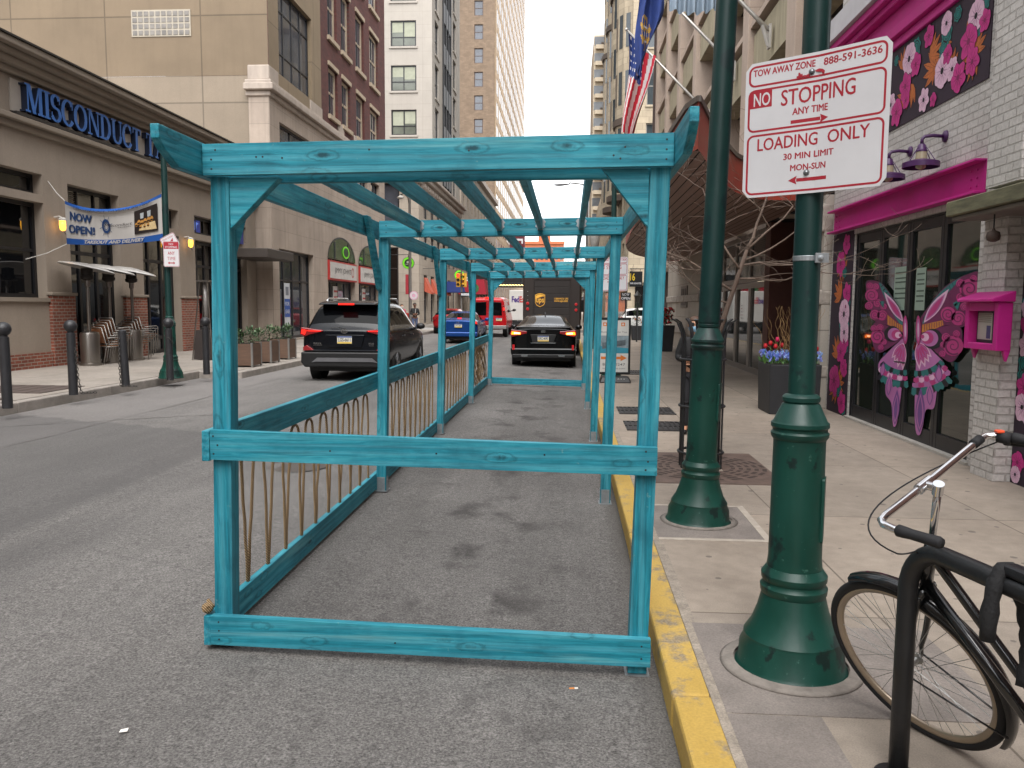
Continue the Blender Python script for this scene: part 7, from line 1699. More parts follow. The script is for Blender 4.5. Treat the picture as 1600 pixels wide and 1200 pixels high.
# ================================================================== VEHICLES
TYR = M('tyre', '#151516', .8, var=.2, vs=20); RIMM = M('alloy_rim', '#8f9194', .3, metal=.85); BLKT = M('black_trim', '#0b0b0c', .5, var=.15); CGL = glass('car_glass', '#08090b', .03, .07); CHRM = M('car_chrome', '#c4c6c8', .15, metal=1)
REDL = M('brake_red', '#e01d14', .3, emit=.55); REDU = M('tail_red', '#7d1016', .25, coat=.5); AMB = M('indicator_amber', '#ff7a1a', .3, emit=1.1); HOT = M('lamp_hot', '#ffb890', .3, emit=1.6); PLT = M('plate_white', '#c3c0b4', .5, var=.05); PLY = M('plate_yellow', '#c9a83a', .5); PLB_ = M('plate_blue', '#24417c', .5); INKD = M('ink_dark', '#2b2c36', .6); LTW = M('lens_white', '#c9c7c3', .2)
def carpaint(name, col, met=.35): return M(name, col, .22, metal=met, var=.05, coat=.22, spec=.2)
def car_body(root, O, st, paint, name='body', glz=(), wind=()):
    """lofted shell. st rows: y, zb, w, zbelt, wtop, zroof.  glz = side-glass spans, wind = screen spans (indices of the first station)"""
    g = MB(); n = 0; ox, oy, oz = O
    for (y, zb, w, zt, wt, zr) in st:
        zm = zb+(zt-zb)*.55
        half = [(0, zb), (w*.8, zb), (w*.97, zb+.10), (w, zm), (w*.985, zt-.03), (w*.955, zt+.01), (wt, zr-.05), (wt*.86, zr-.008), (0, zr+.012)]
        ring = half+[(-x, z) for x, z in reversed(half[1:-1])]; n = len(ring)
        g.v += [(ox+x, oy+y, oz+z) for x, z in ring]
    for i in range(len(st)-1):
        for k in range(n):
            kk = k if k < 8 else n-1-k
            m = 1 if (kk == 5 and i in glz) or (kk in (6, 7) and i in wind) else 0
            g.f.append((i*n+k, i*n+(k+1) % n, (i+1)*n+(k+1) % n, (i+1)*n+k)); g.mi.append(m)
    def cap(i, rev):
        o = i*n
        for k in range(8):
            a, b, c, d = o+k, o+k+1, o+(n-k-1) % n, o+(n-k) % n
            f = (a, b, c, d) if k not in (0, 7) else ((a, b, c) if k == 0 else (a, b, d)); g.f.append(tuple(reversed(f)) if rev else f); g.mi.append(0)
    cap(0, True); cap(len(st)-1, False)
    return g.build(name, [paint, CGL], root, smooth=True, sub=2)
def car_wheel(root, O, x, y, r, w, sx):
    ox, oy, oz = O; c = Vector((ox+x, oy+y, oz+r))
    a = MB(); a.lathe([(r+.075, -.18), (r+.08, .004), (r+.045, .012), (r+.02, .0)], Vector((c.x, c.y, c.z+.01)), 26, axis=(sx, 0, 0)); a.build('wheel_arch', BLKT, root, auto=40)
    g = MB(); g.lathe([(r*.6, -w), (r*.93, -w), (r, -w+.03), (r, -.03), (r*.95, .012), (r*.66, .016), (r*.64, 0)], c, 30, axis=(sx, 0, 0)); wl = g.build('wheel', TYR, root, auto=40)
    g = MB(); g.lathe([(r*.65, .004), (r*.60, .012), (r*.56, -.03), (r*.16, -.01), (r*.12, .012), (.001, .014)], c, 24, axis=(sx, 0, 0), cap=False)
    for k in range(5): t = k*1.2566; g.beam(c+Vector((sx*.004, math.cos(t)*r*.1, math.sin(t)*r*.1)), c+Vector((sx*.004, math.cos(t)*r*.6, math.sin(t)*r*.6)), .05, .03, up=(1, 0, 0))
    g.build('rim', RIMM, wl, auto=40)
    g = MB(); g.lathe([(r*.58, -.05), (.001, -.05)], c, 20, axis=(sx, 0, 0), cap=False); g.build('brake_disc', BLKT, wl)
def rear_fn(O): return lambda u, v, d: (O[0]+u, O[1]-d, O[2]+v)
def piece(root, name, fn, poly, d0, d1, mat, mirror=False, bev=0):
    for s in ((1, -1) if mirror else (1,)):
        g = MB(); g.prism([(u*s, v) for u, v in poly], fn, d0, d1); g.build(name, mat, root, bevel=bev, seg=2)
def plate(root, fn, u, v, d, txt, w=.31, h=.155):
    g = MB(); pbox(g, fn, u-w/2, u+w/2, v-h/2, v+h/2, d, d+.008, 0); pbox(g, fn, u-w/2+.004, u+w/2-.004, v-h/2+.003, v-h/2+.032, d+.008, d+.0095, 1); pbox(g, fn, u-w/2+.004, u+w/2-.004, v+h/2-.03, v+h/2-.003, d+.008, d+.0095, 2)
    g.add2d(text_fit(txt, u-w*.42, u+w*.42, v-.035, v+.04, .02), fn, d+.010, 3); g.build('licence_plate', [PLT, PLY, PLB_, INKD], root)
def mirrors(root, O, y, z, w, paint):
    for s in (-1, 1): g = MB(); x = O[0]+s*(w+.10); g.ball((x, O[1]+y, O[2]+z), .11, 10, sc=(1.0, .55, .72)); g.tube([(O[0]+s*w*.9, O[1]+y+.02, O[2]+z-.05), (x, O[1]+y, O[2]+z-.04)], .03, 6); g.build('wing_mirror', paint, root, smooth=True)
def handles(root, O, w, ys, z, mat):
    for s in (-1, 1):
        for y in ys: g = MB(); x = O[0]+s*(w+.012); g.tube([(x-s*.02, O[1]+y-.1, O[2]+z), (x+s*.01, O[1]+y-.06, O[2]+z), (x+s*.01, O[1]+y+.06, O[2]+z), (x-s*.02, O[1]+y+.1, O[2]+z)], .014, 6); g.build('door_handle', mat, root, smooth=True)
# ------------------------------------------------ dark SUV
O = (-4.64, 16.42, .148); NAVY = carpaint('navy_black_paint', '#06090f', 0)
suv = T('suv', 'dark navy SUV seen from behind with brake lights on beside the pergola', 'car', O)
st = [(.0, .52, .80, .98, .74, 1.05), (.03, .36, .90, 1.02, .80, 1.09), (.10, .31, .925, 1.05, .80, 1.16), (.38, .28, .935, 1.08, .70, 1.60), (.62, .27, .935, 1.08, .665, 1.665), (1.7, .26, .935, 1.07, .66, 1.69), (2.5, .26, .93, 1.05, .66, 1.66), (2.85, .26, .93, 1.04, .67, 1.58), (3.5, .27, .925, 1.02, .80, 1.08), (4.2, .30, .90, .92, .76, .98), (4.52, .36, .82, .80, .66, .84), (4.62, .48, .70, .68, .55, .72)]
car_body(suv, O, st, NAVY, glz=(3, 4, 5, 6, 7), wind=(2, 7)); f = rear_fn(O)
for y in (.86, 3.62):
    for s in (-1, 1): car_wheel(suv, O, s*.935-s*.03, y, .352, .23, s)
g = MB(); g.box(O[0]-.78, O[0]+.78, O[1]+.25, O[1]+4.3, O[2]+.2, O[2]+.34); g.build('underbody', BLKT, suv)
piece(suv, 'bumper_cladding', f, [(-.93, .62), (-.935, .40), (-.86, .30), (.86, .30), (.935, .40), (.93, .62)], -.10, .055, BLKT, bev=.03)
piece(suv, 'skid_plate', f, [(-.70, .40), (-.58, .50), (.58, .50), (.70, .40), (.60, .42), (-.60, .42)], .05, .075, M('skid_silver', '#77777a', .35, metal=.6))
piece(suv, 'tail_light', f, [(.46, 1.075), (.62, 1.09), (.925, 1.13), (.945, .98), (.86, .935), (.74, .98), (.46, 1.045)], -.10, .035, REDU, True, .012)
piece(suv, 'brake_lamp', f, [(.80, 1.07), (.90, 1.09), (.92, 1.0), (.84, .98)], .03, .045, REDL, True)
piece(suv, 'lamp_strip', f, [(.50, 1.062), (.78, 1.072), (.78, 1.05), (.50, 1.05)], .034, .04, REDL, True)
piece(suv, 'reflector', f, [(.66, .66), (.80, .76), (.88, .72), (.88, .64)], -.02, .05, REDU, True, .006)
piece(suv, 'high_brake_light', f, [(-.16, 1.60), (.16, 1.60), (.16, 1.635), (-.16, 1.635)], -.25, -.10, REDL)
g = MB(); g.hexa([(O[0]-.61, O[1]+.16, O[2]+1.60), (O[0]+.61, O[1]+.16, O[2]+1.60), (O[0]+.64, O[1]+.6, O[2]+1.60), (O[0]-.64, O[1]+.6, O[2]+1.60)], [(O[0]-.58, O[1]+.18, O[2]+1.645), (O[0]+.58, O[1]+.18, O[2]+1.645), (O[0]+.62, O[1]+.7, O[2]+1.695), (O[0]-.62, O[1]+.7, O[2]+1.695)]); g.build('roof_spoiler', NAVY, suv, bevel=.02, seg=2)
for s in (-1, 1): g = MB(); x = O[0]+s*.585; g.tube([(x, O[1]+.7, O[2]+1.67), (x, O[1]+.85, O[2]+1.735), (x, O[1]+2.3, O[2]+1.745), (x, O[1]+2.5, O[2]+1.68)], .022, 8); g.build('roof_rail', CHRM, suv, smooth=True)
g = MB(); g.add2d(ring2d(circ(0, 1.055, .068, .047, 24), circ(0, 1.055, .056, .036, 24)), f, .05); g.add2d(ring2d(circ(0, 1.065, .045, .018, 20), circ(0, 1.065, .037, .012, 20)), f, .051); g.add2d(ring2d(circ(0, 1.05, .018, .036, 20), circ(0, 1.05, .011, .03, 20)), f, .0515); g.build('emblem', CHRM, suv)
g = MB(); g.add2d(text_fit('RAV4', -.66, -.50, .785, .815, .01), f, .03); g.add2d(text_fit('HYBRID', -.66, -.48, .755, .772, .01), f, .03); g.add2d(text_fit('XLE', .50, .62, .785, .815, .01), f, .03); g.add2d(text_fit('AWD', .51, .61, .745, .768, .01), f, .03); g.build('badges', CHRM, suv)
piece(suv, 'tailgate_recess', f, [(-.42, .98), (-.35, .72), (.35, .72), (.42, .98)], -.05, .028, NAVY, bev=.01)
plate(suv, f, .0, .875, .03, 'LGS-6611')
g = MB(); g.tube([f(.02, 1.10, .05), f(-.12, 1.13, .0), f(-.30, 1.12, -.01)], .010, 6); g.build('wiper', BLKT, suv)
piece(suv, 'chrome_strip', f, [(-.90, .645), (.90, .645), (.88, .665), (-.88, .665)], .0, .04, M('black_gloss', '#1a1f26', .1, coat=1)); mirrors(suv, O, 3.05, 1.10, .93, BLKT); handles(suv, O, .925, (1.5, 2.5), .92, NAVY)
# ------------------------------------------------ black sedan
O = (-.69, 22.45, .035); BLK_ = carpaint('black_paint', '#050506', 0)
sed = T('sedan', 'black sedan with amber hazard lights waiting behind the brown delivery truck', 'car', O)
st = [(.0, .50, .78, .93, .74, 1.08), (.04, .34, .90, .98, .82, 1.13), (.14, .29, .93, 1.0, .82, 1.155), (.55, .27, .94, 1.02, .80, 1.175), (1.5, .26, .94, 1.03, .60, 1.43), (2.1, .26, .94, 1.03, .60, 1.475), (2.7, .26, .935, 1.02, .60, 1.43), (3.6, .27, .92, .98, .80, 1.02), (4.6, .30, .87, .80, .74, .85), (4.88, .42, .74, .65, .6, .70)]
car_body(sed, O, st, BLK_, glz=(3, 4, 5, 6), wind=(3, 6)); f = rear_fn(O)
for y in (.95, 3.75):
    for s in (-1, 1): car_wheel(sed, O, s*.91, y, .335, .22, s)
g = MB(); g.box(O[0]-.78, O[0]+.78, O[1]+.25, O[1]+4.6, O[2]+.17, O[2]+.34); g.build('underbody', BLKT, sed)
piece(sed, 'tail_light', f, [(.46, 1.02), (.90, 1.06), (.94, .93), (.86, .86), (.46, .955)], -.10, .03, REDU, True, .012)
piece(sed, 'hazard_lamp', f, [(.63, .985), (.88, 1.01), (.90, .925), (.64, .925)], .025, .042, AMB, True); piece(sed, 'hazard_core', f, [(.66, .972), (.82, .985), (.82, .945), (.66, .945)], .042, .046, HOT, True)
piece(sed, 'bumper', f, [(-.92, .55), (-.90, .34), (.90, .34), (.92, .55)], -.12, .05, BLK_, bev=.04); piece(sed, 'lower_valance', f, [(-.88, .38), (-.84, .27), (.84, .27), (.88, .38)], -.12, .055, BLKT, bev=.02)
piece(sed, 'reflector', f, [(.80, .64), (.86, .64), (.86, .50), (.80, .50)], .0, .06, M('reflector_red', '#b3161c', .3), True); piece(sed, 'plate_recess', f, [(-.36, .93), (-.30, .70), (.30, .70), (.36, .93)], -.05, .028, BLKT, bev=.01); piece(sed, 'chrome_frame', f, [(-.36, .705), (.36, .705), (.34, .68), (-.34, .68)], .0, .038, CHRM)
plate(sed, f, 0, .815, .03, 'KRC-4690'); piece(sed, 'trunk_lip', f, [(-.78, 1.115), (.78, 1.115), (.76, 1.145), (-.76, 1.145)], -.25, .02, BLK_, bev=.012)
g = MB(); g.add2d(ring2d(rrect(-.055, .055, .985, 1.05, .015, 3), rrect(-.043, .043, .995, 1.04, .012, 3)), f, .04); g.flat([(-.025, 1.035), (-.013, 1.035), (-.013, 1.0), (-.025, 1.0)], f, .041); g.flat([(.013, 1.035), (.025, 1.035), (.025, 1.0), (.013, 1.0)], f, .041); g.flat([(-.013, 1.022), (.013, 1.022), (.013, 1.012), (-.013, 1.012)], f, .041); g.build('emblem', CHRM, sed)
g = MB(); c = (O[0], O[1]+1.75, O[2]+1.475); g.prism([(-.09, 0), (.09, 0), (.06, .03), (-.02, .075)], lambda u, v, d: (c[0]+d, c[1]+u*-1, c[2]+v), -.015, .015); g.build('roof_fin', BLKT, sed)
mirrors(sed, O, 3.2, 1.06, .93, BLK_); handles(sed, O, .93, (1.7, 2.6), .86, BLK_)
piece(sed, 'exhaust_trim', f, [(.42, .36), (.62, .36), (.60, .31), (.44, .31)], .05, .06, CHRM, True)
# ------------------------------------------------ blue coupe
O = (-4.68, 33.9, .148); BLU_ = carpaint('blue_paint', '#123a75')
cou = T('coupe', 'blue two-door coupe seen from behind between the SUV and the red van', 'car', O)
st = [(.0, .50, .70, .82, .66, .96), (.04, .34, .83, .88, .76, 1.0), (.14, .28, .86, .91, .76, 1.02), (.5, .27, .875, .93, .74, 1.05), (1.35, .26, .875, .95, .55, 1.33), (1.9, .26, .875, .95, .56, 1.39), (2.4, .26, .87, .94, .56, 1.35), (3.2, .27, .86, .90, .72, .95), (4.1, .30, .80, .74, .66, .78), (4.4, .42, .68, .60, .52, .64)]
car_body(cou, O, st, BLU_, glz=(3, 4, 5, 6), wind=(3, 6)); f = rear_fn(O)
for y in (.85, 3.5):
    for s in (-1, 1): car_wheel(cou, O, s*.85, y, .315, .2, s)
g = MB(); g.box(O[0]-.7, O[0]+.7, O[1]+.2, O[1]+4.1, O[2]+.17, O[2]+.33); g.build('underbody', BLKT, cou)
piece(cou, 'tail_light', f, [(.56, .95), (.82, .97), (.86, .82), (.60, .80)], -.10, .03, REDU, True, .01); piece(cou, 'brake_lamp', f, [(.68, .93), (.80, .94), (.82, .87), (.68, .87)], .03, .04, REDL, True); plate(cou, f, .02, .77, .03, 'LHK 2830'); piece(cou, 'high_brake_light', f, [(-.10, 1.05), (.10, 1.05), (.09, 1.10), (-.09, 1.10)], -.62, -.50, REDL)
piece(cou, 'bumper', f, [(-.85, .50), (-.83, .30), (.83, .30), (.85, .50)], -.12, .04, BLU_, bev=.04); mirrors(cou, O, 2.85, 1.0, .86, BLU_)
g = MB(); g.add2d(ring2d(rrect(-.05, .05, .88, .94, .015, 3), rrect(-.038, .038, .89, .93, .012, 3)), f, .035); g.build('emblem', CHRM, cou)
# ------------------------------------------------ red van
O = (-4.22, 42.2, .145); RDV = carpaint('red_van_paint', '#a31319', .1)
van = T('van', 'red passenger van seen from behind beside the white parcel truck', 'van', O)
st = [(.0, .48, .93, .95, .88, 1.9), (.03, .42, .98, 1.08, .84, 2.02), (.16, .36, .99, 1.1, .80, 2.08), (1.4, .34, .99, 1.1, .80, 2.12), (3.9, .34, .985, 1.1, .80, 2.10), (4.3, .34, .98, 1.08, .82, 2.0), (4.85, .34, .96, 1.0, .86, 1.22), (5.5, .36, .92, .95, .8, 1.04), (5.7, .45, .85, .8, .72, .9)]
car_body(van, O, st, RDV, glz=(3, 4), wind=(5,)); f = rear_fn(O)
for y in (1.1, 4.6):
    for s in (-1, 1): car_wheel(van, O, s*.955, y, .37, .24, s)
piece(van, 'rear_window', f, [(.09, 1.12), (.74, 1.12), (.70, 1.82), (.09, 1.84)], -.20, .012, CGL, True, .02)
piece(van, 'tail_light', f, [(.78, 1.32), (.90, 1.32), (.86, 1.66), (.77, 1.66)], -.1, .02, REDU, True, .01); piece(van, 'brake_lamp', f, [(.79, 1.40), (.88, 1.40), (.87, 1.54), (.79, 1.54)], .02, .035, REDL, True); piece(van, 'high_brake_light', f, [(-.17, 1.98), (.17, 1.98), (.17, 2.09), (-.17, 2.09)], -.1, .0, REDL)
piece(van, 'bumper', f, [(-.97, .60), (-.97, .42), (.97, .42), (.97, .60)], -.12, .10, M('bumper_grey', '#8b8986', .4, metal=.5), bev=.02); piece(van, 'door_seam', f, [(-.012, .62), (.012, .62), (.012, 1.9), (-.012, 1.9)], -.02, .012, BLKT); plate(van, f, .58, .92, .02, 'ZKM 1187'); mirrors(van, O, 4.5, 1.4, .98, BLKT)
# ------------------------------------------------ brown delivery truck
O = (-.585, 28.6, .03); BRN = M('truck_brown', '#231913', .5, var=.15, vs=2); BRD = M('truck_door_brown', '#1e1612', .55, var=.2, vs=2); GOLD = M('shield_gold', '#e2a83e', .4, var=.15); SHB = M('shield_brown', '#3a2313', .5)
ups = T('delivery_truck', 'tall dark brown parcel truck with golden shield parked by the kerb', 'truck', O); f = rear_fn(O)
g = MB(); g.box(O[0]-1.03, O[0]+1.03, O[1], O[1]+5.6, O[2]+.55, O[2]+2.80); g.build('cargo_box', BRN, ups, bevel=.06, seg=3)
g = MB(); g.box(O[0]-1.0, O[0]+1.0, O[1]+5.6, O[1]+7.0, O[2]+.5, O[2]+1.5); g.hexa([(O[0]-1.0, O[1]+5.6, O[2]+1.5), (O[0]+1.0, O[1]+5.6, O[2]+1.5), (O[0]+1.0, O[1]+6.4, O[2]+1.5), (O[0]-1.0, O[1]+6.4, O[2]+1.5)], [(O[0]-1.0, O[1]+5.6, O[2]+2.6), (O[0]+1.0, O[1]+5.6, O[2]+2.6), (O[0]+.9, O[1]+6.0, O[2]+2.6), (O[0]-.9, O[1]+6.0, O[2]+2.6)]); g.build('cab', BRN, ups, bevel=.06, seg=2)
g = MB(); a, b = -.64, .64
for k in range(8): pbox(g, f, a, b, .70+.245*k, .70+.245*k+.238, -.02, .012)
g.build('roll_up_door', BRD, ups, bevel=.008)
piece(ups, 'door_jamb', f, [(.645, .62), (.675, .62), (.675, 2.68), (.645, 2.68)], -.01, .03, BRN, True); piece(ups, 'door_header', f, [(-.675, 2.665), (.675, 2.665), (.675, 2.72), (-.675, 2.72)], -.01, .03, BRN)
piece(ups, 'step_bumper', f, [(-1.0, .58), (1.0, .58), (1.0, .42), (-1.0, .42)], -.3, .28, BLKT, bev=.015)
for s in (-1, 1):
    for v in (1.60, 1.80): g = MB(); g.lathe([(.055, 0), (.05, .025), (.02, .03)], f(s*.86, v+.03*(s < 0), .0), 14, axis=(0, -1, 0)); g.build('tail_light', M('truck_lens_red', '#a8161c', .3, emit=.03), ups, auto=40)
    for y in (1.2, 5.9): car_wheel(ups, O, s*.98, y, .40, .28, s)
for v in (1.95, 2.1, 2.25): g = MB(); g.lathe([(.012, 0), (.01, .02)], f(-.86, v, 0), 8, axis=(0, -1, 0)); g.build('rivet', STEEL, ups)
shield = [(-.15, .17), (-.15, -.06), (-.11, -.14), (0, -.20), (.11, -.14), (.15, -.06), (.15, .17), (.07, .205), (0, .215), (-.07, .205)]
def shp(k): return [(u*k-.42, v*k+1.93) for u, v in shield]
g = MB(); g.flat(shp(1.18), f, .016, 0); g.flat(shp(1.06), f, .018, 1); g.flat([(-.42+u, 1.93+v) for u, v in [(-.15, .16), (-.15, .06), (-.05, .10), (.08, .145), (.15, .15), (.15, .17), (.07, .205), (0, .215), (-.07, .205)]], f, .020, 0); g.add2d(text_fit('ups', -.56, -.28, 1.80, 2.0, .02), f, .020, 0); g.build('shield_emblem', [GOLD, SHB], ups)
g = MB(); g.add2d(text_fit('1 800 PICK UPS', .08, .58, 1.965, 2.03, .01), f, .018); g.add2d(text_fit('www.ups.com', .08, .56, 1.86, 1.94, .01), f, .018); g.build('lettering', GOLD, ups)
for s in (-1, 1): g = MB(); x = O[0]+s*1.15; g.box(x-.03, x+.09 if s > 0 else x+.03, O[1]+5.7, O[1]+5.78, O[2]+1.5, O[2]+2.0); g.tube([(O[0]+s*.98, O[1]+5.75, O[2]+1.9), (x, O[1]+5.74, O[2]+1.85)], .015, 6); g.build('wing_mirror', BLKT, ups)
# ------------------------------------------------ white parcel truck
O = (-2.72, 52.5, .1); WPT = M('truck_white', '#bdbab4', .4, var=.06, vs=2); FPU = M('letter_violet', '#3d1b72', .5); FOR_ = M('letter_red', '#b3221f', .5)
fx = T('parcel_truck', 'white box parcel truck ahead of the red van with coloured lettering', 'truck', O); f = rear_fn(O)
g = MB(); g.box(O[0]-1.15, O[0]+1.15, O[1], O[1]+5.5, O[2]+.75, O[2]+2.72); g.build('cargo_box', WPT, fx, bevel=.04, seg=2)
g = MB(); g.box(O[0]-1.0, O[0]+1.0, O[1]+5.5, O[1]+7.2, O[2]+.5, O[2]+2.0); g.build('cab', WPT, fx, bevel=.15, seg=3)
g = MB(); pbox(g, f, -1.12, 1.12, .42, .70, -.2, .1); g.build('step_bumper', BLKT, fx)
g = MB(); g.add2d(text_fit('Fed', -.98, -.48, 1.92, 2.32, .03), f, .012, 0); g.add2d(text_fit('Ex', -.46, -.10, 1.92, 2.32, .03), f, .012, 1); g.build('lettering', [FPU, FOR_], fx)
fs_ = lambda u, v, d: (O[0]-1.15-d, O[1]+u, O[2]+v)
g = MB(); g.add2d(text_fit('Fed', 0, 1.5, 1.3, 2.2, .03), lambda x, y, d: (O[0]-1.152-d, O[1]+4.6-x, O[2]+y), .005, 0); g.add2d(text_fit('Ex', 1.6, 2.8, 1.3, 2.2, .03), lambda x, y, d: (O[0]-1.152-d, O[1]+4.6-x, O[2]+y), .005, 1); g.build('side_lettering', [FPU, FOR_], fx)
for k in range(5): g = MB(); g.lathe([(.04, 0), (.035, .03)], f(.55, 1.0+.2*k, 0), 10, axis=(0, -1, 0)); g.build('marker_lamp', REDU if k % 2 else BLKT, fx)
for s in (-1, 1):
    for y in (1.2, 6.2): car_wheel(fx, O, s*1.08, y, .40, .28, s)
# ------------------------------------------------ red car at the far corner, white SUV in the cross street
O = (-7.05, 46.5, .13); RC = carpaint('red_car_paint', '#8e1418', .1)
rc = T('hatchback', 'red car by the far kerb beyond the blue coupe, mostly hidden by pergola posts', 'car', O)
st2 = [(.0, .50, .76, .9, .7, 1.02), (.05, .34, .87, .95, .78, 1.08), (.35, .28, .90, .98, .62, 1.42), (1.6, .26, .9, .98, .60, 1.5), (2.3, .26, .9, .97, .6, 1.44), (3.1, .27, .88, .93, .76, .98), (3.9, .3, .8, .75, .66, .8), (4.1, .42, .68, .6, .52, .64)]
car_body(rc, O, st2, RC, glz=(2, 3, 4), wind=(1, 4)); f = rear_fn(O)
for y in (.8, 3.3):
    for s in (-1, 1): car_wheel(rc, O, s*.87, y, .31, .2, s)
piece(rc, 'tail_light', f, [(.6, .98), (.84, 1.0), (.86, .82), (.66, .82)], -.1, .03, REDU, True); plate(rc, f, 0, .7, .03, 'KTM 4120')
ws = T('white_suv', 'white SUV crossing in the side street beyond the poster stand', 'car', (3.5, 54.5, .01))
O = (0, 0, 0); base0 = len(bpy.data.objects)
ws.location = (0, 0, 0); WSP = carpaint('white_car_paint', '#c2c0bc', .05)
st3 = [(y, a, b, c, d, e) for (y, a, b, c, d, e) in [(.0, .52, .80, .98, .74, 1.05), (.04, .36, .90, 1.02, .80, 1.12), (.35, .28, .935, 1.08, .70, 1.62), (.62, .27, .935, 1.08, .665, 1.68), (1.7, .26, .935, 1.07, .66, 1.72), (2.5, .26, .93, 1.05, .66, 1.68), (3.4, .27, .925, 1.02, .80, 1.08), (4.3, .30, .88, .9, .74, .95), (4.6, .48, .70, .68, .55, .72)]]
car_body(ws, O, st3, WSP, glz=(2, 3, 4, 5), wind=(1, 5)); f = rear_fn(O)
for y in (.86, 3.62):
    for s in (-1, 1): car_wheel(ws, O, s*.905, y, .35, .23, s)
piece(ws, 'tail_light', f, [(.6, 1.05), (.92, 1.1), (.94, .94), (.7, .94)], -.1, .03, REDU, True)
ws.location = (3.5, 54.5, .01); ws.rotation_euler = (0, 0, R(-90))
# ================================================================== PEOPLE
SKIN = M('skin', '#b98a6d', .55, var=.08, vs=10); SKIN2 = M('skin_dark', '#6e4a38', .55, var=.08, vs=10)
def skinned(name, verts, edges, radii, mat, parent, sub=2):
    me = bpy.data.meshes.new(name); inv = world_mat(parent).inverted(); me.from_pydata([inv @ Vector(v) for v in verts], edges, []); me.materials.append(mat)
    o = bpy.data.objects.new(name, me); COL.objects.link(o); o.parent = parent
    o.modifiers.new('skin', 'SKIN').use_smooth_shade = True
    if not me.skin_vertices: me.attributes
    for i, r in enumerate(radii): d = me.skin_vertices[0].data[i]; d.radius = (r, r) if not isinstance(r, tuple) else r; d.use_root = (i == 0)
    md = o.modifiers.new('sub', 'SUBSURF'); md.levels = sub; md.render_levels = sub
    return o
def person(label, loc, face, h, skin, top, legs, hair, arms, mask=None, shades=False, collar=None, stride=.06):
    t = T('person', label, 'person', loc); f = Vector((face[0], face[1], 0)).normalized(); rt = Vector((f.y, -f.x, 0)); k = h/1.75; L0 = Vector(loc)
    P = lambda x, y, z: L0+(rt*x+f*y+Vector((0, 0, z)))*k
    V, E, Rr = [], [], []
    def add(p, r, pr=None): V.append(P(*p)); Rr.append(r*k); (E.append((pr, len(V)-1)) if pr is not None else None); return len(V)-1
    pel = add((0, 0, .95), .12); ch = add((0, .01, 1.22), .135, pel); nb = add((0, 0, 1.42), .075, ch); nk = add((0, .005, 1.50), .052, nb); j = add((0, .02, 1.575), .072, nk); hd = add((0, .012, 1.65), .088, j); cr = add((0, .0, 1.72), .07, hd); add((0, .115, 1.605), .014, j)
    J = {}
    for s in (-1, 1):
        sh = add((s*.175, 0, 1.39), .062, ch); el_, wr, ha = arms[0 if s < 0 else 1]; e = add(el_, .045, sh); w = add(wr, .03, e); d = (Vector(ha)-Vector(wr)); hn = add(ha, .034, w); J[s] = (el_, wr, ha)
        dn = d.normalized() if d.length else Vector((0, 0, -1)); side = dn.cross(Vector((0, 1, .2))).normalized()
        for q, (o_, ln) in enumerate(((-.03, .075), (-.01, .088), (.01, .085), (.03, .07))): a = add(tuple(Vector(ha)+side*o_+dn*.045), .010, hn); b = add(tuple(Vector(ha)+side*o_*1.1+dn*(.045+ln*.55)+Vector((0, .012, 0))), .009, a); add(tuple(Vector(ha)+side*o_*1.1+dn*(.045+ln*.95)+Vector((0, .028, 0))), .008, b)
        a = add(tuple(Vector(ha)-side*.045*s+dn*.01+Vector((0, .02, 0))), .011, hn); add(tuple(Vector(ha)-side*.055*s+dn*.05+Vector((0, .035, 0))), .009, a)
    for s in (-1, 1):
        hp = add((s*.09, 0, .88), .085, pel); kn = add((s*.10, s*stride+.02, .50), .058, hp); an = add((s*.105, s*stride*1.2-.02, .09), .04, kn); add((s*.115, s*stride*1.2+.13, .045), .035, an)
    skinned('body', V, E, Rr, skin, t)
    V, E, Rr = [], [], []
    a0 = add((0, 0, .90), .145); a1 = add((0, .01, 1.12), .14, a0); a2 = add((0, .01, 1.28), .155, a1); add((0, 0, 1.44), .085, a2)
    for s in (-1, 1): e0 = add((s*.18, 0, 1.385), .078, a2); e1 = add(J[s][0], .060, e0); w = Vector(J[s][1]); el = Vector(J[s][0]); add(tuple(el+(w-el)*.9), .046, e1)
    skinned('jacket', V, E, Rr, top, t)
    V, E, Rr = [], [], []
    a0 = add((0, 0, .95), .13)
    for s in (-1, 1): h1 = add((s*.09, 0, .86), .098, a0); k1 = add((s*.10, s*stride+.02, .50), .072, h1); add((s*.105, s*stride*1.2-.02, .10), .058, k1)
    skinned('trousers', V, E, Rr, legs, t)
    for s in (-1, 1):
        V, E, Rr = [], [], []; b0 = add((s*.105, s*stride*1.2-.05, .055), .048); b1 = add((s*.11, s*stride*1.2+.06, .045), .045, b0); add((s*.115, s*stride*1.2+.17, .035), .034, b1); skinned('shoe', V, E, Rr, BLKT, t)
    g = MB(); c = P(0, -.012, 1.672); g.ball(tuple(c), .098*k, 16, sc=(1, 1, .95)); 
    for i in range(len(g.v)):      # clip the hair cap above the brow and away from the face
        q = Vector(g.v[i]); rel = q-P(0, 0, 1.65); y = rel.dot(f)
        if y > .02*k and rel.z < .035*k: g.v[i] = tuple(q-f*(y-.0*k)*.9)
    g.build('hair', hair, t, smooth=True)
    g = MB()
    for s in (-1, 1): g.ball(tuple(P(s*.033, .088, 1.638)), .013*k, 8)
    g.build('eyes', M('eye_dark', '#2a201c', .2), t, smooth=True)
    g = MB(); g.tube([P(-.024, .093, 1.572), P(0, .099, 1.569), P(.024, .093, 1.572)], .006*k, 6); g.build('mouth', M('lip', '#8d4b45', .5), t, smooth=True)
    for s in (-1, 1): g = MB(); g.ball(tuple(P(s*.088, .0, 1.625)), .026*k, 8, sc=(.6, .8, 1.2)); g.build('ear', skin, t, smooth=True)
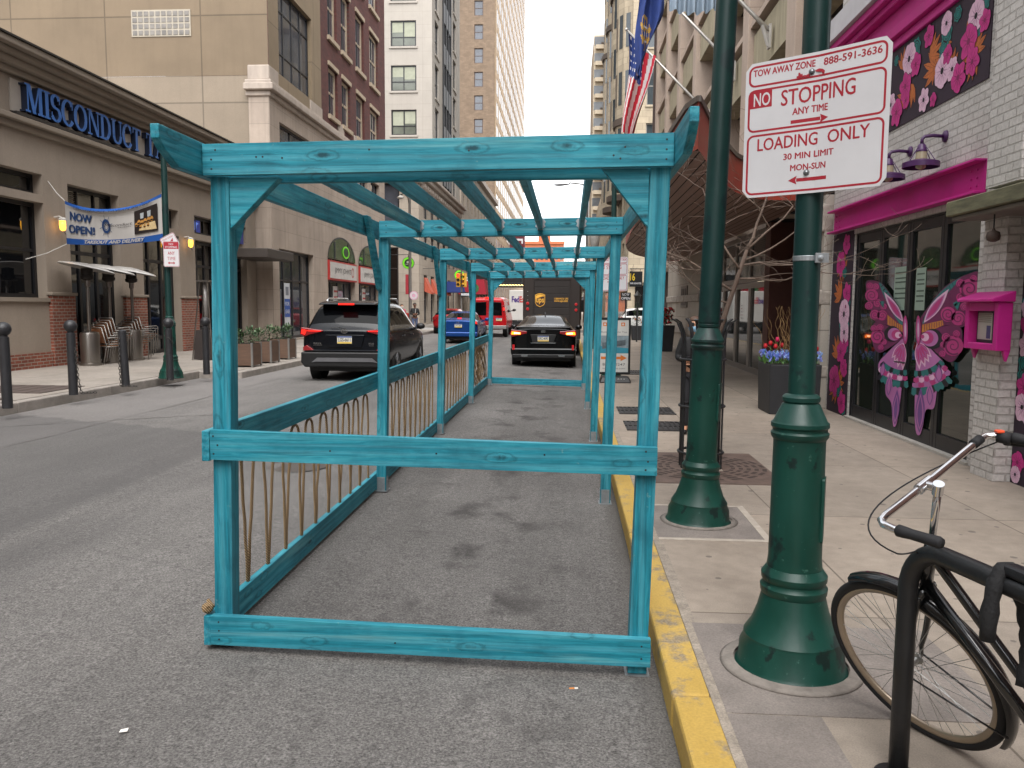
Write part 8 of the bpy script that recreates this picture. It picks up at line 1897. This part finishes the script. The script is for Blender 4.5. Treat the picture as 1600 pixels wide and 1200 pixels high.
    if mask:
        g = MB(); vs = []
        for i in range(9):
            a = R(-78+19.5*i)
            for z, r in ((1.612, .098), (1.585, .106), (1.555, .100), (1.528, .078)): p = P(math.sin(a)*r*.88, math.cos(a)*r+.012, z); vs.append(p)
        g.add(vs, [(i*4+q, i*4+q+1, (i+1)*4+q+1, (i+1)*4+q) for i in range(8) for q in range(3)]); g.build('face_mask', mask, t, smooth=True)
    if shades:
        g = MB()
        for s in (-1, 1): g.lathe([(.001, 0), (.03*k, 0), (.03*k, .006), (.001, .008)], P(s*.035, .102, 1.640), 12, axis=f, cap=False); g.tube([P(s*.065, .095, 1.645), P(s*.09, .0, 1.64)], .004, 5)
        g.build('sunglasses', BLKT, t)
    if collar: g = MB(); g.tube([P(-.04, .13, 1.42), P(-.01, .155, 1.2), P(-.005, .15, 1.0)], .012, 6); g.build('shirt_front', collar, t)
    return t
HAIRD = M('hair_dark', '#1d1613', .6, var=.2, vs=30); HAIRB = M('hair_brown', '#4a3324', .6, var=.2, vs=30); JBL = M('jacket_black', '#121214', .75, var=.2, vs=8); JEAN = M('jeans_blue', '#4d5a78', .8, var=.2, vs=8); PINKT = M('top_pink', '#b04a5c', .75, var=.2, vs=8); MBLU = M('mask_blue', '#7fa9c4', .7); MWHT = M('mask_white', '#c2bfbb', .7); TRK = M('trousers_dark', '#1b1b20', .8, var=.2)
down = (((-.25, -.02, 1.13), (-.24, .10, .90), (-.22, .15, .83)), ((.25, -.02, 1.13), (.24, .10, .90), (.22, .15, .83)))
fold = (((-.24, .02, 1.13), (-.08, .20, 1.08), (.0, .20, 1.08)), ((.24, .02, 1.13), (.10, .22, 1.12), (.02, .23, 1.13)))
hp_ = PY(1086, 508, 10.2)
person('person in black wearing sunglasses and a blue face mask behind the tree guard', (hp_.x, 10.2, SWR), (-.15, -1), 1.47, SKIN, JBL, TRK, HAIRB, fold, MBLU, True)
person('man in black jacket and jeans standing at the far street corner', (PY(648, 480, 44.5).x, 44.5, SWL-.11), (.35, -1), 1.74, SKIN2, JBL, JEAN, HAIRD, fold, None, False, MWHT)
person('person in pink top and white mask beside the banner pole at the far corner', (PY(628, 480, 46).x, 46, SWL-.1), (.6, -1), 1.66, SKIN, PINKT, TRK, HAIRB, down, MWHT)
# ================================================================== FAR STREET FURNITURE
GPL = M('grey_pole', '#55504b', .55, metal=.3, var=.2); SGN = M('sign_green', '#2f6a3e', .5); PINKW = M('disc_pink', '#c99aae', .5); REDB = M('banner_red', '#9a2430', .6)
q = PY(641, 480, 48.5); x, y = q.x, 48.5
t = T('street_light', 'grey street light pole with hanging lamp at the far left corner', 'street light', (x, y, .2)); g = MB(); g.lathe([(.16, 0), (.15, .8), (.10, .9), (.075, 8.0)], (x, y, .2), 12); g.build('pole', GPL, t, auto=40); g = MB(); g.tube([(x, y, 7.7), (x-.1, y, 8.25), (x-.35, y, 8.5), (x-.55, y, 8.4)], .045, 8); g.build('arm', GPL, t, smooth=True); g = MB(); g.lathe([(.02, 0), (.10, -.06), (.22, -.14), (.20, -.2), (.05, -.26)], (x-.55, y, 8.4), 14); g.build('lamp_head', M('lamp_head_pale', '#a6a29b', .4), t, auto=40)
g = MB(); g.box(x-.28, x-.10, y-.03, y+.03, 2.45, 3.65); o = g.build('pole_banner', REDB, loc=(x, y, 3), bevel=.01); tag(o, 'narrow red vertical banner on the grey corner pole', 'banner')
disc_sign('round_sign', 'round pale pink sign with a figure beside the grey corner pole', x+.24, y-.1, 2.38, .26, ((1, PINKW, .02), (.8, SWHITE, .025), (.45, PINKW, .03)))
g = MB(); g.box(x-.4, x-.05, y-.6, y-.2, .18, 1.25); g.box(x-.42, x-.03, y-.62, y-.18, 1.25, 1.32); g.box(x-.36, x-.09, y-.612, y-.6, .7, 1.1, 1); o = g.build('newspaper_box', [M('box_red', '#b0221f', .5), CGL], loc=(x-.2, y-.4, .2), bevel=.02); tag(o, 'small red newspaper box at the foot of the grey corner pole', 'newspaper box')
# traffic signals and one way sign
q = PY(721, 480, 60.8); x, y = q.x, 60.8; SIGY = M('signal_yellow', '#b5861c', .5); SRED = M('signal_red_lit', '#ff2318', .3, emit=2); SDK = M('signal_lens_dark', '#2a2014', .3)
t = T('traffic_signal', 'traffic signal with yellow heads and a lit red lamp at the crossing', 'traffic light', (x, y, .2)); g = MB(); g.lathe([(.14, 0), (.12, .5), (.07, .6), (.065, 4.6)], (x, y, .2), 12); g.build('pole', GPL, t, auto=40)
for dx, ang, lit in ((-.22, 0, True), (.26, -50, False)):
    m_ = Matrix.Rotation(R(ang), 3, 'Z'); c = Vector((x+dx, y-.12, 3.72))
    fn = lambda u, v, d, m_=m_, c=c: tuple(c+m_ @ Vector((u, -d, v)))
    g = MB(); pbox(g, fn, -.16, .16, -.52, .52, -.1, .1); hd_ = g.build('signal_head', SIGY, t, bevel=.02)
    for k in range(3):
        v = .34-.34*k; g = MB(); g.flat(circ(0, v, .11, n=14), fn, .105); g.build('lens', SRED if lit and k == 0 else SDK, hd_)
        g = MB(); 
        for i in range(8): a, b = R(0+22.5*i), R(22.5*(i+1)); g.add([fn(.125*math.cos(a), v+.125*math.sin(a), .1), fn(.125*math.cos(b), v+.125*math.sin(b), .1), fn(.125*math.cos(b), v+.125*math.sin(b), .28), fn(.125*math.cos(a), v+.125*math.sin(a), .28)], [(0, 1, 2, 3)])
        g.build('visor', SIGY, hd_)
def d_ow(g, fn):
    g.flat([(.0, 0), (1, 0), (1, 1), (0, 1)], fn, .8, 1); g.flat([(.05, .28), (.68, .28), (.68, .1), (.96, .5), (.68, .9), (.68, .72), (.05, .72)], fn, 2, 0); g.add2d(text_fit('ONE WAY', .10, .66, .38, .62, .02), fn, 4, 1)
c = PY(730, 460, 60.6); small_sign('one_way_sign', 'black one way sign with white arrow on the traffic signal pole', (c.x-.05, 60.6, c.z), .92, .34, d_ow, (0, -1, 0), mats=[SWHITE, BLKT])
c = PY(733, 436, 60.6); small_sign('street_name_sign', 'pale street name plate near the traffic signal', (c.x-.1, 60.65, c.z), .6, .28, lambda g, fn: g.flat([(.1, .35), (.9, .35), (.9, .65), (.1, .65)], fn, 2, 1), (0, -1, 0), mats=[SWHITE, GPL])
p = PY(718, 430, 62.5); t = disc_sign('round_shop_sign', 'second round green sign, seen above the red traffic light', p.x, 62.5, p.z, .40, ((1.0, BKW, .05), (.95, LIMEG, .06), (.62, LIMED, .07)), (XM, 62.5, p.z+.5)); t['group'] = 'round green shop signs'
# awnings, marquee and box sign down the left side
AWR = M('awning_red', '#a3162c', .6, var=.1); AWB = M('awning_blue', '#1c3170', .6)
def awn(nm, lab, x0, x1, y0, y1, z0, z1, m): g = MB(); g.hexa([(x0, y0, z0), (x1, y0, z0), (x1, y1, z0), (x0, y1, z0)], [(x0, y0, z1), (x1-.25, y0, z1-.1), (x1-.25, y1, z1-.1), (x0, y1, z1)]); o = g.build(nm, m, loc=(x0, y0, z0)); return tag(o, lab, 'awning')
awn('box_awning', 'crimson box awning over a shop beyond the traffic signal', XM+.12, -8.4, 82, 86, 3.0, 4.6, AWR); awn('box_awning', 'dark blue awning before the crimson one beyond the traffic signal', XM+.12, -9.6, 72, 75, 3.0, 4.0, AWB)
g = MB(); g.flat(circ(-9.6, 3.6, .45, n=16), lambda u, v, d: (u, 81.95, v), 0); o = g.build('green_emblem', SGN, loc=(-9.6, 81.9, 3.6)); tag(o, 'green round emblem on the front of the crimson awning', 'sign')
t = T('theatre_marquee', 'dark theatre marquee with rows of warm bulbs beyond the parcel trucks', 'marquee', (-8.5, 100, 4)); g = MB(); g.box(XM+.12, -5.6, 96, 112, 4.6, 5.6); g.box(XM+.12, -5.4, 95.8, 112.2, 4.4, 4.6); g.build('canopy', M('marquee_dark', '#1b1d20', .5), t, bevel=.05)
g = MB()
for i in range(16):
    for j in range(4): g.ball((-11+.36*i, 96+1.2*j, 4.36), .05, 6)
g.build('bulbs', M('bulb_warm', '#ffcf8a', .3, emit=1.5), t)
g = MB(); g.add2d(text_fit('PHILADELPHIA', -11.2, -7.0, 5.65, 6.15, .02), lambda u, v, d: (u, 95.9, v), 0); g.build('lettering', SWHITE, t)
t = T('box_sign', 'dark red square sign with white letter T standing out from the high-rise', 'sign', (-9.5, 150, 13)); g = MB(); g.box(XM+.36, -8.2, 150, 150.6, 11.6, 14.8); g.build('sign_box', M('sign_maroon', '#5c1520', .5), t)
ft = lambda u, v, d: (-9.55+u, 149.97-d*.01, 13.2+v)
g = MB(); 
for P_ in ([(-1.0, .75), (1.0, .75), (1.0, 1.1), (-1.0, 1.1)], [(-1.0, .2), (-.72, .2), (-.72, .75), (-1.0, .75)], [(.72, .2), (1.0, .2), (1.0, .75), (.72, .75)], [(-.22, -1.0), (.22, -1.0), (.22, .5), (-.22, .5)], [(-.5, -1.2), (.5, -1.2), (.5, -.95), (-.5, -.95)]): g.flat(P_, ft, 0)
g.build('letter', SWHITE, t)
# cobra street light over the roadway, lanterns on the near kerb
x, y = .98, 45.0; hz = PY(883, 288, 45)
t = T('cobra_street_light', 'cobra head street light on a long arm reaching over the roadway', 'street light', (x, y, SWR)); g = MB(); g.lathe([(.16, 0), (.13, .9), (.09, 1.0), (.07, 8.6)], (x, y, SWR), 12); g.build('pole', GPL, t, auto=40)
g = MB(); g.tube([(x, y, 8.3), (x-.3, y, hz.z-.0), (x-1.0, y, hz.z+.08), (hz.x+.2, y, hz.z)], .04, 8); g.build('arm', GPL, t, smooth=True)
g = MB(); vs = []; hx = hz.x
for k, (dx, w, zt, zb) in enumerate(((.30, .05, .05, -.02), (.1, .13, .09, -.08), (-.25, .17, .08, -.16), (-.5, .14, .04, -.14), (-.66, .04, 0, -.06))): vs += [(hx+dx, y-w, hz.z), (hx+dx, y, hz.z+zt), (hx+dx, y+w, hz.z), (hx+dx, y, hz.z+zb)]
g.add(vs, [(i*4+q, i*4+(q+1) % 4, (i+1)*4+(q+1) % 4, (i+1)*4+q) for i in range(4) for q in range(4)]+[(3, 2, 1, 0), (16, 17, 18, 19)]); g.lathe([(.02, .05), (.03, .2)], (hx, y, hz.z+.04), 8); g.build('lamp_head', M('lamp_head_grey', '#6e6e70', .4), t, smooth=True, sub=1)
lp3 = lamp_post((.97, 31, SWR), 1.2, .06, 'farther green lamp post topped with a glass lantern', top=3.75)
g = MB(); g.lathe([(.05, 3.72), (.12, 3.78), (.17, 4.0), (.20, 4.3), (.16, 4.42), (.06, 4.55), (.02, 4.7)], (.97, 31, SWR), 16); g.build('lantern', M('lantern_glass', '#8d8a84', .25, var=.2), lp3, auto=50)
# copy of the large sign further along, on the far green lamp post
sg2 = dup(sg_, (1.03, 18.42, 2.10), 'second white loading sign, seen between the far pergola posts'); sg2.scale = (1.35, 1.35, 1.35)
# poster stand
x0, x1, y, z0, z1 = .62, 1.32, 17.0, .32, 1.52
t = T('poster_stand', 'black framed pavement poster stand with orange arrow beyond the pergola posts', 'sign', (.97, y, SWR)); g = MB()
g.box(x0, x1, y, y+.05, z0, z0+.05); g.box(x0, x1, y, y+.05, z1-.05, z1); g.box(x0, x0+.045, y, y+.05, z0+.05, z1-.05); g.box(x1-.045, x1, y, y+.05, z0+.05, z1-.05); g.build('frame', BLKT, t, bevel=.008)
g = MB(); g.hexa([(x0+.05, y-.2, SWR+.003), (x1+.02, y-.2, SWR+.003), (x1+.02, y+.3, SWR+.003), (x0+.05, y+.3, SWR+.003)], [(x0+.1, y-.12, SWR+.13), (x1-.03, y-.12, SWR+.13), (x1-.03, y+.2, SWR+.13), (x0+.1, y+.2, SWR+.13)]); g.box(.9, 1.05, y+.0, y+.04, SWR+.13, z0); g.build('weighted_base', BLKT, t, bevel=.02)
fp = wallF(y+.012); g = MB(); W_, H_ = x1-x0-.09, z1-z0-.1; fpp = lambda u, v, d: fp(x0+.045+u*W_, z0+.05+v*H_, d*.001)
g.flat([(0, 0), (1, 0), (1, 1), (0, 1)], fpp, 0, 0); g.flat([(0, .36), (1, .36), (1, .70), (0, .70)], fpp, 1, 1); g.flat([(0, .36), (1, .36), (1, .46), (0, .50)], fpp, 1.5, 2); g.flat([(.1, .44), (.9, .52), (.9, .62), (.1, .56)], fpp, 2, 3); g.flat([(.5, .38), (.95, .36), (.95, .43), (.5, .45)], fpp, 2.2, 2)
g.flat([(.06, .245), (.74, .245), (.74, .21), (.96, .27), (.74, .33), (.74, .295), (.06, .295)], fpp, 1, 4)
for u in (.12, .74): g.flat([(u, .88), (u+.13, .88), (u+.13, .95), (u, .95)], fpp, 1, 4); g.flat(circ(u+.065, .915, .035, .02, 12), fpp, 1.6, 0)
g.add2d(text_fit('Business to the Top', .05, .95, .745, .785, .005), fpp, 1, 5); g.add2d(text_fit('886 - 0247', .12, .9, .12, .17, .005), fpp, 1, 5); g.add2d(text_fit('topstories.com', .12, .9, .045, .085, .005), fpp, 1, 5)
g.add2d(text_fit('1 800', .5, .9, -.20, -.16, .01), lambda u, v, d: (x0+.045+u*W_, y-.15-.0, SWR+.07+(v+.18)*1.0), 0, 0)
g.build('poster', [M('poster_white2', '#bdbcb8', .5), M('poster_photo_grey', '#77858c', .5, var=.35, vs=9), M('poster_teal', '#2a7d92', .5, var=.2), M('poster_photo_dark', '#4c565c', .5, var=.4, vs=12), M('poster_orange', '#c46a25', .5), M('poster_ink', '#55565a', .6)], t)
# black blade sign with a yellow six, now open board, coach lantern, entrance planters
y = 38.0; a, b = PY(984, 424, y), PY(1003.5, 448, y)
t = T('blade_sign', 'black hanging blade sign with yellow numeral six', 'sign', (a.x, y, a.z)); g = MB(); g.box(a.x, b.x, y, y+.1, b.z, a.z); g.build('panel', BLKT, t, bevel=.01); g = MB(); g.tube([(a.x, y+.05, a.z+.12), (4.4, y+.05, a.z+.12)], .025, 6); g.tube([(a.x+.1, y+.05, a.z), (a.x+.1, y+.05, a.z+.12)], .012, 5); g.tube([(b.x-.1, y+.05, a.z), (b.x-.1, y+.05, a.z+.12)], .012, 5); g.build('bracket', IRONB, t)
g = MB(); fb_ = wallF(y-.003); W_ = b.x-a.x; H_ = a.z-b.z; g.add2d(text_fit('16', a.x+.04*W_, a.x+.42*W_, b.z+.40*H_, b.z+.88*H_, .02), fb_, 0, 0); g.add2d(text_fit('BAR & BANTER', a.x+.06*W_, b.x-.04, b.z+.16*H_, b.z+.28*H_, .02), fb_, 0, 1); g.build('lettering', [M('letter_yellow', '#d2b32a', .5), SWHITE], t)
y = 36.0; a, b = PY(970, 457, y), PY(985.5, 469.5, y)
t = T('open_sign', 'small black now open board under the blade sign', 'sign', (a.x, y, b.z)); g = MB(); g.box(a.x, b.x, y, y+.04, b.z, a.z); g.build('panel', BLKT, t); g = MB(); g.tube([((a.x+b.x)/2, y+.06, SWR), ((a.x+b.x)/2, y+.06, a.z)], .025, 8); g.lathe([(.2, 0), (.2, .03), (.03, .05)], ((a.x+b.x)/2, y+.06, SWR+.003), 16); g.build('stand', IRONB, t)
g = MB(); fb_ = wallF(y-.003); mm = (a.x+b.x)/2; g.add2d(text_fit('NOW', mm-.16, mm+.16, b.z+.20, b.z+.32, .02), fb_, 0); g.add2d(text_fit('OPEN', mm-.2, mm+.2, b.z+.04, b.z+.15, .02), fb_, 0); g.build('lettering', SWHITE, t)
y = 37.5; c = PY(996, 466, y); t = T('coach_lantern', 'black coach lantern on a post beside the entrance planter', 'lantern', (c.x, y, SWR)); g = MB(); g.tube([(c.x, y, SWR), (c.x, y, c.z-.18)], .04, 8); g.build('post', IRONB, t); g = MB(); g.lathe([(.05, -.2), (.10, -.16), (.15, .1), (.19, .12), (.06, .26), (.02, .34)], (c.x, y, c.z), 8); g.build('lantern_body', M('lantern_dark', '#33322f', .3), t, auto=30)
def entry_planter(px, py, y, w, h, lab, kind):
    p = PY(px, py, y); x = p.x; t = T('entrance_planter', lab, 'planter', (x, y, SWR), group='black planters by the far entrance'); g = MB(); g.hexa([(x-w*.38, y-w*.38, SWR+.003), (x+w*.38, y-w*.38, SWR+.003), (x+w*.38, y+w*.38, SWR+.003), (x-w*.38, y+w*.38, SWR+.003)], [(x-w/2, y-w/2, SWR+h), (x+w/2, y-w/2, SWR+h), (x+w/2, y+w/2, SWR+h), (x-w/2, y+w/2, SWR+h)]); g.build('box', PLB, t, bevel=.015)
    r_ = random.Random(px); s = T('topiary' if kind else 'potted_flowers', ('dark conical evergreen in the planter by the coach lantern' if kind else 'red and pink flowers over leaves in the planter against the stone wall'), 'shrub' if kind else 'flowers', (x, y, SWR+h)); g = MB()
    for k in range(420):
        f_ = r_.random()**.8; zz = f_*(1.15 if kind else .55); rr = (w*.48*(1-.8*f_) if kind else w*.45)*math.sqrt(r_.random()); a_ = r_.uniform(0, 6.28); q_ = Vector((x+math.cos(a_)*rr, y+math.sin(a_)*rr, SWR+h+.02+zz)); leafblade(g, q_, (math.cos(a_), math.sin(a_), .7), .11, .022, 0 if r_.random() < .7 else 1)
        if r_.random() < (.10 if kind and f_ < .3 else (.16 if not kind else 0)): g.ball(tuple(q_+Vector((0, -.05, .06))), .035, 6, 2)
    g.build('foliage', [SHR[0], SHR[1], M('dry_orange', '#a8683a', .7) if kind else RT], s)
entry_planter(995, 510, 39.5, .62, .70, 'tapered black planter with a dark conical shrub by the coach lantern', True); entry_planter(1041, 520, 29.5, .55, .95, 'tall black planter of red flowers against the grey stone wall', False)
# ================================================================== STREET TREES FARTHER ALONG
def far_tree(x, y, h, lab, seed, leaf=0, spread=1.6):
    r_ = random.Random(seed); t = T('street_tree', lab, 'tree', (x, y, .15), group='small street trees farther along'); g = MB(); g.tube([(x, y, .15), (x+.05, y, h*.35), (x+.1, y, h*.62)], [.09, .07, .05], 8); g.build('trunk', BARK, t, smooth=True); g = MB(); lf = []
    def br(p, d, L_, r, lev):
        pts = [p]; cur = Vector(p); dd = Vector(d).normalized()
        for k in range(4): dd = (dd+Vector((r_.gauss(0, .2), r_.gauss(0, .2), r_.gauss(.06, .12)))).normalized(); cur = cur+dd*L_/4; pts.append(cur.copy())
        g.tube(pts, [max(.005, r*(1-.17*k)) for k in range(5)], 4)
        if lev < 3:
            for k in range(4): a = r_.uniform(0, 6.28); br(pts[r_.randint(1, 4)], dd*.7+Vector((math.cos(a), math.sin(a), r_.uniform(-.1, .7)))*.8, L_*.62, r*.5, lev+1)
        else: lf.extend(pts[2:])
    for k in range(6): a = k*1.05+r_.random(); br(Vector((x+.08, y, h*(.35+.04*k))), (math.cos(a), math.sin(a), .7), spread, .035, 0)
    if leaf:
        for p in lf:
            for q in range(leaf): leafblade(g, p+Vector((r_.gauss(0, .1), r_.gauss(0, .1), r_.gauss(0, .1))), (r_.gauss(0, 1), r_.gauss(0, 1), .4), .16, .05, 1 if r_.random() < .6 else 2)
    g.build('crown', [TWIG, M('spring_leaf', '#8f9a4a', .6, var=.3, vs=10), M('spring_leaf_dark', '#5f7038', .6, var=.3, vs=10)], t)
far_tree(1.4, 47.5, 5.6, 'bare young street tree on the near kerb before the cross street', 3); far_tree(1.6, 68, 6.4, 'street tree in pale spring leaf, first beyond the cross street', 5, 2); far_tree(1.6, 84, 6.5, 'street tree in pale spring leaf, second beyond the cross street', 8, 2); far_tree(1.6, 104, 7, 'street tree in pale spring leaf, farthest on the near kerb', 9, 2)
# ================================================================== THE STREET BEHIND THE VIEWER (for light and reflections)
def back_block(label, fn, u0, u1, h, mat, du, zs, extra=None):
    t = T('street_building', label, 'building', fn(u0, 0, 0)); ops = []; u = u0+1
    while u < u1-2.2: ops += [(u, u+1.8, a, b) for a, b in zs if b < h]; u += du
    g = MB(); holes(g, fn, u0, u1, 0, h, ops, .25); a_, b_ = fn(u0, h, 0), fn(u1, h, 0); g.flat([(u0, 0), (u1, 0), (u1, -12), (u0, -12)], lambda u, v, d: fn(u, h, v), 0); g.flat([(0, 0), (-12, 0), (-12, h), (0, h)], lambda u, v, d: fn(u1, v, u), 0); g.build('wall', mat, t); g = MB()
    for o in ops: pbox(g, fn, *o, -.25, -.2)
    g.build('window_panes', UGL, t)
ZS = [(.6, 3.2)]+[(4.6+3.4*k, 6.6+3.4*k) for k in range(6)]
back_block('grey stone block on the left side of the street behind the viewer', wallL(-12.0), -70, 8.95, 17, LS2, 3.2, ZS)
back_block('brick block on the right side of the street behind the viewer', wallR(4.6), -70, 4.3, 20, RBRK, 3.2, ZS)
back_block('tall pale block closing the street far behind the viewer', lambda u, v, d: (u, -120+d, v), -40, 40, 30, WHB, 3.6, ZS)
